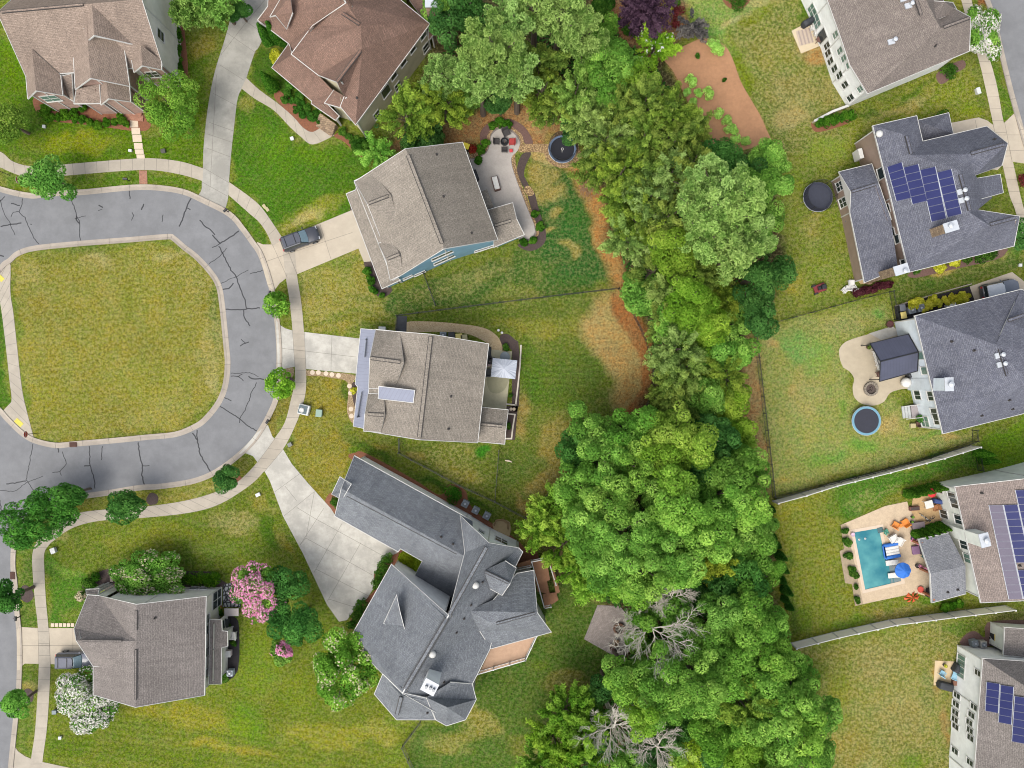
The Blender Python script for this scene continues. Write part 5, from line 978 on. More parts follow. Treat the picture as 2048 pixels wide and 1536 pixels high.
LM = {
 'broad': leafmat('broadleaf', (74, 118, 46), (114, 162, 66), (166, 204, 98), k=.95),
 'lime': leafmat('lime_broadleaf', (96, 138, 46), (142, 178, 68), (188, 210, 98)),
 'dark': leafmat('dark_broadleaf', (44, 82, 42), (68, 114, 54), (100, 148, 74)),
 'pine': leafmat('pine_needles', (80, 116, 54), (124, 162, 80), (172, 202, 116)),
 'olive': leafmat('olive_foliage', (72, 98, 42), (106, 134, 56), (150, 170, 78)),
 'grey': leafmat('grey_green_foliage', (80, 110, 54), (120, 150, 74), (162, 188, 106)),
 'willow': leafmat('willow_foliage', (80, 122, 38), (124, 164, 54), (176, 204, 84)),
 'purple': leafmat('purple_foliage', (48, 36, 50), (76, 56, 76), (108, 84, 104)),
 'smoke': leafmat('dusky_foliage', (60, 60, 62), (92, 90, 90), (122, 118, 114)),
 'box': leafmat('hedge_foliage', (44, 84, 30), (76, 124, 44), (116, 158, 62), k=.65),
 'yellow': leafmat('golden_foliage', (150, 156, 40), (206, 206, 66), (232, 228, 100)),
 'red': leafmat('dark_red_foliage', (76, 30, 34), (112, 50, 52), (142, 74, 72)),
 'tuft': leafmat('grass_tuft', (110, 150, 64), (152, 196, 92), (190, 222, 124), .4, k=1.15),
 'white': leafmat('white_blossom', (210, 204, 196), (236, 232, 224), (246, 244, 238), k=.8),
 'pink': leafmat('pink_blossom', (206, 120, 166), (228, 150, 190), (244, 190, 214), k=.95),
 'cream': leafmat('cream_blossom', (206, 196, 160), (228, 216, 180), (240, 226, 204), k=.75),
}
def quads(name, cen, nrm, size, val, m, aspect=1.5):
    """many small leaf faces in one mesh"""
    n = len(cen); r = rng.normal(size=(n, 3)); u = np.cross(nrm, r); u /= np.linalg.norm(u, axis=1)[:, None]+1e-9
    v = np.cross(nrm, u); v /= np.linalg.norm(v, axis=1)[:, None]+1e-9
    s = size[:, None]*.5
    a = cen-u*s*aspect; b = cen+v*s*.75+u*s*.2; c = cen+u*s*aspect; d = cen-v*s*.75+u*s*.2
    co = np.stack([a, b, c, d], 1).reshape(-1, 3)
    me = bpy.data.meshes.new(name); me.vertices.add(4*n); me.vertices.foreach_set('co', co.astype(np.float32).ravel())
    me.loops.add(4*n); me.loops.foreach_set('vertex_index', np.arange(4*n, dtype=np.int32))
    me.polygons.add(n); me.polygons.foreach_set('loop_start', np.arange(n, dtype=np.int32)*4); me.polygons.foreach_set('loop_total', np.full(n, 4, np.int32))
    me.update(); at = me.attributes.new('v', 'FLOAT', 'POINT'); at.data.foreach_set('value', np.repeat(val, 4).astype(np.float32))
    me.materials.append(m); return me
def unit(n, up=0.0):
    d = rng.normal(size=(n, 3)); d /= np.linalg.norm(d, axis=1)[:, None]
    if up: d[:, 2] = np.abs(d[:, 2])*up+d[:, 2]*(1-up)
    return d/np.linalg.norm(d, axis=1)[:, None]
MESH = {}
def Rround(r): return round(r*2)/2 if r > .9 else max(.2, round(r*6)/6)
def crown_pts(style, R_, hz):
    """clump centres + radii over an irregular dome of radius R_ and half height hz; returns leaf centres, normals, values"""
    ph = rng.random(4)*6.28
    am = .3 if style in ('tight', 'round') else 1
    def rad(az): return 1+am*(.13*np.sin(2*az+ph[0])+.11*np.sin(3*az+ph[1])+.08*np.sin(5*az+ph[2]))
    if style == 'pine': rc, dens = .62, 1.0
    elif style in ('feather', 'willow'): rc, dens = .7, 1.15
    elif style == 'tight': rc, dens = .42, 1.2
    else: rc, dens = .95, 1.0
    rc = min(rc, R_*.42)
    ncl = int(max(8, 2.3*dens*(R_/rc)**2*1.25))
    d = unit(ncl, .78); az = np.arctan2(d[:, 1], d[:, 0]); rr = rad(az)[:, None]*(rng.uniform(.62, 1.0, (ncl, 1)) if style != 'tight' else rng.uniform(.84, .98, (ncl, 1)))
    inner = rng.random(ncl) < .2
    rr[inner] *= .6
    cc = d*rr*np.array([R_-rc*.7, R_-rc*.7, hz-rc*.5])
    if style == 'pine': cc[:, 2] += rng.normal(size=ncl)*.5
    rcs = rc*rng.uniform(.6, 1.25, ncl)
    per = int({'pine': 130, 'feather': 130, 'willow': 130, 'tight': 100}.get(style, 290)*min(1.2, (rc/.6)**1.0))
    L = []; N = []; V = []; Z = []
    for i in range(ncl):
        k = max(8, int(per*(rcs[i]/rc)**2)); dd = unit(k, .6)
        if style == 'pine':
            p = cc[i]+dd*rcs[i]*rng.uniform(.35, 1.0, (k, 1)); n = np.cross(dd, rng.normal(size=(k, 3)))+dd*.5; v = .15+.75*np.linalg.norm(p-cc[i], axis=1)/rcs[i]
        elif style in ('feather', 'willow'):
            out = cc[i].copy(); out[2] *= .3; out /= np.linalg.norm(out)+1e-6; t_ = rng.uniform(-.6, 1.2, (k, 1))
            p = cc[i]+out*t_*rcs[i]*1.1+dd*rcs[i]*rng.uniform(.1, .55, (k, 1)); n = dd+rng.normal(size=(k, 3))*.6+np.array([0, 0, .5]); v = .45+t_[:, 0]*.3
        else:
            p = cc[i]+dd*rcs[i]*rng.uniform(.72, 1.02, (k, 1))*np.array([1, 1, .8]); n = dd+rng.normal(size=(k, 3))*.42+np.array([0, 0, .15]); v = np.full(k, .5)
        v = v+(rng.random(k)-.5)*.42+(rng.random()-.5)*.62+.12*(cc[i][2]/hz)  # random tone, slightly paler higher in the crown
        L.append(p); N.append(n); V.append(v)
    L = np.concatenate(L); N = np.concatenate(N); V = np.clip(np.concatenate(V), 0, 1); N /= np.linalg.norm(N, axis=1)[:, None]+1e-9
    return L, N, V, cc
def tree_proto(style, lm, R_, h, var, blossom=None, bden=1.0):
    R_ = Rround(R_); key = (style, lm, R_, round(h/2) if h > 3 else round(h*2)/2, var, blossom, bden)
    if key in MESH: return MESH[key]
    cz_h = {'pine': .38, 'shrub': .5, 'tight': .5, 'feather': .42, 'willow': .42}.get(style, .40)*h; cz_h = max(min(cz_h, R_*1.7), R_*.55)
    z0 = h-cz_h
    st = {'shrub': 'broad'}.get(style, style); L, N, V, cc = crown_pts(st, R_, cz_h)
    sz = {'pine': .17, 'feather': .165, 'willow': .18, 'tight': .18, 'shrub': .18, 'airy': .18}.get(style, .195)
    if R_ < 1.3: sz *= .75
    size = sz*rng.uniform(.7, 1.35, len(L)); L = L+np.array([0, 0, z0])
    L[:, 2] = np.maximum(L[:, 2], .08)
    if style == 'airy': q = rng.random(len(L)) < .62; L, N, V, size = L[q], N[q], V[q], size[q]
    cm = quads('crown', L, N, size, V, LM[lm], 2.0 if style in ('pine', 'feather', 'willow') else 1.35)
    # trunk and limbs
    m = MB(); tr = .018*h+.05 if h > 3 else .05
    if style in ('shrub', 'tight') and h < 3.2: m.tube([(0, 0, -.1), (0.03, 0, h*.5)], [.06, .03], 6)
    else:
        m.tube([(0, 0, -.2), (.05, 0, z0*.5), (0, .08, z0), (0, 0, z0+cz_h*.5)], [tr*1.25, tr, tr*.75, tr*.2], 8)
        for i in rng.choice(len(cc), min(len(cc), 9 if h < 9 else 16), replace=False):
            e = Vector(cc[i])*rng.uniform(1.0, 1.18)+Vector((0, 0, z0)); s_ = Vector((0, 0, min(z0+.1, e.z-.3)*rng.uniform(.75, 1.0)))
            mid = s_.lerp(e, .5)+Vector((0, 0, -.12*R_*.5)); m.tube([s_, mid, e], [tr*.45, tr*.28, tr*.1], 5)
    tme = m.build('_tmp', BARK).data; bpy.data.objects.remove(bpy.data.objects['_tmp']); tme.name = 'trunk'
    bm_ = None
    if blossom:
        q = (N[:, 2] > -.1) & (V > .35); P_ = L[q]; idx = rng.choice(len(P_), min(len(P_), int(len(P_)*.5*bden)), replace=False)
        idx = idx if bden < 1 else rng.choice(len(P_), int(len(P_)*.9), replace=False); cl = np.sin(P_[:, 0]*2.1+var)+np.sin(P_[:, 1]*2.3)+np.sin(P_[:, 2]*2)*.6; idx = idx[cl[idx] > (-1.3 if bden >= 1.5 else -.2 if bden >= 1 else .25)]
        B = P_[idx]+N[q][idx]*.14; bm_ = quads('blossom', B, N[q][idx], rng.uniform(.15, .32, len(B)), rng.random(len(B)), LM[blossom], 1.0)
    MESH[key] = (cm, tme, bm_); return MESH[key]
PL = []
def plant(px, py, rp, h, kind, desc=None, cat='tree', name=None, tint=None, group=None, blossom=None, bden=1.0, sq=(1, 1), label=None, rz=None, style=None, lm=None):
    """crown centre at px,py in the photo, radius rp in photo pixels, height h in metres"""
    ST = {'broad': ('broad', 'broad'), 'lime': ('broad', 'lime'), 'dark': ('broad', 'dark'), 'pine': ('pine', 'pine'), 'olive': ('feather', 'olive'), 'grey': ('feather', 'grey'), 'willow': ('willow', 'willow'),
          'shrub': ('shrub', 'box'), 'box': ('tight', 'box'), 'purple': ('feather', 'purple'), 'smoke': ('feather', 'smoke'), 'yellow': ('shrub', 'yellow'), 'red': ('tight', 'red'), 'airy': ('airy', 'broad')}
    s_, l_ = ST[kind]; s_ = style or s_; l_ = lm or l_
    zc = h*.68 if h > 2.5 else h*.6; c = P(px, py, zc); R_ = rp/S*(1-zc/H)*1.17
    cm, tm, bm_ = tree_proto(s_, l_, R_, h, len(PL) % 3, blossom, bden)
    Rq = Rround(R_); sc_ = R_/Rq
    NM = {'pine': 'pine_tree', 'willow': 'willow_tree'}
    nm = name or (NM.get(kind) or ('shrub' if cat == 'shrub' else 'broadleaf_tree'))
    o = thing(nm, label, cat, (c.x, c.y, 0), rng.uniform(0, 6.28) if rz is None else rz); o.scale = (sc_*sq[0], sc_*sq[1], sc_ if h > 2.5 else 1)
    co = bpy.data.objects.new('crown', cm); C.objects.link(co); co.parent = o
    tt = tint or (1, 1, 1); j = rng.uniform(.9, 1.1); co.color = (tt[0]*j*rng.uniform(.96, 1.05), tt[1]*j, tt[2]*j*rng.uniform(.92, 1.05), 1)
    to = bpy.data.objects.new('trunk', tm); C.objects.link(to); to.parent = o
    if bm_: bo = bpy.data.objects.new('blossom', bm_); C.objects.link(bo); bo.parent = o; bo.color = (1, 1, 1, 1)
    if group: o['group'] = group
    if not label: PL.append((o, px, py, desc or kind))
    return o
D1 = {'pine': 'light green pine with puffy needle clusters', 'broad': 'bright green leafy tree', 'lime': 'yellow green leafy tree', 'dark': 'dark green leafy tree', 'olive': 'olive feathery tree', 'grey': 'grey green feathery tree', 'willow': 'lime wispy low tree'}
WG = 'woodland trees between the two rows of gardens'
woods = '''985 100 62 18 pine;1020 60 46 16 pine;960 165 46 15 pine;1035 170 40 13 pine;1120 40 56 16 pine;1165 75 42 14 pine;1070 35 40 15 pine;885 150 42 11 pine;1000 200 26 7 dark;930 205 30 6 broad;900 40 44 11 dark;880 15 30 9 broad;940 25 38 10 dark;
815 235 46 9 olive 1.15,1.2,.9;885 205 50 9 olive 1.1,1.15,.8;830 270 32 5 dark;860 275 30 5 dark;1080 130 42 11 olive;1085 180 44 10 olive 1.1,1.1,.9;1110 210 36 9 olive;1150 190 44 10 grey 1,1.1,.9;1190 120 44 9 broad;1200 60 34 7 broad .9,.9,.8;1235 135 46 8 broad;1270 165 44 8 lime .75,.85,.7;1215 180 44 9 broad .8,.9,.8;1180 235 48 10 grey;1160 255 34 6 dark;
1240 225 44 10 olive;1290 215 52 12 olive;1340 235 50 12 olive 1.05,1.1,.9;1215 275 48 10 grey;1205 330 44 10 olive;1250 290 26 7 dark 1.3,1.4,1.6;1290 280 50 12 olive .95,1,.9;1345 290 46 11 olive;1385 270 36 8 olive;1240 350 50 11 olive 1.15,1.15,.8;1290 345 46 12 olive;1340 350 46 12 grey;1300 395 48 11 grey;1245 400 38 9 olive 1,1.1,.9;1385 340 46 12 olive;
1440 320 44 9 dark 1.1,1.15,1;1480 345 42 9 dark;1530 320 40 7 broad;1500 385 46 8 broad .9,.95,.9;1540 380 30 7 broad;1430 370 54 17 pine;1400 420 50 17 pine;1470 420 56 18 pine;1420 480 52 17 pine;1490 470 46 16 pine;1455 520 42 15 pine;1530 440 34 9 broad;1515 480 30 8 broad;
1275 440 44 10 olive 1,1.1,.8;1330 440 48 12 olive;1250 480 38 9 grey 1,1.05,1.05;1285 490 36 9 grey 1,1,1.05;1345 495 54 12 lime .85,.88,.75;1310 540 42 9 olive;1385 545 44 10 olive;1430 560 38 9 olive;
1290 592 38 8 broad;1268 566 20 6 broad;1375 605 54 11 lime .8,.92,.65;1400 650 56 11 lime .78,.9,.6;1350 650 44 10 broad;1330 590 32 9 grey .9,.9,.8;1324 644 32 8 olive;1455 600 36 9 olive 1,1,.7;1460 650 34 8 broad;
1505 560 32 13 dark;1500 610 34 13 dark;1520 645 30 12 dark;1555 545 32 7 dark;1525 590 26 11 dark;
1352 700 46 11 grey;1330 722 32 9 grey;1370 740 46 11 grey 1.05,1.05,.9;1346 770 38 10 olive;1360 800 46 9 olive;1328 800 26 7 olive .9,.9,.8;1430 700 42 8 broad .8,.9,.8;1475 705 32 8 broad;1450 750 44 9 olive 1.05,1.1,.8;1410 790 44 8 broad;1455 800 38 8 lime .85,.9,.65;1400 830 34 7 dark;1470 860 30 7 lime .8,.9,.6;1480 900 28 6 willow;1440 850 34 8 lime .7,.85,.6;
1185 860 50 12 broad;1160 905 44 12 dark 1.2,1.2,1;1250 865 52 13 broad .85,.95,.8;1205 920 54 14 broad;1340 860 52 15 lime;1375 890 48 15 lime;1310 900 46 14 lime .85,.95,.8;1430 880 46 11 dark 1.15,1.2,1.2;1265 930 52 15 broad 1.08,1.05,1;1160 975 50 14 broad;1220 1000 58 16 broad 1.1,1.05,1;1335 950 34 14 lime .85,.95,.85;1320 990 44 14 broad 1.05,1.05,1;1395 935 50 13 dark 1.15,1.2,1.1;1455 940 48 12 broad .85,.92,.85;1500 940 38 10 broad;
1170 1040 50 14 broad;1240 1075 62 17 broad;1300 1050 46 15 broad .95,1,.95;1360 1020 58 17 broad 1.05,1.05,1;1430 1000 56 15 broad .95,1,.95;1490 1010 48 13 broad 1.1,1.05,.9;1420 1070 60 17 broad 1,1.02,.95;1330 1090 60 17 broad;1480 1070 50 13 broad;1210 1130 54 14 broad .9,.95,.9;1280 1140 56 15 broad 1.1,1.05,1.05;1360 1130 48 14 broad .92,.96,.9;1430 1115 46 10 olive 1.1,1.05,.6;1500 1105 46 10 broad .85,.92,.8;1180 1095 40 12 broad .85,.92,.85;1270 1175 44 11 broad 1.05,1.05,.8;1525 1060 28 9 broad;
1090 1030 34 8 willow;1075 1058 36 8 willow 1.05,1.05,1;1128 1088 42 9 willow .85,.92,.8;1156 1136 36 8 willow .8,.9,.8;1185 1165 34 7 willow .75,.88,.8;1110 1000 30 7 willow .7,.85,.8;1215 1178 24 6 willow .7,.85,.8;1150 1010 40 10 broad .85,.92,.8;
1480 1150 46 11 dark 1.2,1.25,1;1430 1170 40 9 dark;1380 1180 36 8 dark;1530 1150 34 8 broad .85,.92,.8;1440 1220 46 13 broad .85,.92,.95;1400 1200 30 9 dark 1.2,1.2,1.2;1500 1210 52 13 broad .9,.95,.9;1545 1250 38 10 broad .85,.92,.85;1350 1240 40 10 broad .8,.9,.8;1284 1222 28 7 broad .8,.9,.75;1284 1290 26 8 broad .85,.92,.75;1420 1280 50 14 broad;1480 1290 48 13 broad .95,1,.85;1540 1310 42 11 broad .9,.96,.85;
1248 1352 40 12 broad 1,1.02,.85;1270 1370 52 13 broad;1330 1350 54 14 broad .98,1,.98;1390 1350 52 15 broad;1450 1350 48 13 broad .85,.95,.8;1215 1380 30 9 dark 1.1,1.1,1.1;1290 1420 50 13 lime .75,.88,.7;1350 1410 50 13 broad;1410 1410 50 13 broad .9,.95,.9;1480 1400 48 12 olive .95,1.05,.8;1540 1370 46 11 broad .8,.9,.8;1590 1340 38 10 broad .85,.92,.8;1590 1400 52 14 broad;1540 1440 54 14 broad;1480 1460 50 13 broad .92,.98,.85;1420 1460 46 11 broad .8,.92,.75;1600 1460 52 14 broad 1.05,1.05,.85;1640 1420 36 11 broad;1640 1500 42 12 broad;1570 1510 52 13 broad;1500 1520 50 12 lime .75,.88,.7;1440 1510 40 8 dark 1.1,1.1,1;1390 1510 34 8 yellow .8,.8,.7;1365 1515 30 8 lime;1300 1505 34 7 dark;
1130 1420 46 9 willow .7,.85,.8;1170 1460 46 9 willow .72,.88,.75;1110 1480 44 8 willow .85,.92,.7;1150 1510 46 8 willow .8,.9,.7;1080 1520 36 7 willow .65,.8,.8;1200 1500 36 9 dark;1350 1470 40 9 dark 1.15,1.15,1;1260 1530 34 7 broad .85,.92,.8;1190 1425 34 8 broad .75,.88,.8;
392 14 44 7 pine .85,.95,.75;440 10 46 7 pine .8,.92,.75;478 22 20 4 dark 1.1,1.1,1'''
for q in woods.replace('\n', '').split(';'):
    a = q.split()
    if not a: continue
    kd = a[4]; ti = tuple(float(v) for v in a[5].split(',')) if len(a) > 5 else None
    if kd == 'yellow': plant(float(a[0]), float(a[1]), float(a[2]), float(a[3]), 'lime', 'golden green leafy tree', tint=(1.1, 1.05, .6), group=WG)
    else: plant(float(a[0]), float(a[1]), float(a[2]), float(a[3]), kd, D1[kd], tint=ti, group=WG if float(a[0]) > 600 else 'pines by the long driveway')
# dead trees
def dead_tree(px, py, rp, h, label):
    c = P(px, py, h*.7); R_ = rp/S*(1-h*.7/H); o = thing('dead_tree', label, 'dead tree', (c.x, c.y, 0), 0, 'bare dead trees in the lower woods')
    m = MB(); m.tube([(0, 0, -.2), (.1, 0, h*.3), (0, .1, h*.55)], [.3, .24, .18], 7); m.build('trunk', DEADW, o); m = MB()
    def br(p, d, L_, r, lv):
        pts = [p]; q = p.copy(); dd = d.copy()
        for i in range(4):
            dd = (dd+Vector((random.uniform(-.25, .25), random.uniform(-.25, .25), random.uniform(-.1, .16)))).normalized(); q = q+dd*L_/4; pts.append(q.copy())
            if lv < 3:
                for s_ in range(2 if lv < 2 else 1):
                    side = Vector((-dd.y, dd.x, 0))*random.choice((-1, 1)); br(q.copy(), (dd+side*random.uniform(.4, .9)+Vector((0, 0, random.uniform(-.1, .3)))).normalized(), L_*random.uniform(.35, .6), r*.55, lv+1)
        m.tube(pts, [r, r*.8, r*.6, r*.45, r*.25], 4)
    for k in range(8):
        az = k*.785+random.uniform(-.3, .3); br(Vector((0, 0, h*random.uniform(.35, .58))), Vector((math.cos(az), math.sin(az), random.uniform(.25, .7))).normalized(), R_*1.1, .075, 0)
    m.build('bare_branches', DEADW, o)
dead_tree(1312, 1268, 60, 15, 'wide bare grey dead tree right beside the square paver patio')
dead_tree(1352, 1205, 34, 13, 'smaller bare dead tree above the widest dead tree')
dead_tree(1232, 1470, 44, 14, 'bare silver dead tree standing near the bottom edge')
dead_tree(1320, 1505, 36, 11, 'small pinkish grey dead tree at the very bottom, right of the silver one')
dead_tree(1465, 1405, 22, 12, 'lone leafless snag between leafy trees in the lower right woods')
dead_tree(1452, 1230, 20, 12, 'twiggy dead top poking out of green crowns right of the paver patio')
# street and garden trees
SG = 'street trees along the kerb'
plant(103, 357, 45, 6, 'broad', tint=(.78, .92, .95), group=SG, name='street_tree', label='round green street tree overhanging the upper kerb by the stop sign')
plant(554, 608, 24, 4, 'broad', tint=(1.0, 1.05, .8), group=SG, name='street_tree', style='tight', lm='broad', label='small round street tree just above the middle driveway flare')
plant(556, 767, 27, 4.5, 'broad', tint=(1.0, 1.1, .6), group=SG, name='street_tree', style='tight', lm='broad', label='ball shaped street tree just below the middle driveway flare')
plant(450, 957, 25, 5, 'dark', tint=(1, 1.1, 1), group=SG, name='street_tree', label='small dark street tree on the lower kerb strip beside red mulch')
plant(250, 1012, 30, 6, 'dark', tint=(1, 1.1, 1), group=SG, name='street_tree', label='dark street tree between kerb and pavement, second from the largest', sq=(1.2, .9), rz=.2)
plant(74, 1042, 66, 7, 'dark', tint=(1.15, 1.28, .9), group=SG, name='street_tree', label='largest glossy dark street tree over the lower left street corner', sq=(1.15, .85), rz=.25, style='round')
plant(136, 988, 26, 7, 'dark', tint=(1, 1.12, .9), group=SG, name='street_tree', label='small dark tree touching the upper right of the largest street tree', sq=(1.4, .8), rz=-.1)
plant(18, 1195, 30, 7, 'dark', tint=(.95, 1.1, .85), group=SG, name='street_tree', label='dark street tree at the left edge just above the garage driveway')
plant(30, 1410, 28, 6, 'broad', tint=(.7, .88, .8), group=SG, name='street_tree', label='lowest street tree at the left edge below the garage driveway')
plant(335, 205, 62, 8, 'airy', tint=(.85, .88, .7), name='ornamental_tree', label='airy green tree beside the brick porch of the upper left house')
plant(15, 245, 38, 6, 'airy', tint=(.95, .8, .7), name='ornamental_tree', label='airy olive tree at the left edge of the upper left lawn')
plant(298, 1156, 62, 4.6, 'airy', tint=(.95, 1, .9), blossom='cream', bden=.6, name='crape_myrtle', cat='flowering tree', style='round', label='green tree with scattered white blossom behind the lower left house', sq=(1.15, .85), rz=0)
plant(516, 1188, 50, 7.5, 'airy', tint=(.8, .85, .8), blossom='pink', bden=1.6, name='crape_myrtle', cat='flowering tree', style='round', label='tree covered in pink blossom beside the white stone bed', sq=(1, 1.15), rz=0)
plant(567, 1300, 24, 3.5, 'airy', tint=(.85, .85, .8), blossom='pink', bden=1.2, name='crape_myrtle', cat='flowering tree', style='broad', label='small pink flowering tree at the foot of the dark green trees')
plant(690, 1335, 68, 8, 'broad', tint=(.95, 1.05, .8), blossom='cream', bden=.45, name='crape_myrtle', cat='flowering tree', label='large bright green tree with cream blossom against the grey roof')
plant(172, 1402, 56, 4.5, 'airy', tint=(.8, .85, .8), blossom='white', bden=1.8, name='crape_myrtle', cat='flowering tree', style='round', label='tree smothered in white blossom below the parked people carrier', sq=(1.05, 1.05), rz=0)
plant(1963, 68, 42, 5, 'airy', tint=(.9, .95, .85), blossom='white', bden=1.3, name='crape_myrtle', cat='flowering tree', style='round', label='white flowering street tree beside the upper right pavement', sq=(.85, 1.2), rz=0)
plant(576, 1168, 38, 6.5, 'dark', tint=(1.2, 1.3, 1.2), name='broadleaf_tree', label='upper of two dark green trees behind the pink blossom')
plant(594, 1244, 50, 8, 'dark', tint=(1.3, 1.4, 1.2), name='broadleaf_tree', label='lower and larger dark green tree behind the pink blossom')
plant(752, 305, 32, 4, 'airy', tint=(.9, 1, .9), name='ornamental_tree', label='loose green small tree at the corner of blue house and beige house', style='feather', lm='broad')
plant(722, 288, 20, 3.4, 'shrub', 'shrub', cat='shrub', label='glossy green shrub left of the loose small tree by the beige wall')
plant(2050, 470, 26, 5, 'dark', name='street_tree', label='green street tree cut by the right edge beside the solar panel house')
plant(2046, 362, 11, 1, 'red', cat='shrub', label='pinkish low shrub at the right photo edge')
plant(1300, 20, 44, 5, 'purple', name='plum_tree', label='purple leaved tree in the mulch at the top edge')
plant(1270, 25, 34, 4.6, 'purple', name='plum_tree', label='purple leaved tree overlapping the larger plum on its left')
plant(1385, 48, 26, 4, 'smoke', name='smoke_tree', label='dusky grey leaved small tree at the top of the bare mulch slope')
plant(1312, 88, 36, 4, 'lime', tint=(.85, .98, .6), blossom='white', bden=.25, name='broadleaf_tree', style='feather', lm='willow', label='lime green small tree with white flecks at the slope corner')
plant(1208, 12, 22, 2.5, 'shrub', cat='shrub', label='dark green rounded shrub left of the purple tree')
plant(1336, 18, 9, 1.2, 'yellow', cat='shrub', name='shrub', label='bright yellow shrub between plum tree and red shrubs')
plant(1357, 20, 12, 1.4, 'red', cat='shrub', label='upper of two clipped dark red shrubs')
plant(1350, 44, 11, 1.4, 'red', cat='shrub', label='lower of two clipped dark red shrubs')
plant(1474, 2, 17, 1.3, 'box', cat='shrub', label='clipped green shrub in the mulch island at the top edge')
plant(1900, 142, 14, 1.5, 'box', cat='shrub', label='round clipped shrub below the upper right house corner')
plant(1883, 232, 14, 1.2, 'box', cat='shrub', label='green shrub above the small garage roof of the solar house')
plant(905, 991, 16, 1.6, 'box', cat='shrub', tint=(.8, 1.05, .7), label='round clipped shrub ringed with red mulch by the fence')
plant(673, 1003, 12, 1.8, 'box', cat='shrub', label='dark round shrub in the notch of the garage roof')
plant(816, 1120, 17, 1.8, 'yellow', tint=(.6, .78, .5), cat='shrub', label='yellow green shrub left in the grey roof courtyard')
plant(832, 1133, 15, 1.8, 'yellow', tint=(.55, .75, .5), cat='shrub', label='yellow green shrub right in the grey roof courtyard')
for i, (x, y, r) in enumerate([(775, 1116, 11), (768, 1130, 11), (761, 1144, 11), (757, 1158, 11), (752, 1170, 9), (724, 1208, 11), (717, 1221, 11), (710, 1235, 11), (704, 1248, 10)]):
    plant(x, y, r, 1.5, 'box', 'clipped ball of the driveway hedge', cat='shrub', group='clipped shrubs by the grey driveway')
plant(193, 1152, 10, 1.1, 'yellow', tint=(.6, .72, .5), cat='shrub', style='tight', lm='box', label='ball shrub in the dark bed behind the lower left house')
plant(182, 1168, 15, 1.3, 'shrub', cat='shrub', label='loose green shrub at the corner of the lower left porch')
plant(163, 1192, 9, 1.2, 'shrub', 'rose bush', cat='shrub', blossom='cream', bden=.8, label='flowering bush against the left side of the lower left roof')
for x in (362, 381, 400, 419, 430): plant(x, 1159, 13, 1.3, 'box', 'golden green segment of the back hedge', cat='shrub', tint=(1.4, 1.35, .6), group='golden hedge behind the lower left house')
# garden shrubs
def many(s, kind, desc, h, group, cat='shrub', tint=None, name=None, **kw):
    for q in s.split(';'):
        a = [float(v) for v in q.split()]; plant(a[0], a[1], a[2], a[3] if len(a) > 3 else h, kind, desc, cat=cat, tint=tint, group=group, name=name, **kw)
many('90 215 10;105 212 9;122 210 9;85 228 12;100 236 9;118 234 9;135 232 9;150 236 9;165 238 8;180 244 8;195 250 8;212 246 8;230 244 8;244 240 8;165 216 9;240 232 7;128 224 7;148 222 7;252 248 7', 'shrub', 'small bedding shrub', .8, 'shrubs round the upper left porch', tint=(1.1, 1.15, .7))
many('352 65 17 1.4;350 100 12 1.2;350 118 12 1.0;345 95 8;354 140 12;345 20 10', 'shrub', 'green border shrub', 1.1, 'border plants beside the upper left house', tint=(1.15, 1.2, .9))
many('265 178 10;280 195 9', 'shrub', 'dark shrub at the brick steps', 1.2, 'shrubs by the brick steps')
many('575 185 9;588 200 9;600 205 8;570 200 8;595 218 9;605 228 8;615 215 9;622 232 10;634 226 9;580 170 10;600 190 8;640 240 7', 'shrub', 'low perennial', .8, 'perennials in the red mulch', tint=(.9, 1.05, 1))
plant(568, 82, 12, 1.3, 'shrub', cat='shrub', label='dark shrub behind the tall evergreens by the driveway'); plant(553, 115, 14, 1.6, 'yellow', tint=(.8, .85, .6), cat='shrub', label='chartreuse shrub in the notch of the brown roof')
many('683 262 9;700 275 9;712 296 12 1.8', 'shrub', 'green shrub at the beige corner', 1.2, 'shrubs at the beige corner')
many('985 250 9;1002 245 10;1016 248 9;970 285 9;961 300 8;957 320 8', 'shrub', 'bright green hosta clump', .8, 'hostas round the patio end', tint=(1.1, 1.25, .9))
plant(945, 297, 9, 1.0, 'red', tint=(2.0, 1.3, .8), cat='shrub', label='orange red shrub at the top corner of the blue house roof')
many('1070 428 8;1080 453 8;1048 485 8;1066 480 8;734 542 7;742 562 8;744 578 7;737 555 5;750 582 6;764 590 6', 'shrub', 'small round shrub', .9, 'small shrubs round the blue house', tint=(.9, 1.05, .8))
many('1012 695 6;1014 738 4;1017 852 6;1021 792 4', 'shrub', 'tiny plant in dark mulch', .6, 'plants in the dark back bed')
plant(708, 781, 6, .8, 'yellow', cat='shrub', label='tiny golden plant beside the metal porch roof')
many('1826 608 11;1838 604 10;1858 610 9;1866 600 9;1875 606 9;1848 618 8;1893 600 9;1905 598 11;1920 596 11;1930 592 10', 'yellow', 'golden shrub', 1.0, 'golden shrubs along the dark roofed house')
many('1880 534 12;1908 524 10', 'yellow', 'bright yellow shrub under the eave', 1.0, 'yellow shrubs under the eave')
many('1835 540 8;1935 520 9;1960 512 14;1980 506 14', 'box', 'dark clipped shrub under the eave', 1.0, 'clipped shrubs under the eave')
for i in range(9): plant(1712+i*8.5, 584-i*1.9+random.uniform(-2, 2), 9-.3*i, 1.2, 'red', 'dark red segment of the low hedge', cat='shrub', tint=(.6, .8, 1), group='dark red hedge below the solar house')
for i in range(6): plant(1642+i*12, 246-i*3.2, 10, 1.4, 'box', 'segment of the hedge by the low wall', cat='shrub', tint=(.9, 1.1, .7), group='hedge by the low wall', style='tight')
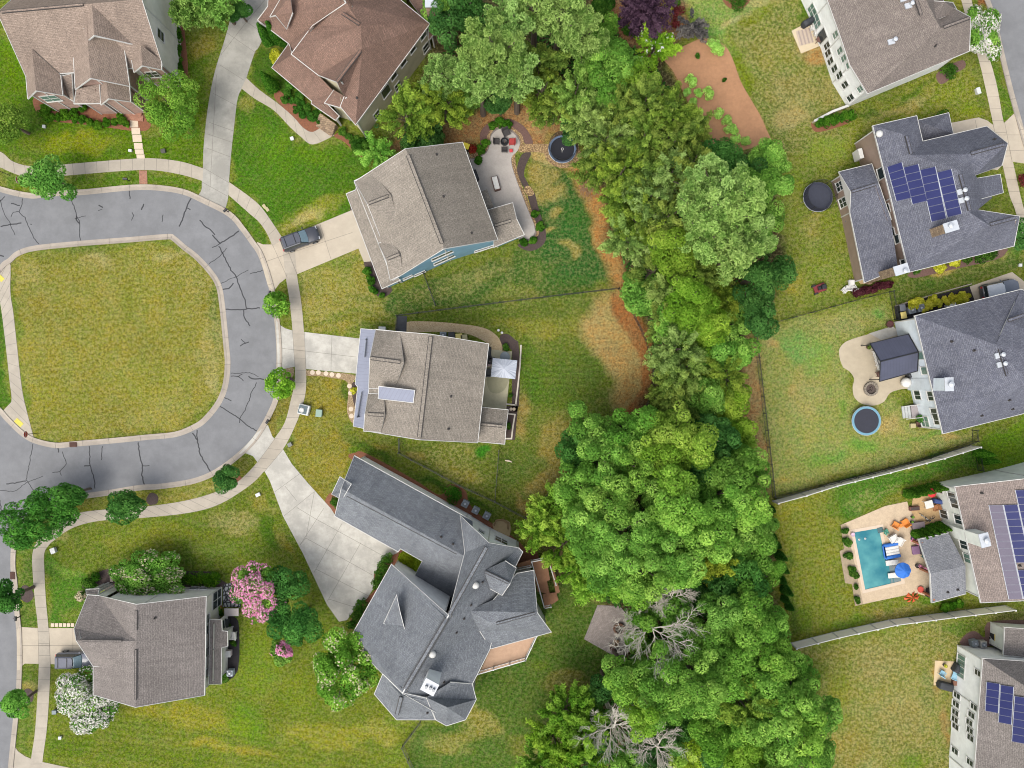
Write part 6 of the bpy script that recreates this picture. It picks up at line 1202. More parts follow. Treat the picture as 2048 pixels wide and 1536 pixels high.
many('1742 1070 5;1765 1100 6;1690 1060 7;1692 1080 8;1697 1115 8;1706 1140 8;1700 1130 6;1712 1175 6;1718 1198 7;1800 1030 5', 'shrub', 'small plant in the pool border', .6, 'plants in the gravel strip by the pool') if False else many('1690 1062 7;1694 1084 8;1697 1112 8;1704 1142 9;1711 1150 7;1712 1174 5;1715 1200 7', 'shrub', 'small plant in the pool border', .6, 'plants in the gravel strip by the pool')
many('1890 1215 8;1905 1212 8;1920 1208 8', 'shrub', 'leafy plant below the porch', .8, 'plants below the covered porch', tint=(1.1, 1.2, .7))
plant(1845, 837, 10, 1.6, 'dark', cat='shrub', name='shrub', label='spiky palm like plant against the pale blue wall')
many('1238 42 6;1252 60 9;1266 66 8;1350 2 10;1395 112 5 .4;1449 160 4 .4', 'shrub', 'small garden plant in the upper mulch', .7, 'small plants in the upper mulch')
many('1480 250 0', 'shrub', 'x', 1, 'x') if False else None
many('452 1250 7;470 1228 6;467 1287 6;448 1355 8;440 1225 6', 'shrub', 'small plant by the black mulch', .7, 'plants beside the lower left house wall')
# ornamental grass mounds on the mulch slope
for i, (x, y, r) in enumerate([(1384, 162, 12), (1374, 185, 8), (1397, 185, 8), (1418, 187, 12), (1386, 204, 8), (1398, 224, 7), (1408, 242, 9), (1437, 227, 11), (1454, 241, 10), (1460, 258, 11), (1471, 278, 11), (1492, 281, 10), (1426, 88, 12), (1436, 99, 13), (1470, 262, 7)]):
    plant(x, y, r*.95, 1.3, 'box', 'rounded pale green ornamental grass mound', cat='ornamental grass', name='ornamental_grass', group='grass mounds on the mulch slope', style='tight', lm='tuft')
# columnar evergreens
def cone_mesh(kind='box'):
    n = 3800; z = 1-np.sqrt(rng.random(n)); az = rng.random(n)*6.28; rr = (1-z)**.75*(z*6+.35).clip(0, 1)*rng.uniform(.85, 1.03, n)*(1+.07*np.sin(az*5+z*9))
    p = np.stack([np.cos(az)*rr, np.sin(az)*rr, z], 1); nn = np.stack([np.cos(az), np.sin(az), .5+0*az], 1)+rng.normal(size=(n, 3))*.35; nn /= np.linalg.norm(nn, axis=1)[:, None]
    return p, nn
CONES = {}
def evergreen(px, py, bpx, bpy_, r, h, label=None, desc=None, group=None, tint=(1, 1, 1)):
    """r in metres, foot at bpx,bpy"""
    key = round(r*2)/2, round(h)
    if key not in CONES:
        p, nn = cone_mesh(); p = p*np.array([r, r, h]); CONES[key] = quads('crown', p, nn, rng.uniform(.12, .26, len(p)), rng.random(len(p)), LM['box'], 1.3)
    b_ = P(bpx, bpy_, 0); o = thing('columnar_evergreen', label, 'evergreen shrub', (b_.x, b_.y, 0), random.uniform(0, 6), group)
    co = bpy.data.objects.new('crown', CONES[key]); C.objects.link(co); co.parent = o; co.color = (*tint, 1)
    m = MB(); m.tube([(0, 0, -.1), (0, 0, h*.8)], [.09, .02], 6); m.build('trunk', BARK, o)
    if not label: PL.append((o, px, py, desc))
    return o
evergreen(515, 50, 541, 84, .95, 5.2, 'left of the pair of tall pointed evergreens by the long driveway', tint=(.8, 1, .8)); evergreen(530, 60, 558, 80, .9, 4.6, 'right of the pair of tall pointed evergreens by the long driveway', tint=(.8, 1, .8))
evergreen(530, 160, 548, 176, 1.25, 4.6, 'broad pointed evergreen above the curving front path', tint=(.95, 1.1, .8))
for i in range(5): evergreen(0, 0, 1812+i*14, 986-i*3.6, .62, 3.4, desc='pointed evergreen', group='evergreens above the paver terrace', tint=(1.05, 1.1, .8)); PL[-1] = (PL[-1][0], 1812+i*14, 984-i*4, 'pointed evergreen above the paver terrace')
for i in range(5): evergreen(0, 0, 1828+i*11.5, 1066-i*3.8, .62, 3.4, desc='pointed evergreen', group='evergreens above the porch roof', tint=(1.0, 1.1, .8)); PL[-1] = (PL[-1][0], 1828+i*11, 1066-i*4, 'pointed evergreen above the pale porch roof')
for i in range(10): evergreen(0, 0, 1538+i*4.0+random.uniform(-3, 2), 1024+i*21.5+random.uniform(-6, 6), random.uniform(.4, .52), random.choice((2.0, 2.4, 2.8)), desc='dark pointed evergreen', group='evergreens along the pool garden boundary', tint=(.6, .8, .8)); PL[-1] = (PL[-1][0], 1546+i*4, 1024+i*21, 'dark pointed evergreen at the woodland edge')
evergreen(0, 0, 1952, 905, .7, 4, 'leaning evergreen just right of the white fence end', tint=(.9, 1.1, .7)); evergreen(0, 0, 1962, 918, .7, 4, 'evergreen below the one at the white fence end', tint=(.9, 1.1, .7))
# undergrowth: countless low leaves under the woods
wp = [(900, 0), (1210, 0), (1240, 60), (1310, 120), (1360, 200), (1400, 290), (1540, 320), (1550, 500), (1530, 640), (1470, 690), (1480, 800), (1500, 940), (1540, 1100), (1570, 1290), (1640, 1400), (1660, 1540), (1070, 1540), (1110, 1450), (1200, 1380), (1260, 1300), (1250, 1230), (1180, 1190), (1110, 1140), (1070, 1050), (1130, 960), (1140, 860), (1290, 840), (1310, 780), (1290, 640), (1250, 560), (1220, 440), (1210, 330), (1150, 240), (1090, 190), (930, 200), (880, 120)]
n = 60000; ux = rng.uniform(880, 1660, n); uy = rng.uniform(0, 1540, n); ok = sdpoly(wp, ux, uy) < -6; ok &= (vnoise(ux/16, uy/16, .5, 31)+rng.random(n)*.3) > .42
ux, uy = ux[ok], uy[ok]; uz = rng.uniform(.1, 1.6, len(ux)); hh = (vnoise(ux/16, uy/16, .8, 32)); uz *= hh*1.4; k_ = (H-uz)/H/S
cen = np.stack([(ux-1024)*k_, (768-uy)*k_, uz], 1); nn = unit(len(ux), 1.0)+np.array([0, 0, .6]); nn /= np.linalg.norm(nn, axis=1)[:, None]
uo = bpy.data.objects.new('undergrowth', quads('undergrowth', cen, nn, rng.uniform(.25, .5, len(ux)), rng.random(len(ux)), LM['dark'], 1.4)); C.objects.link(uo); uo.color = (.95, 1.0, .8, 1); tag(uo, 'low dark green undergrowth beneath the woodland trees', 'undergrowth', kind='stuff')
# ---------------------------------------------------------------- labels that single each plant out
LMK = [('the round trampoline in the gravel ring', 1127, 297), ('the curved grey patio', 1005, 350), ('the stick pile', 1177, 375), ('the bare mulch slope', 1440, 190), ('the purple leaved trees', 1290, 30), ('the trampoline below the white house', 1630, 394), ('the square paver patio', 1215, 1262), ('the widest dead tree', 1312, 1268), ('the silver dead tree', 1232, 1470), ('the swimming pool', 1755, 1118), ('the solar panel house', 1850, 400), ('the beige gabled house', 700, 120), ('the wooden deck stairs', 1090, 1160), ('the blue umbrella', 1806, 1140), ('the fire pit patio', 1740, 778), ('the upper left brick porch', 200, 190), ('the grey driveway', 660, 1100), ('the black car', 604, 478), ('the upper stop sign', 35, 362), ('the red mower', 1637, 577), ('the lower white fence', 1780, 1250), ('the upper white fence', 1740, 950), ('the middle metal porch roof', 722, 760), ('the grey square umbrella', 1008, 737), ('the white and grey pickup', 1985, 577), ('the white stone bed', 463, 1190), ('the courtyard shrubs', 824, 1126), ('the upper white house', 1740, 80), ('the golden hedge', 396, 1158), ('the dark red hedge', 1745, 580), ('the brown roof notch', 570, 110), ('the lower right white house', 1950, 1400), ('the blue sided house', 850, 430), ('the air conditioners by the fence', 952, 1020), ('the bottom left corner', 0, 1536), ('the upper patio fire pit', 1009, 285), ('the pickup', 1990, 577), ('the right photo edge', 2048, 768), ('the top photo edge', 1150, 0), ('the bottom photo edge', 1450, 1536)]
SEC = ['right of', 'upper right of', 'above', 'upper left of', 'left of', 'lower left of', 'below', 'lower right of']
used = set(); byd = {}
for it in PL: byd.setdefault(it[3], []).append(it)
ORD = ['nearest', 'second nearest', 'third nearest', 'fourth nearest', 'fifth nearest', 'sixth nearest', 'seventh nearest', 'eighth nearest']
for d_, its in byd.items():
    cand = []
    for nm, lx, ly in LMK:
        sec = {}
        for it in its:
            dx, dy = it[1]-lx, ly-it[2]; s_ = int(round(math.atan2(dy, dx)/(math.pi/4))) % 8; sec.setdefault(s_, []).append((math.hypot(dx, dy), it))
        for s_, l_ in sec.items():
            l_.sort(key=lambda q: q[0])
            for r_, (ds, it) in enumerate(l_[:8]): cand.append((ds*(1+.6*r_)+60*r_, it[0].name, it, f"{d_}, {ORD[r_]} to {nm} on its {['right', 'upper right', 'upper', 'upper left', 'left', 'lower left', 'lower', 'lower right'][s_]} side"))
    cand.sort(key=lambda q: q[0]); done_ = set()
    for _, nme, it, tx in cand:
        if nme in done_ or tx in used: continue
        if len(tx.replace(',', '').split()) > 16:
            tx = tx.replace(' on its ', ', ').replace(' side', '')
            if len(tx.replace(',', '').split()) > 16: continue
            if tx in used: continue
        it[0]['label'] = tx; used.add(tx); done_.add(nme)
    for it in its:
        if it[0].name not in done_: print('NOLABEL', it[3], it[1], it[2]); it[0]['label'] = d_
# ================================================================= OBJECTS
def cm_(name, c, rough=.5, k=KALB, var=.06, metal=0, coat=0): return mat(name, c, rough, var, 3, 15, 0, metal, k, coat=coat)
RUB = cm_('rubber', (44, 44, 46), .8); REDM = cm_('red_paint', (196, 36, 44), .45); BLUEF = cm_('blue_fabric', (52, 122, 214), .8); ORG = cm_('orange_plastic', (246, 148, 56), .5); DKF = cm_('charcoal_fabric', (70, 66, 66), .85)
def T(name, label, cat, px, py, rz=0, group=None, z=0): c = P(px, py, z); return thing(name, label, cat, (c.x, c.y, 0 if z == 0 else z), R(rz), group)
# ---------------- vehicles
def car(label, px, py, ang, L_, W_, Ht, paint, roofm, kind='suv', name='parked_car', cat='car', hoodm=None):
    o = T(name, label, cat, px, py, ang); x = L_/2; w_ = W_/2; m = MB(); hz = .62*Ht
    st = [(-x, .82, .38, hz*.86), (-x+.08, .93, .3, hz*.97), (-x+.5, 1, .24, hz), (-x*.3, 1.0, .24, hz), (x*.3, 1.0, .24, hz*.99), (x*.62, .98, .24, hz*.95), (x-.3, .93, .28, hz*.87), (x-.06, .84, .34, hz*.74), (x, .7, .4, hz*.62)]
    rings = []
    for (xx, wf, zb, zt) in st:
        ww = w_*wf; rings.append([Vector((xx, y*ww, z)) for y, z in ((-.9, zb), (-1, zb+.12), (-1, zt*.72), (-.94, zt*.93), (-.82, zt), (0, zt+.02), (.82, zt), (.94, zt*.93), (1, zt*.72), (1, zb+.12), (.9, zb))])
    m.loft(rings); b = m.build('body', paint, o, smooth=True)
    x0, x1 = (-x+.12, x*.36) if kind != 'jeep' else (-x+.15, x*.12); rx0, rx1 = (x0+.28, x1-.75) if kind != 'jeep' else (x0+.05, x1-.25)
    g = MB(); g.loft([[Vector((a*1.0, y*s_*w_, z)) for a, y in ((x0, -1), (x1, -1), (x1+.1, -.5), (x1+.1, .5), (x1, 1), (x0, 1))] for s_, z in ((.9, hz-.02),)]+[[Vector((a, y*.76*w_, Ht-.05)) for a, y in ((rx0, -1), (rx1, -1), (rx1+.08, -.5), (rx1+.08, .5), (rx1, 1), (rx0, 1))]])
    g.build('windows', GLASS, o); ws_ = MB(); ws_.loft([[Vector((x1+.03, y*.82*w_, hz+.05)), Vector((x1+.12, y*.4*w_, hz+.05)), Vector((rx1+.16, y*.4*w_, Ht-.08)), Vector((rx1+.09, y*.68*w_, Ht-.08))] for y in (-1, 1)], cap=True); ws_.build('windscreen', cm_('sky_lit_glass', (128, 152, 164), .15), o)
    r_ = MB(); r_.loft([[Vector((a, y*s_*w_, z)) for a, y in ((rx0-.04, -.94), (rx0+.1, -1), (rx1-.1, -1), (rx1+.06, -.5), (rx1+.06, .5), (rx1-.1, 1), (rx0+.1, 1), (rx0-.04, .94))] for s_, z in ((.78, Ht-.08), (.78, Ht-.02), (.68, Ht+.03))]); r_.build('roof', roofm, o)
    if kind == 'suv':
        rr = MB()
        for s_ in (-1, 1): rr.tube([(rx0+.1, s_*.66*w_, Ht+.08), (rx1-.1, s_*.66*w_, Ht+.08)], .025)
        rr.tube([(rx0+.35, -.66*w_, Ht+.1), (rx0+.35, .66*w_, Ht+.1)], .03); rr.tube([(rx1-.6, -.66*w_, Ht+.1), (rx1-.6, .66*w_, Ht+.1)], .03); rr.build('roof_rails', BLACK, o)
    for xx in (-x*.62, x*.62):
        for s_ in (-1, 1):
            q = MB(); q.loft([[Vector((xx+.36*math.cos(k*math.pi/8), s_*(w_-.2+dy), .36+.36*math.sin(k*math.pi/8))) for k in range(16)] for dy in (0, .24)]); wo = q.build('wheel', RUB, o)
            q = MB(); q.loft([[Vector((xx+.2*math.cos(k*math.pi/6), s_*(w_+.03+dy), .36+.2*math.sin(k*math.pi/6))) for k in range(12)] for dy in (0, .025)]); q.build('rim', GREYM, wo)
    for s_ in (-1, 1):
        q = MB(); q.box((x-.22, s_*w_*.66, hz*.74), (.26, .34, .12)); q.build('headlight', PALEM, o); q = MB(); q.box((-x+.02, s_*w_*.7, hz*.8), (.08, .24, .3)); q.build('tail_light', REDM, o)
        q = MB(); q.bbox((x1-.15, s_*(w_+.1), hz+.06), (.14, .24, .16)); q.build('mirror', paint, o)
    ws = MB(); ws.tube([(x1+.02, -.4*w_, hz+.03), (x1-.28, -.2*w_, hz+.28)], .015); ws.build('wiper', BLACK, o)
    if hoodm: q = MB(); q.loft([[Vector((a, y*w_*s_, z)) for a, y in ((x1+.2, -.95), (x*.8, -.95), (x+.04, -.5), (x+.04, .5), (x*.8, .95), (x1+.2, .95))] for s_, z in ((1.02, hz*.7), (.96, hz*1.03), (.8, hz*1.06))]); q.build('hood_cover', hoodm, o)
    return o
car('black estate car parked on the pale driveway of the blue house', 604, 480, 20, 4.85, 1.95, 1.72, cm_('black_car_paint', (66, 68, 76), .3, coat=.6), cm_('black_car_roof', (74, 78, 90), .35, coat=.4))
car('silver grey people carrier nosing under the lower left roof', 158, 1316, 0, 4.7, 1.9, 1.75, cm_('grey_car_paint', (126, 130, 144), .35, coat=.5), cm_('grey_car_roof', (100, 104, 120), .6))
car('white topped off roader with a grey covered front on the concrete pad', 1990, 580, 12, 4.4, 1.85, 1.85, cm_('charcoal_car_paint', (84, 88, 92), .4, coat=.3), cm_('white_hard_top', (196, 202, 210), .6), 'jeep', 'off_roader', 'off roader', cm_('grey_car_cover', (112, 120, 134), .7))
# ---------------- signs
def text_mesh(s_, size, name='lettering'):
    cu = bpy.data.curves.new(name, 'FONT'); cu.body = s_; cu.size = size; cu.align_x = 'CENTER'; cu.align_y = 'CENTER'; cu.extrude = .004
    ob = bpy.data.objects.new('tmp_text', cu); C.objects.link(ob); bpy.context.view_layer.update(); me = bpy.data.meshes.new_from_object(ob.evaluated_get(bpy.context.evaluated_depsgraph_get())); bpy.data.objects.remove(ob); me.name = name; return me
def stop_sign(px, py, label, yaw=0):
    o = T('stop_sign', label, 'stop sign', px, py, yaw, 'stop signs'); m = MB(); m.box((0, 0, 1.5), (.06, .06, 3.0)); m.build('post', BLACK, o)
    for r_, mt, x, nm in ((.42, WHITE, .05, 'border'), (.385, REDM, .066, 'sign_plate')):
        q = MB(); q.loft([[Vector((x+dx, r_*math.cos(R(22.5+45*k)), 2.65+r_*math.sin(R(22.5+45*k)))) for k in range(8)] for dx in (0, .02)]); q.build(nm, mt, o)
    me_ = text_mesh('STOP', .27); me_.materials.append(WHITE); t_ = bpy.data.objects.new('lettering', me_); C.objects.link(t_); t_.parent = o; t_.location = (.095, 0, 2.65); t_.rotation_euler = (R(90), 0, R(90))
stop_sign(62, 371, 'red stop sign on the grass beside the round street tree, upper left'); stop_sign(77, 866, 'red stop sign at the lower left corner of the grass island')
o = T('street_name_sign', 'dark post with green street name blades at the upper left edge', 'street sign', 20, 351, 0); m = MB(); m.box((0, 0, 1.6), (.06, .06, 3.2)); m.build('post', BLACK, o)
for k, z in ((0, 2.9), (90, 3.1)): q = MB(); q.box((0, 0, z), (.8, .03, .18), R(k)); q.build('name_blade', cm_('green_sign', (44, 92, 74), .5), o)
for px, py, a, l_ in ((259, 362, 0, 'black mailbox on the kerb strip left of the red brick path'), (457, 424, 45, 'black mailbox on the kerb right of the long driveway'), (545, 588, 90, 'black mailbox above the small round street tree'), (540, 842, 60, 'black mailbox on the strip below the ball shaped tree'), (42, 1232, 90, 'black mailbox above the pale garage driveway, lower left')):
    o = T('mailbox', l_, 'mailbox', px, py, a, 'black kerbside mailboxes'); m = MB(); m.box((0, 0, .5), (.1, .1, 1.0)); m.build('post', BLACK, o)
    m = MB(); m.loft([[Vector((x, .13*math.cos(t_), 1.05+.12*math.sin(t_)+.06)) for t_ in np.linspace(0, math.pi, 7)]+[Vector((x, -.13, 1.0)), Vector((x, .13, 1.0))] for x in (-.28, .28)]); m.build('box', BLACK, o); m = MB(); m.box((.1, .15, 1.2), (.04, .02, .2)); m.build('flag', REDM, o)
# ---------------- utility boxes, meters
def ubox(px, py, s_, col_, label, rz=0, name='utility_box'):
    o = T(name, label, 'utility box', px, py, rz, 'small utility boxes in the lawns'); m = MB(); m.bbox((0, 0, s_[2]/2), s_, b=.05); m.build('cabinet', col_, o); m = MB(); m.bbox((0, 0, s_[2]+.03), (s_[0]*1.08, s_[1]*1.08, .07), b=.02); m.build('lid', col_, o)
UW = cm_('utility_white', (224, 226, 222), .7); UG = cm_('utility_green', (150, 176, 160), .7); UT = cm_('utility_tan', (196, 184, 140), .8)
ubox(90, 254, (.35, .35, .25), UW, 'tiny white box on the upper left lawn below the shrubs'); ubox(262, 302, (.4, .3, .25), UW, 'tiny pale box left of the slab path'); ubox(585, 278, (.4, .4, .25), UW, 'small white box on the lawn beside the curving front path', 20)
ubox(328, 303, (.5, .45, .3), cm_('dark_rock', (92, 92, 84), .9), 'dark box between the slab path and the long driveway', 10); ubox(640, 826, (.7, .85, .6), UG, 'pale green box on the front lawn right of the white cabinet', -5); ubox(110, 1100, (.55, .65, .5), UW, 'white box at the bend of the lower left pavement', 20)
ubox(517, 989, (.55, .4, .25), UW, 'small white lid left of the grey fan shaped driveway', 25); ubox(122, 1474, (.35, .35, .25), UW, 'tiny white box on the lowest left lawn'); ubox(112, 1422, (.5, .45, .4), cm_('blue_grey_box', (140, 152, 156), .7), 'blue grey box left of the white blossom tree'); ubox(1953, 184, (.45, .75, .45), UW, 'white box on the lawn beside the upper right pavement', 15)
ubox(2038, 531, (.35, .35, .3), UW, 'tiny white box near the right edge above the off roader'); ubox(581, 889, (.5, .45, .35), cm_('grey_plastic', (132, 132, 128), .7), 'grey box at the fork of pavement and fan shaped driveway', 30); ubox(529, 413, (.35, .5, .08), UT, 'upper of two tan meter lids beside the pavement', 35); ubox(535, 419, (.35, .5, .08), UT, 'lower of two tan meter lids beside the pavement', 35)
ubox(1710, 582, (.4, .4, .3), UW, 'tiny white box under the dark red hedge') if False else None
o = T('equipment_cabinet', 'white framed cabinet with dark top and white disc beside the front pavement', 'equipment cabinet', 610, 819, -14); m = MB(); m.bbox((0, 0, .35), (1.35, 1.25, .7), b=.05); m.build('case', UW, o); m = MB(); m.box((-.08, 0, .72), (1.05, 1.0, .06)); m.build('top_grille', cm_('slate_top', (84, 102, 108), .6), o); m = MB(); m.cyl((-.2, -.1, .75), .3, .06, 20); m.torus((-.2, -.1, .82), .22, .03); m.build('fan_disc', WHITE, o)
for px, py, l_, a in ((147, 889, 'rusty storm drain grate in the lower kerb of the island', 2), (26, 1151, 'rusty storm drain grate in the left kerb near the driveway', 90)):
    o = T('storm_drain', l_, 'storm drain', px, py, a, 'kerb storm drains'); m = MB(); m.bbox((0, 0, .07), (.9, .6, .14), b=.02); m.build('frame', cm_('rust_brown', (110, 78, 66), .9), o); m = MB()
    for i in range(7): m.box((-.36+i*.12, 0, .15), (.05, .5, .03))
    m.build('grate', cm_('rust_dark', (78, 56, 50), .9), o)
# ---------------- air conditioners, bins, grills
def ac(px, py, label, rz=0, s_=.85, col_=(150, 158, 164), group='air conditioning units', h_=.85):
    o = T('air_conditioner', label, 'air conditioner', px, py, rz, group); c_ = cm_('ac_case_%d' % col_[0], col_, .6); m = MB(); m.bbox((0, 0, h_/2), (s_, s_, h_), b=.06); m.build('case', c_, o)
    m = MB(); m.cyl((0, 0, h_), s_*.42, .03, 20); fo = m.build('fan_opening', cm_('fan_dark', (84, 94, 100), .8), o); m = MB()
    for k in range(5): m.torus((0, 0, h_+.05), s_*(.08+.08*k), .012, 20, 4)
    m.cyl((0, 0, h_+.03), .12, .05, 10); m.build('fan_guard', PALEM, o)
for q in ((931, 1006, 'topmost of three air conditioners in a row beside the long grey roof'), (952, 1019, 'middle of three air conditioners in a row beside the long grey roof'), (974, 1030, 'lowest of three air conditioners in a row beside the long grey roof')): ac(q[0], q[1], q[2], -28)
ac(887, 671, 'air conditioner peeping out above the middle house roof', -5, .8, group=None); ac(464, 1330 + 12, 'square white fan unit on the black mulch right of the lower left house', 0, .75, (190, 200, 208), None)
ac(1818, 621, 'left of two air conditioners by the golden shrubs', 15, .9); ac(1836, 617, 'right of two air conditioners by the golden shrubs', 15, .9); ac(1960, 1285, 'pale square fan unit in the purple mulch, lower right', 0, .8, (188, 184, 176)); ac(1943, 1283, 'grey fan unit left of the pale one in the purple mulch', 10, .8, (130, 140, 146))
def wbin(px, py, label, lid, rz=0, body=(52, 54, 58), group='wheelie bins'):
    o = T('wheelie_bin', label, 'bin', px, py, rz, group); m = MB(); m.box((0, 0, .5), (.58, .68, 1.0), taper=1.12); m.build('body', cm_('bin_body_%d' % body[0], body, .6), o); m = MB(); m.bbox((0, 0, 1.05), (.72, .84, .1), b=.04); m.build('lid', lid, o)
    for s_ in (-1, 1): q = MB(); q.loft([[Vector((s_*.3+dx, -.32+.12*math.cos(k), .12+.12*math.sin(k))) for k in np.linspace(0, 6.28, 10, endpoint=False)] for dx in (0, .06*s_)]); q.build('wheel', RUB, o)
YL = cm_('yellow_lid', (240, 218, 130), .6); GL = cm_('grey_lid', (104, 108, 116), .6); BL = cm_('dark_lid', (46, 48, 52), .6)
wbin(919, 674, 'yellow lidded bin above the middle house roof', YL, 95); wbin(904, 671, 'dark lidded bin above the middle house roof', BL, 95); wbin(929, 676, 'small tan lidded bin right of the yellow one, middle house', UT, 95)
wbin(1799, 632, 'yellow lidded bin beside the dark slate roof corner', YL, 10); wbin(1797, 617, 'grey lidded bin above the yellow one, dark roofed house', GL, 10); wbin(1984, 1270, 'yellow lidded bin against the lower right house', YL, 0); wbin(1985, 1284, 'black bin below the yellow lidded one, lower right', BL, 0); wbin(933, 297, 'bright yellow topped box at the upper corner of the blue house roof', cm_('bright_yellow', (246, 226, 60), .6), 70)
def grill(px, py, label, rz=0, s_=(1.4, .65, 1.15), m_=None):
    o = T('covered_grill', label, 'barbecue', px, py, rz, 'barbecues'); mm_ = m_ or cm_('grill_cover', (52, 56, 62), .7); m = MB(); m.loft([[Vector((a*s_[0]/2*f, b*s_[1]/2*f, z)) for a, b in ((-1, -.7), (-.85, -1), (.85, -1), (1, -.7), (1, .7), (.85, 1), (-.85, 1), (-1, .7))] for f, z in ((1.0, .12), (1.02, .75), (.92, .95), (.6, s_[2]), (.4, s_[2]+.02))]); m.build('cover', mm_, o)
    for x in (-.5, .5):
        q = MB(); q.cyl((x*s_[0], 0, 0), .09, .14, 10); q.build('wheel', RUB, o)
    return o
grill(952, 353, 'black grill against the right wall of the blue house', 110, (1.3, .5, 1.1)); grill(1614, 48, 'black covered grill on the square patio behind the white house', 30, (1.7, .75, 1.15)); grill(978, 704, 'dark covered grill at the top of the tan back patio', 85, (1.2, .55, 1.1)); grill(456, 1243, 'dark covered grill in the black mulch, lower left house', 90, (1.1, .6, 1.1)); grill(1818, 750, 'black grill under the pergola edge beside the chimney', 20, (1.0, .6, 1.1))
grill(1909, 1333, 'dark covered grill at the upper corner of the square patio, lower right', 60, (1.1, .8, 1.1)); grill(1886, 1369, 'long dark covered bench on the square patio, lower right', -15, (1.8, .9, 1.0)); grill(1870, 1001, 'blue covered grill below the red parasol', -10, (1.1, .6, 1.1), cm_('blue_cover', (52, 76, 136), .7)); grill(1855, 1184, 'black grill under the corner of the covered porch', 80, (1.0, .7, 1.1)); grill(1838, 984, 'grey covered bench above the white table by the pool house', 10, (1.5, .55, .9), GL)
# ---------------- seats and tables
def chair(px, py, label, rz=0, m_=None, s_=.7, group=None, z=0):
    o = T('garden_chair', label, 'chair', px, py, rz, group, z); mm_ = m_ or DKF; m = MB(); m.bbox((0, 0, .4), (s_, s_, .1), b=.03); m.build('seat', mm_, o); m = MB(); m.box((-s_*.48, 0, .68), (.08, s_, .55), mat=Matrix.Rotation(R(-12), 4, 'Y')); m.build('backrest', mm_, o)
    for a in (-1, 1):
        q = MB(); q.box((0, a*s_*.5, .58), (s_*.9, .07, .05)); q.build('armrest', mm_, o)
        for b_ in (-1, 1): q = MB(); q.box((b_*s_*.42, a*s_*.45, .18), (.05, .05, .36)); q.build('leg', mm_, o)
    return o
def table(px, py, label, r_=.6, m_=None, rz=0, sq=None, h_=.72, group=None, z=0):
    o = T('garden_table', label, 'table', px, py, rz, group, z); mm_ = m_ or DKF; m = MB()
    if sq: m.bbox((0, 0, h_), (sq[0], sq[1], .06), b=.02)
    else: m.cyl((0, 0, h_-.03), r_, .05, 24)
    m.build('tabletop', mm_, o)
    for a in (-1, 1):
        for b_ in (-1, 1): q = MB(); q.box(((sq[0]*.42 if sq else r_*.6)*a, (sq[1]*.42 if sq else r_*.6)*b_, h_/2), (.05, .05, h_)); q.build('leg', mm_, o)
    return o
RC = cm_('red_chair', (176, 58, 56), .7); WF = cm_('white_cushion', (236, 234, 228), .8); PUR = cm_('purple_cushion', (146, 110, 146), .8); BRF = cm_('brown_wicker', (116, 84, 74), .85)
chair(1012, 267, 'dark chair above the fire bowl on the curved patio', -65, s_=.85); chair(993, 285, 'dark chair left of the fire bowl on the curved patio', 0, s_=.7); chair(1009, 301, 'dark chair below the fire bowl on the curved patio', 90, s_=.7); chair(1024, 286, 'red chair right of the fire bowl on the curved patio', 180, RC, .75)
o = T('footstool', 'small red footstool on the curved patio', 'footstool', 1022, 303, 5); m = MB(); m.bbox((0, 0, .36), (.42, .42, .1), b=.04); m.build('cushion', cm_('bright_red', (226, 70, 76), .7), o)
for a in (-.15, .15):
    for b_ in (-.15, .15): q = MB(); q.box((a, b_, .15), (.04, .04, .3)); q.build('leg', DKF, o)
def firepit(px, py, r_, label, m_, hh=.4, stones=False):
    o = T('fire_pit', label, 'fire pit', px, py, 0); m = MB()
    if stones:
        for lay in range(2):
            for k in range(16): a = (k+.5*lay)*math.pi/8; m.bbox((r_*math.cos(a), r_*math.sin(a), .12+.2*lay), (.26, 2*math.pi*r_/16*.94, .19), a, b=.03)
    else: m.lathe((0, 0, 0), [(r_*.6, 0), (r_, hh*.5), (r_, hh), (r_*.85, hh), (r_*.7, hh*.6), (.01, hh*.45)], 24)
    m.build('ring', m_, o); m = MB(); m.cyl((0, 0, .05), r_*.78, .1, 16)
    for k in range(5): m.tube([(random.uniform(-.3, .3)*r_, random.uniform(-.3, .3)*r_, .18), (random.uniform(-.6, .6)*r_, random.uniform(-.6, .6)*r_, .3)], .06)
    m.build('ash_and_logs', cm_('ash', (96, 84, 78), .95), o)
firepit(1009, 285, .5, 'round black fire bowl between the chairs on the curved patio', BLACK, .5); firepit(1740, 778, .75, 'round stone fire pit on the beige patio', mat('pit_stone', (150, 140, 126), .9, .2, 4), stones=True); firepit(1238, 1257, .62, 'round stone fire pit on the square paver patio', mat('pit_stone_brown', (126, 92, 72), .9, .2, 4), stones=True)
o = T('covered_table', 'long dark table under a white cover on the curved patio', 'covered table', 992, 369, -75, None); m = MB(); m.bbox((0, 0, .35), (1.75, .8, .7), b=.05); m.build('base', BRF, o); m = MB(); m.bbox((-.03, 0, .74), (1.6, .66, .12), b=.06); m.build('cover', WF, o)
chair(1231, 1282, 'wooden chair below the fire pit on the square paver patio', 70, cm_('worn_wood', (150, 124, 98), .9), .6); chair(1222, 1290, 'small brown chair left of the wooden one on the paver patio', 100, BRF, .5)
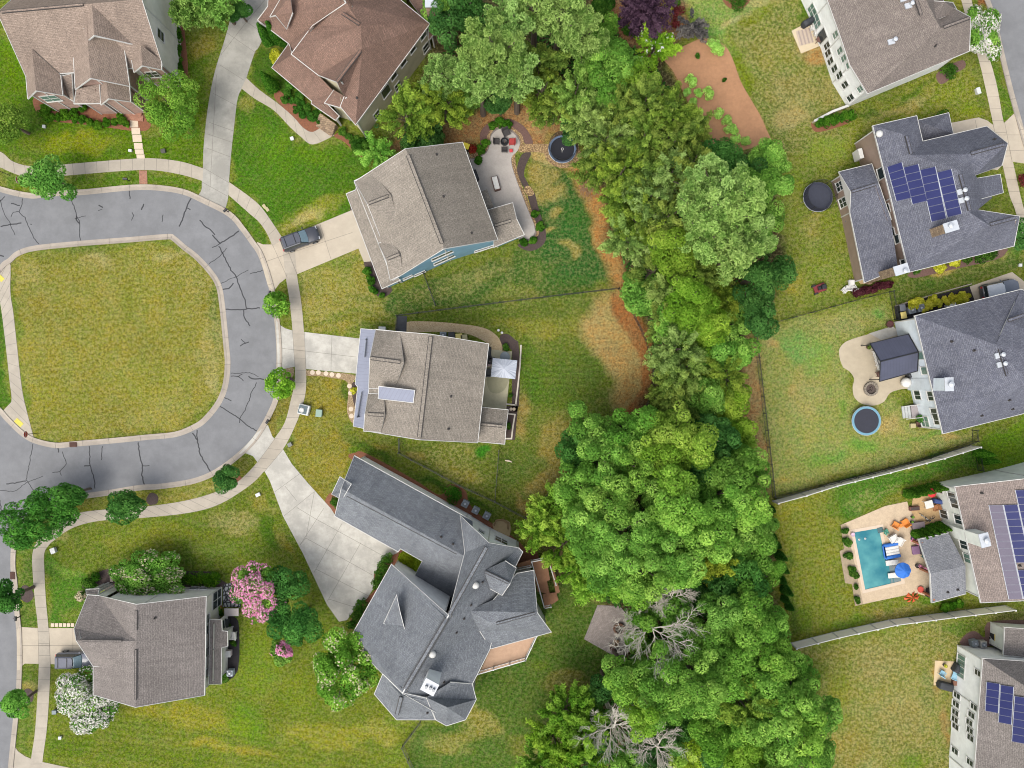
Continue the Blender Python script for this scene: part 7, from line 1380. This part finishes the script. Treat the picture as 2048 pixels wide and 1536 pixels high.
# parasols
def parasol(px, py, r_, label, m_, z=2.5, sides=8, rz=0, square=None, base=(0, 0)):
    c = P(px, py, z); o = thing('parasol', label, 'parasol', (c.x, c.y, 0), R(rz), None); m = MB(); n = 32 if square else sides*4; ring = []
    for k in range(n):
        a = 2*math.pi*k/n
        if square: t_ = max(abs(math.cos(a))/square[0], abs(math.sin(a))/square[1]); rr = 1/t_
        else: rr = r_*(.955+.045*abs(math.cos(a*sides/2)))
        if square: u_ = (k % 8)/8; cs = [(1, -1), (1, 1), (-1, 1), (-1, -1), (1, -1)]; c1, c2 = cs[k//8], cs[k//8+1]; x_, y_ = (c1[0]+(c2[0]-c1[0])*u_)*square[0], (c1[1]+(c2[1]-c1[1])*u_)*square[1]; ring.append((x_, y_, math.atan2(y_, x_))); continue
        ring.append((math.cos(a)*rr, math.sin(a)*rr, a))
    sg = lambda a: .03*math.cos(a*sides)
    m.loft([[Vector((x*f, y*f, z+dz+sg(a)*f)) for x, y, a in ring] for f, dz in ((1, -.12), (1, 0), (.66, .2), (.33, .4), (.03, .52))]); m.build('canopy', m_, o)
    m = MB(); m.cyl((base[0], base[1], 0), .03, z+.5, 8); m.build('pole', PALEM, o); m = MB(); m.cyl((base[0], base[1], 0), .3, .1, 14); m.build('base', GREYM, o)
    rb = MB()
    for k in range(sides): a = 2*math.pi*k/sides; i = int(round(k*n/sides)) % n; x, y, _ = ring[i]; rb.tube([(0, 0, z+.45), (x*.95, y*.95, z+.03+.0)], .012, 4)
    rb.build('ribs', PALEM, o)
GU = NT('grey_canopy'); tc_ = GU.n('ShaderNodeTexCoord').outputs['Object']; sx_ = GU.n('ShaderNodeSeparateXYZ'); GU.l(tc_, sx_.inputs[0]); at2 = GU.n('ShaderNodeMath', operation='ARCTAN2'); GU.l(sx_.outputs[0], at2.inputs[0]); GU.l(sx_.outputs[1], at2.inputs[1]); mu_ = GU.n('ShaderNodeMath', operation='MULTIPLY', i_1=3.5); GU.l(at2.outputs[0], mu_.inputs[0]); nz_ = GU.n('ShaderNodeTexNoise', noise_dimensions='1D', i_Scale=2.2, i_Detail=3); GU.l(mu_.outputs[0], nz_.inputs['W']); gc_ = GU.mix(alb((176, 182, 196)), alb((214, 220, 230)), GU.ramp(nz_.outputs[0], [(.35, 0), (.65, 1)])); gb_ = GU.n('ShaderNodeBsdfPrincipled', i_Roughness=.8); GU.l(gc_, gb_.inputs['Base Color']); GU.l(gb_.outputs[0], GU.out.inputs[0])
parasol(1008, 737, 1.5, 'square pale grey parasol over the middle house patio', GU.m, 2.5, 8, -6, (1.5, 1.14)); parasol(1806, 1141, .98, 'bright blue octagonal parasol over the pool edge', cm_('blue_canopy', (44, 118, 214), .75), 2.2); parasol(1864, 986, .55, 'red parasol beside the pool house wall', cm_('red_canopy', (222, 44, 52), .7), 2.0)
table(1010, 714, 'round grey table half hidden by the square parasol', .62, cm_('grey_glass_top', (110, 124, 130), .3)); chair(984, 722, 'black round chair left of the square parasol', 0, BLACK, .8); chair(978, 728, 'patterned small chair beside the patio wall', 10, cm_('pale_pink', (206, 180, 184), .8), .5); chair(976, 745, 'black deep chair below the parasol corner', 90, BLACK, 1.0); chair(980, 716, 'black side chair above the deep chair', 10, BLACK, .5)
def pot(px, py, label, r_=.22, m_=None, name='flower_pot', cat='pot', h_=.4, group=None, plantc=None):
    o = T(name, label, cat, px, py, 0, group); m = MB(); m.lathe((0, 0, 0), [(r_*.7, 0), (r_, h_), (r_*.86, h_), (r_*.8, h_*.8), (.01, h_*.78)], 16); m.build('pot', m_ or WF, o)
    if plantc: d = unit(160, .9); L = d*r_*1.15*rng.uniform(.4, 1, (160, 1))+np.array([0, 0, h_+.1]); co = bpy.data.objects.new('foliage', quads('foliage', L, d, rng.uniform(.06, .14, 160), rng.random(160), LM[plantc])); C.objects.link(co); co.parent = o; co.color = (1, 1, 1, 1)
pot(997, 661, 'upper left white pot beside the back mulch bed', .16); pot(1004, 666, 'lower right white pot beside the back mulch bed', .16); pot(1022, 818, 'left of two cream pots in the dark gap', .2, STEPS); pot(1028, 818, 'right of two cream pots in the dark gap', .2, STEPS); pot(440, 1214, 'red pot against the lower left house wall', .32, cm_('terracotta', (184, 82, 62), .8), plantc='broad'); pot(1776, 649, 'dark red glazed urn at the corner of the grey ramp slabs', .45, cm_('dark_red_glaze', (92, 50, 50), .3), h_=.6)
pot(1735, 694, 'round brown planter at the pergola corner', .32, BRF, plantc='olive'); pot(1821, 1045 - 2, 'small pot by the grey sofa on the pool terrace', .15, DKF, plantc='broad'); pot(1822, 1033, 'green plant pot on the paver terrace', .16, DKF, plantc='broad')
# cardboard-like small bench at side of A, white meter boxes etc.
ubox(1897, 611, (1.1, .4, .6), UW, 'long white box among the golden shrubs', 15); ubox(739, 277, (.9, .45, .6), UW, 'white box at the foot of the beige wall corner', 40); ubox(766, 658, (.8, .45, .7), UW, 'cream box above the middle house roof', -3)
# ---------------- trampolines
NETM = NT('dark_net'); d_ = NETM.n('ShaderNodeBsdfDiffuse', i_Color=(.02, .02, .025, 1)); tr_ = NETM.n('ShaderNodeBsdfTransparent'); mx = NETM.n('ShaderNodeMixShader', i_0=.42); NETM.l(tr_.outputs[0], mx.inputs[1]); NETM.l(d_.outputs[0], mx.inputs[2]); NETM.l(mx.outputs[0], NETM.out.inputs[0])
def tramp(px, py, r_, label, pad, matc=(62, 66, 84), net=True, nh=1.6):
    o = T('trampoline', label, 'trampoline', px, py, 0); m = MB(); m.cyl((0, 0, .8), r_*.86, .02, 40); b = m.build('jumping_mat', cm_('jump_mat_%d' % matc[0], matc, .7, var=.15), o)
    m = MB(); n = 40; m.loft([[Vector((rr*math.cos(2*math.pi*k/n), rr*math.sin(2*math.pi*k/n), z)) for k in range(n)] for rr, z in ((r_*.84, .8), (r_*.86, .86), (r_*.98, .86), (r_, .8), (r_*.84, .78))], cap=False); m.build('spring_pad', pad, o)
    m = MB(); m.torus((0, 0, .78), r_, .03, 40); m.build('frame', PALEM, o)
    for k in range(6): a = k*math.pi/3+.3; q = MB(); q.tube([(r_*math.cos(a), r_*math.sin(a), .78), (r_*1.02*math.cos(a), r_*1.02*math.sin(a), 0)], .03); q.build('leg', GREYM, o)
    if net:
        for k in range(6): a = k*math.pi/3; q = MB(); q.tube([(r_*1.03*math.cos(a), r_*1.03*math.sin(a), .3), (r_*1.03*math.cos(a), r_*1.03*math.sin(a), .8+nh)], .03); q.build('net_pole', BLACK, o)
        m = MB(); m.torus((0, 0, .8+nh), r_*1.0, .025, 40); m.build('net_hoop', BLACK, o); m = MB(); m.loft([[Vector((r_*.97*math.cos(2*math.pi*k/40), r_*.97*math.sin(2*math.pi*k/40), z)) for k in range(40)] for z in (.86, .8+nh)], cap=False); m.build('safety_net', NETM.m, o)
    return o
tt = tramp(1124, 302, 1.72, 'round netted black trampoline in the tan gravel ring', cm_('grey_blue_pad', (112, 132, 160), .6), (22, 25, 40)); m = MB(); m.torus((0, 0, .835), .14, .035, 20, 4); m.box((-.05, -.28, .835), (.05, .3, .01)); m.build('mat_emblem', WHITE, tt)
tramp(1631, 397, 1.82, 'round black netted trampoline on the lawn left of the solar panel house', cm_('black_pad', (50, 54, 72), .6), (56, 60, 76), nh=1.5); tramp(1727, 841, 1.8, 'open trampoline with a light blue pad below the beige patio', cm_('light_blue_pad', (118, 168, 190), .6), (44, 46, 60), net=False)
# stick pile
o = T('stick_pile', 'pile of cut branches at the edge of the woods', 'branches', 1178, 376, 0); m = MB()
for k in range(60):
    a = random.gauss(1.0, .5); l_ = random.uniform(.6, 1.9); x, y = random.gauss(0, .55), random.gauss(0, .5); m.tube([(x-math.cos(a)*l_/2, y-math.sin(a)*l_/2, random.uniform(.05, .3)), (x+math.cos(a)*l_/2, y+math.sin(a)*l_/2, random.uniform(.05, .5))], random.uniform(.02, .045), 5)
m.build('branches', mat('cut_branch', (158, 124, 92), .9, .25, 6), o)
# ---------------- mower, white planters
o = T('ride_on_mower', 'red ride on mower standing on the lawn below the netted trampoline', 'mower', 1637, 577, 20); m = MB(); m.bbox((0, 0, .35), (1.5, 1.0, .25), b=.06); m.build('deck', cm_('mower_red', (132, 44, 50), .5), o); m = MB(); m.bbox((.45, 0, .65), (.6, .6, .4), b=.08); m.build('engine_cover', BLACK, o); m = MB(); m.bbox((-.1, 0, .6), (.45, .45, .12), b=.05); m.box((-.32, 0, .8), (.08, .45, .35)); m.build('seat', BLACK, o)
for x, y, r_ in ((-.6, .5, .28), (-.6, -.5, .28), (.6, .45, .18), (.6, -.45, .18)): q = MB(); q.loft([[Vector((x+r_*math.cos(t_), y+dy, r_+r_*math.sin(t_))) for t_ in np.linspace(0, 6.28, 14, endpoint=False)] for dy in (-.1, .1)]); q.build('wheel', RUB, o)
for i, (x, y, l_) in enumerate(((1700, 568, 'topmost white garden chair beside the dark red hedge'), (1686, 581, 'left white garden chair beside the dark red hedge'), (1694, 577, 'middle white garden chair beside the dark red hedge'), (1704, 577, 'right white garden chair beside the dark red hedge'))): chair(x, y, l_, 40*i, WF, .62 if i else .8, 'white garden chairs beside the dark red hedge')
# ---------------- house G patio
o = T('outdoor_rug', 'pale striped rug on the square patio behind the white house', 'rug', 1609, 74, 15); m = MB()
for i in range(8): m.box((-.8+i*.23, 0, .06), (.2, 1.9, .02), mi=i % 2)
m.build('rug', [cm_('rug_pale', (206, 188, 170), .95), cm_('rug_grey', (180, 164, 154), .95)], o)
chair(1622, 60, 'upper white cube seat on the square patio, white house', 10, WF, .5); chair(1629, 71, 'lower white cube seat on the square patio, white house', 10, WF, .5); table(1634, 84, 'round dark table at the patio corner, white house', .36, BRF)
def wall_run(name, label, cat, pts, h_, th, m_, cap=None):
    c0 = P(*pts[0], 0); o = thing(name, label, cat, (c0.x, c0.y, 0)); m = MB(c0); band(m, [v.to_2d() for v in G(pts)], -th/2, th/2, -.1, h_); m.build('wall', m_, o)
    if cap: m = MB(c0); band(m, [v.to_2d() for v in G(pts)], -th/2-.04, th/2+.04, h_, h_+.06); m.build('cap', cap, o)
wall_run('retaining_wall', 'low white wall running from the white house corner beside the green hedge', 'wall', [(1692, 215), (1660, 227), (1624, 246)], .7, .2, CONC3, WHITE)
wall_run('bed_wall', 'low pale kerb wall behind the golden shrubs', 'wall', [(1790, 612), (1870, 588), (1942, 568)], .2, .12, KERB)
# ---------------- fences
def fence(label, pts, h_, style, group=None, dz=0):
    q = [P(p[0], p[1], 0) for p in pts]; c0 = q[0]; o = thing('metal_fence' if style == 'black' else 'vinyl_fence', label, 'fence', (c0.x, c0.y, 0), 0, group); L_ = 0
    ps = []; sp_ = 2.4
    for i in range(len(q)-1):
        d = q[i+1]-q[i]; k = max(1, int(round(d.length/sp_)))
        for j in range(k): ps.append(q[i].lerp(q[i+1], j/k))
    ps.append(q[-1]); m_ = BLACK if style == 'black' else VIN
    r_ = MB(c0); 
    for i in range(len(ps)-1):
        a, b = ps[i], ps[i+1]; d = b-a; ang = math.atan2(d.y, d.x); c = (a+b)/2
        if style == 'black':
            for z in (.12, h_*.85, h_): r_.box((c.x, c.y, z), (d.length, .035, .04), ang)
            n_ = int(d.length/.13)
            for j in range(n_): p = a.lerp(b, (j+.5)/n_); r_.box((p.x, p.y, h_/2+.05), (.016, .016, h_), ang)
        else:
            r_.box((c.x, c.y, h_/2+.02), (d.length-.1, .05, h_-.16), ang); r_.box((c.x, c.y, h_-.04), (d.length-.1, .09, .1), ang, mi=1); r_.box((c.x, c.y, .1), (d.length-.1, .09, .12), ang, mi=1)
    r_.build('rails_and_pickets' if style == 'black' else 'boards', [m_, WHITE], o)
    for p in ps[:95]: t_ = MB(c0); s_ = .07 if style == 'black' else .15; t_.box((p.x, p.y, (h_+.08)/2), (s_, s_, h_+.08)); t_.box((p.x, p.y, h_+.1), (s_+.05, s_+.05, .05)); t_.build('post', m_ if style == 'black' else WHITE, o)
VIN = siding('tan_vinyl_boards', (285, 276, 258), .3, True, .04, .96)
fence('tall tan vinyl fence with white rail, above the pool garden', [(1545, 1002), (1600, 987), (1660, 968), (1764, 942), (1870, 914), (1941, 892)], 2.1, 'white'); fence('tall tan vinyl fence with white rail, below the pool garden', [(1581, 1286), (1664, 1265), (1777, 1240), (1891, 1225), (2009, 1211)], 2.1, 'white')
fence('thin black fence along the upper side of the middle back garden', [(794, 660), (795, 632), (880, 621), (1000, 606), (1130, 590), (1236, 578)], 1.2, 'black'); fence('thin black fence curving along the woods behind the middle lawn', [(1236, 578), (1262, 622), (1290, 680), (1304, 735), (1303, 790), (1276, 833), (1240, 850)], 1.2, 'black')
fence('thin black fence along the lower side of the middle back garden', [(800, 876), (799, 905), (850, 932), (920, 970), (990, 1002), (1050, 1034), (1075, 1010), (1125, 955)], 1.2, 'black'); fence('short black fence dividing the middle back lawn', [(998, 900), (994, 950), (990, 1000)], 1.2, 'black')
fence('black fence between the woods and the beige patio garden', [(1508, 672), (1518, 760), (1530, 860), (1545, 994)], 1.3, 'black'); fence('black fence just above the upper tan vinyl fence', [(1545, 994), (1640, 970), (1740, 945), (1850, 915), (1945, 882), (1943, 860)], 1.3, 'black'); fence('black fence below the solar panel house garden', [(1548, 645), (1620, 626), (1700, 604), (1778, 584), (1788, 640)], 1.3, 'black')
fence('thin black fence below the blue house side wall', [(848, 548), (860, 580), (872, 612)], 1.2, 'black'); fence('black fence at the bottom edge right of the yellow lawn', [(842, 1440), (806, 1488), (818, 1515), (832, 1545)], 1.2, 'black'); fence('short dark fence beside the far end of the upper vinyl fence', [(1949, 900), (1955, 940)], 1.3, 'black')
# ---------------- pergola and the beige patio
o = T('pergola', 'black metal roofed pergola over the beige patio', 'pergola', 1790, 715, 0); oo = o.location.copy(); m = MB(oo)
A, B, Cc, D, E, F = P(1740, 687, 2.9), P(1817, 668, 2.9), P(1837, 704, 4.3), P(1835, 742, 2.9), P(1759, 763, 2.9), P(1761, 723, 4.3)
m.add([A, B, Cc, F], [(0, 3, 2, 1)]); m.add([F, Cc, D, E], [(0, 3, 2, 1)]); dn_ = Vector((0, 0, -.08)); m.add([A+dn_, B+dn_, Cc+dn_, F+dn_], [(0, 1, 2, 3)]); m.add([F+dn_, Cc+dn_, D+dn_, E+dn_], [(0, 1, 2, 3)]); m.build('roof', METB, o, uv=(1, 0, 0))
m = MB(oo); m.tube([A, F, E], .07); m.tube([B, Cc, D], .07); m.tube([A, B], .06); m.tube([E, D], .06); m.tube([F, Cc], .08); m.build('frame', BLACK, o)
for q in (A, B, D, E): c_ = q.lerp((A+B+D+E)/4, .08); m = MB(oo); m.box((c_.x, c_.y, 1.42), (.11, .11, 2.84)); m.build('post', BLACK, o)
for i in range(4): chair(1748+i*2.6, 706+i*9.5, ['first', 'second', 'third', 'fourth'][i]+' white cushioned seat from the top along the pergola edge', 15, WF, .62, 'white cushioned seats at the pergola edge')
table(1770, 722, 'dark dining table hidden under the pergola', .5, BRF, -70, (1.8, .9)); chair(1755, 748, 'brown wicker stool at the lower corner of the pergola', 20, BRF, .6)
o = T('covered_heater', 'round white covered grill beside the chimney on the beige patio', 'covered grill', 1806, 765, 0); m = MB(); m.lathe((0, 0, 0), [(.3, 0), (.5, .3), (.62, .75), (.6, .95), (.4, 1.15), (.05, 1.22)], 14); m.build('cover', WF, o, smooth=True)
for a in range(3): q = MB(); q.cyl((.3*math.cos(a*2.1), .3*math.sin(a*2.1), 0), .06, .12, 8); q.build('wheel', RUB, o)
o = T('storage_deck', 'grey wooden landing with steps against the pale blue wall', 'steps', 1824, 822, 8); m = MB(); m.bbox((.1, 0, .35), (1.0, 1.6, .7), b=.02); m.build('landing', cm_('weathered_deck', (168, 160, 160), .85), o)
for i in range(3): q = MB(); q.bbox((-.6-.28*i, 0, .27-.09*i+.02), (.28, 1.5, .5-.16*i), b=.01); q.build('step', cm_('pale_steps', (196, 200, 198), .85), o)
m = MB(); m.tube([(-1.3, .8, .9), (.6, .8, 1.6)], .04); m.tube([(-1.3, -.8, .9), (.6, -.8, 1.6)], .04); m.build('handrail', WHITE, o)
ubox(1823, 851, (.6, .5, .4), UT, 'cream box at the foot of the pale blue wall'); chair(1834, 848, 'brown wooden seat right of the cream box', 90, BRF, .6)
# solar house patio
for i, (x, y, l_) in enumerate(((1702, 466, 'upper'), (1707, 486, 'middle'), (1709, 501, 'lower'))): table(x, y, l_+' round bistro table on the tan patio under the low roof', .3+.08*(i == 2), BRF, group='bistro tables on the tan patio')
chair(1692, 441, 'blue chair on the tan patio at the white trim', 0, cm_('teal_blue', (66, 112, 146), .7), .75); chair(1718, 534, 'dark chair at the lower end of the tan patio', 100, DKF, .7); table(1716, 552, 'low white table at the lower end of the tan patio', .3, WF, 10, (.9, .5), .45)
# ---------------- swimming pool
c0 = P(1755, 1118); o = thing('swimming_pool', 'rectangular swimming pool with turquoise water and a shallow shelf', 'swimming pool', (c0.x, c0.y, 0)); PW = [(1704, 1061), (1762, 1051), (1766, 1073), (1768, 1098), (1780, 1160), (1780, 1172), (1727, 1184)]
outer_ = [(1703, 1062), (1764, 1051), (1806, 1165), (1727, 1184)]; g4 = [v.to_2d() for v in G([(1701.5, 1060), (1765, 1049), (1767, 1061), (1764, 1063), (1773, 1103), (1795, 1104), (1809, 1166), (1725.5, 1186)])]
tw = NT('pool_water'); gp = tw.n('ShaderNodeNewGeometry').outputs['Position']; nb = tw.noise(gp, 3.5, 4, .6); bp_ = tw.n('ShaderNodeBump', i_Strength=.35, i_Distance=.05); tw.l(nb, bp_.inputs['Height']); wb_ = tw.n('ShaderNodeBsdfPrincipled', i_Roughness=.06); wc_ = tw.mix(alb((48, 126, 142)), alb((98, 170, 172)), tw.ramp(tw.noise(gp, .35, 4, .5), [(.35, 0), (.65, 1)])); tw.l(wc_, wb_.inputs['Base Color']); wb_.inputs['Specular IOR Level'].default_value = .35; tw.l(bp_.outputs[0], wb_.inputs['Normal']); tw.l(wb_.outputs[0], tw.out.inputs[0])
m = MB(c0); m.prism(g4, -.05, .02); m.build('water', tw.m, o)
m = MB(c0); g5 = [v.to_2d() for v in G([(1701.5, 1060), (1765, 1049), (1767.5, 1062), (1764.5, 1063), (1773, 1103), (1795, 1103), (1809, 1166), (1725.5, 1186)])]; band(m, g5, -.35, .04, .0, .075, closed=True); m.build('coping', mat('cream_coping', (226, 206, 182), .8, .08, 2), o)
m = MB(c0); m.prism([v.to_2d() for v in G([(1774, 1104), (1795, 1104), (1807, 1164), (1780, 1171), (1782, 1160)])], .0, .028); m.build('shallow_shelf', cm_('grey_shelf', (122, 140, 142), .5), o)
m = MB(c0); 
for q in ((1781, 1163), (1787, 1161)): p = P(*q, .03); m.box((p.x, p.y, .035), (.12, .8, .02), R(14))
m.build('pool_steps', cm_('teal_steps', (74, 128, 134), .5), o)
m = MB(c0); p = P(1761, 1060, .1); m.bbox((p.x, p.y, .05), (.7, .7, .12), R(14)); m.build('skimmer_box', cm_('slate_teal', (78, 108, 112), .6), o)
# floor outside the deck hole is grass, so close it with the terrace the photo shows
slab('pool_deck', [(1764, 1050), (1768, 1049), (1810, 1160), (1808, 1166), (1796, 1166), (1794, 1104), (1773, 1103), (1764, 1063)], DECK, .018, label='flagstone strip between the pool and the loungers')
def lounger(px, py, label, rz=0, cush=None, L_=1.9, group=None, w_=.65, float_=False):
    o = T('sun_lounger' if not float_ else 'pool_float', label, 'sun lounger' if not float_ else 'pool float', px, py, rz, group); m = MB(); M = cush or WF; m.bbox((.25, 0, .3), (L_*.65, w_, .12), b=.05); m.build('seat', M, o); m = MB(); m.box((-L_*.3, 0, .46), (L_*.4, w_, .1), mat=Matrix.Rotation(R(28), 4, 'Y')); m.build('backrest', M, o)
    for a in (-1, 1):
        for b_ in (-1, 1): q = MB(); q.box((a*L_*.33, b_*w_*.42, .13), (.06, .06, .26)); q.build('leg', WHITE, o)
lounger(1781, 1124, 'upper white lounger in the shallow shelf, below the blue float', 188, group='white pool loungers', L_=1.5); lounger(1786, 1149, 'lower white lounger partly under the blue parasol', 188, group='white pool loungers', L_=1.6)
chair(1783, 1076, 'left white deck chair at the pool edge', -60, WF, .95); chair(1795, 1082, 'right white deck chair at the pool edge', -120, WF, .9); chair(1788, 1049, 'left orange chair above the pool', 60, ORG, .8, 'orange chairs'); chair(1807, 1044, 'right orange chair above the pool', 120, ORG, .8, 'orange chairs'); table(1798, 1050, 'small orange table between the orange chairs', .24, ORG, 0, None, .45)
o = T('pool_float', 'large blue and white striped inflatable at the pool edge', 'inflatable', 1781, 1100, 10); m = MB()
for i in range(5): m.bbox((0, -.78+i*.38, .22+.06*(i in (0, 4))), (1.95, .4, .32+.1*(i in (0, 4))), b=.1, mi=0 if i in (0, 4) else 1)
m.build('tubes', [BLUEF, WF], o); m = MB(); m.bbox((-.95, 0, .35), (.3, 1.7, .4), b=.12); m.build('headrest', BLUEF, o)
for (x, y, l_, a) in ((1716, 1080, 'white pool light reflection disc', 0),): pass
for x, y, l_ in ((1718, 1079, 'left small white float on the pool water'), (1730, 1077, 'right small white float on the pool water')):
    o = T('pool_chlorinator', l_, 'pool float', x, y, 0, 'small floats on the water'); m = MB(); m.lathe((0, 0, 0), [(.08, 0), (.13, .06), (.06, .12), (.05, .2)], 12); m.build('dispenser', WF, o)
table(1852, 1007, 'white square table on the paver terrace', .5, WF, 15, (1.0, .95)); o = T('planter_box', 'brown planter box at the lawn side of the paver terrace', 'planter', 1826, 1016, 5); m = MB(); m.bbox((0, 0, .25), (1.2, .5, .5), b=.03); m.build('box', cm_('maroon_planter', (116, 74, 66), .8), o); m = MB(); m.box((0, 0, .5), (1.05, .36, .02)); m.build('soil', MULCHD, o)
o = T('storage_box', 'grey long storage box above the lower evergreens', 'storage box', 1832, 1049, 8); m = MB(); m.bbox((0, 0, .3), (1.5, .75, .6), b=.04); m.build('box', cm_('taupe_box', (112, 96, 100), .7), o); m = MB(); m.bbox((0, 0, .63), (1.56, .8, .08), b=.03); m.build('lid', cm_('taupe_lid', (132, 118, 122), .7), o)
o = T('lounge_sofa', 'purple cushioned sofa at the edge of the covered porch', 'sofa', 1829, 1099, 8); m = MB(); m.bbox((0, 0, .3), (.95, 1.05, .3), b=.06); m.build('cushion', PUR, o); m = MB(); m.bbox((.55, 0, .4), (.25, 1.2, .7), b=.05); m.build('frame', DKF, o)
def bike(px, py, rz, label, col_):
    o = T('bicycle', label, 'bicycle', px, py, rz); 
    for x in (-.5, .5): q = MB(); q.v = []; n = 20
    for x in (-.5, .5):
        q = MB(); vs = []; fs = []; 
        q.tube([(x+.32*math.cos(t_), 0, .34+.32*math.sin(t_)) for t_ in np.linspace(0, 2*math.pi, 21)], .03, 5); wo = q.build('wheel', RUB, o)
        q = MB(); [q.tube([(x, 0, .34), (x+.3*math.cos(t_), 0, .34+.3*math.sin(t_))], .006, 3) for t_ in np.linspace(0, 5.5, 8)]; q.build('spokes', PALEM, wo)
    m = MB(); m.tube([(-.5, 0, .34), (0, 0, .3), (.35, 0, .75), (-.12, 0, .72), (0, 0, .3)], .025); m.tube([(-.5, 0, .34), (-.12, 0, .72)], .02); m.tube([(.5, 0, .34), (.35, 0, .75), (.32, 0, .95)], .025); m.build('frame', col_, o)
    m = MB(); m.tube([(.3, -.28, .98), (.32, 0, .95), (.3, .28, .98)], .02); m.build('handlebars', BLACK, o); m = MB(); m.bbox((-.14, 0, .82), (.26, .14, .08), b=.02); m.build('saddle', BLACK, o)
bike(1846, 1034, -40, 'white bicycle lying by the round fitting on the paver terrace', WHITE); bike(1855, 1038, 30, 'black bicycle beside the white one on the paver terrace', BLACK); chair(1868, 1014, 'brown wooden chair against the pool house wall', 200, cm_('light_wood', (166, 112, 70), .8), .7)
pot(1839, 1178, 'round red water basin below the blue parasol', .4, cm_('red_basin', (214, 84, 70), .6), 'paddling_basin', 'basin', .3); pot(1832, 1131, 'small round dark stool at the porch edge', .25, DKF, 'stool', 'stool', .4); pot(1824, 1076, 'dark round toy by the purple sofa', .3, cm_('navy_toy', (62, 62, 104), .6), 'toy_tub', 'toy', .4)
lounger(1843, 1134, 'pink child seat at the porch edge', 150, cm_('pink_plastic', (230, 140, 176), .6), 1.0, w_=.35); lounger(1829, 1082, 'pink ride on toy above the purple sofa', 150, cm_('pink_plastic'), 1.0, w_=.5) if False else lounger(1829, 1082, 'pink ride on toy above the purple sofa', 150, MATS['pink_plastic'], 1.0, w_=.5)
chair(1769, 1062, 'small green inflatable seat at the corner of the pool', 30, cm_('sea_green', (76, 160, 134), .6), .55); pot(1703, 1068, 'pale pink ball at the pool corner', .25, cm_('pale_pink_ball', (226, 196, 214), .6), 'beach_ball', 'ball', .45); chair(1845, 1113 - 2, 'teal folding chair in the porch shade', 60, cm_('teal', (70, 140, 134), .7), .5)
o = T('collapsed_tent', 'crumpled orange play tent on the grass below the pool deck', 'play tent', 1823, 1194, 20); m = MB()
for k in range(7): a = k*.9; m.add([(0, 0, .35), (1.1*math.cos(a)*random.uniform(.6, 1), .7*math.sin(a), .06), (1.0*math.cos(a+.5), .65*math.sin(a+.5)*random.uniform(.6, 1), .12), (.5*math.cos(a+.25), .4*math.sin(a+.25), .4)], [(0, 1, 3), (0, 3, 2), (1, 2, 3), (0, 2, 1)])
m.build('fabric', cm_('orange_red_fabric', (240, 112, 64), .8), o)
# lower right patio
BLC = cm_('pale_blue_chair', (156, 204, 226), .7); chair(1881, 1344, 'pale blue chair on the left of the square patio, lower right', 60, BLC, .65); chair(1908, 1350, 'large pale blue chair beside the wall, lower right', 160, BLC, .95); pot(1887, 1329, 'yellow flower pot on the square patio, lower right', .22, DKF, plantc='yellow'); o = T('storage_crate', 'brown crate against the wall on the square patio, lower right', 'crate', 1906, 1363, 0); m = MB(); m.bbox((0, 0, .25), (.5, .6, .5), b=.03); m.build('box', BRF, o); m = MB(); m.bbox((0, 0, .52), (.54, .64, .06), b=.02); m.build('lid', cm_('crate_lid', (140, 96, 76), .8), o)
# lower left house yard things
chair(468, 1269, 'white garden bench chair in the black mulch, lower left house', 180, WF, .9); o = T('white_chest', 'pale pink white chest in the black mulch above the fan unit', 'chest', 459, 1304, 0); m = MB(); m.bbox((0, 0, .35), (.75, .75, .7), b=.05); m.build('box', cm_('pale_chest', (226, 210, 206), .7), o); m = MB(); m.bbox((0, 0, .73), (.8, .8, .07), b=.03); m.build('lid', WF, o)
table(467, 1221, 'pale garden table below the white stone bed', .5, cm_('pale_table', (206, 196, 190), .8), 0, (1.8, .95)); 
o = T('landing_furniture', 'small curved bench on the tan landing by the white gable', 'bench', 1004, 1046, -15); m = MB(); m.tube([(-.9, -.5, .4), (-.8, .2, .4), (0, .5, .4), (.8, .2, .4), (.9, -.5, .4)], .12); m.build('seat', mat('bench_wood', (150, 124, 86), .9, .2, 4), o)
for a in (-.75, 0, .75): q = MB(); q.box((a, .25 if a else .45, .18), (.08, .08, .36)); q.build('leg', DKF, o)
o = T('hose_reel', 'coiled green hose at the foot of the beige wall', 'garden hose', 753, 252, 0); m = MB(); [m.torus((0, 0, .06+.04*k), .25-.02*k, .025, 20, 5) for k in range(3)]; m.build('coil', cm_('hose_green', (60, 150, 76), .6), o)
o = T('dog_bed', 'small tan log on the middle back lawn', 'log', 1017, 922, -10); m = MB(); m.tube([(-.45, 0, .1), (0, .05, .12), (.45, -.05, .1)], [.07, .12, .06], 8); m.build('log', STEPS, o)
o.name = 'garden_log'
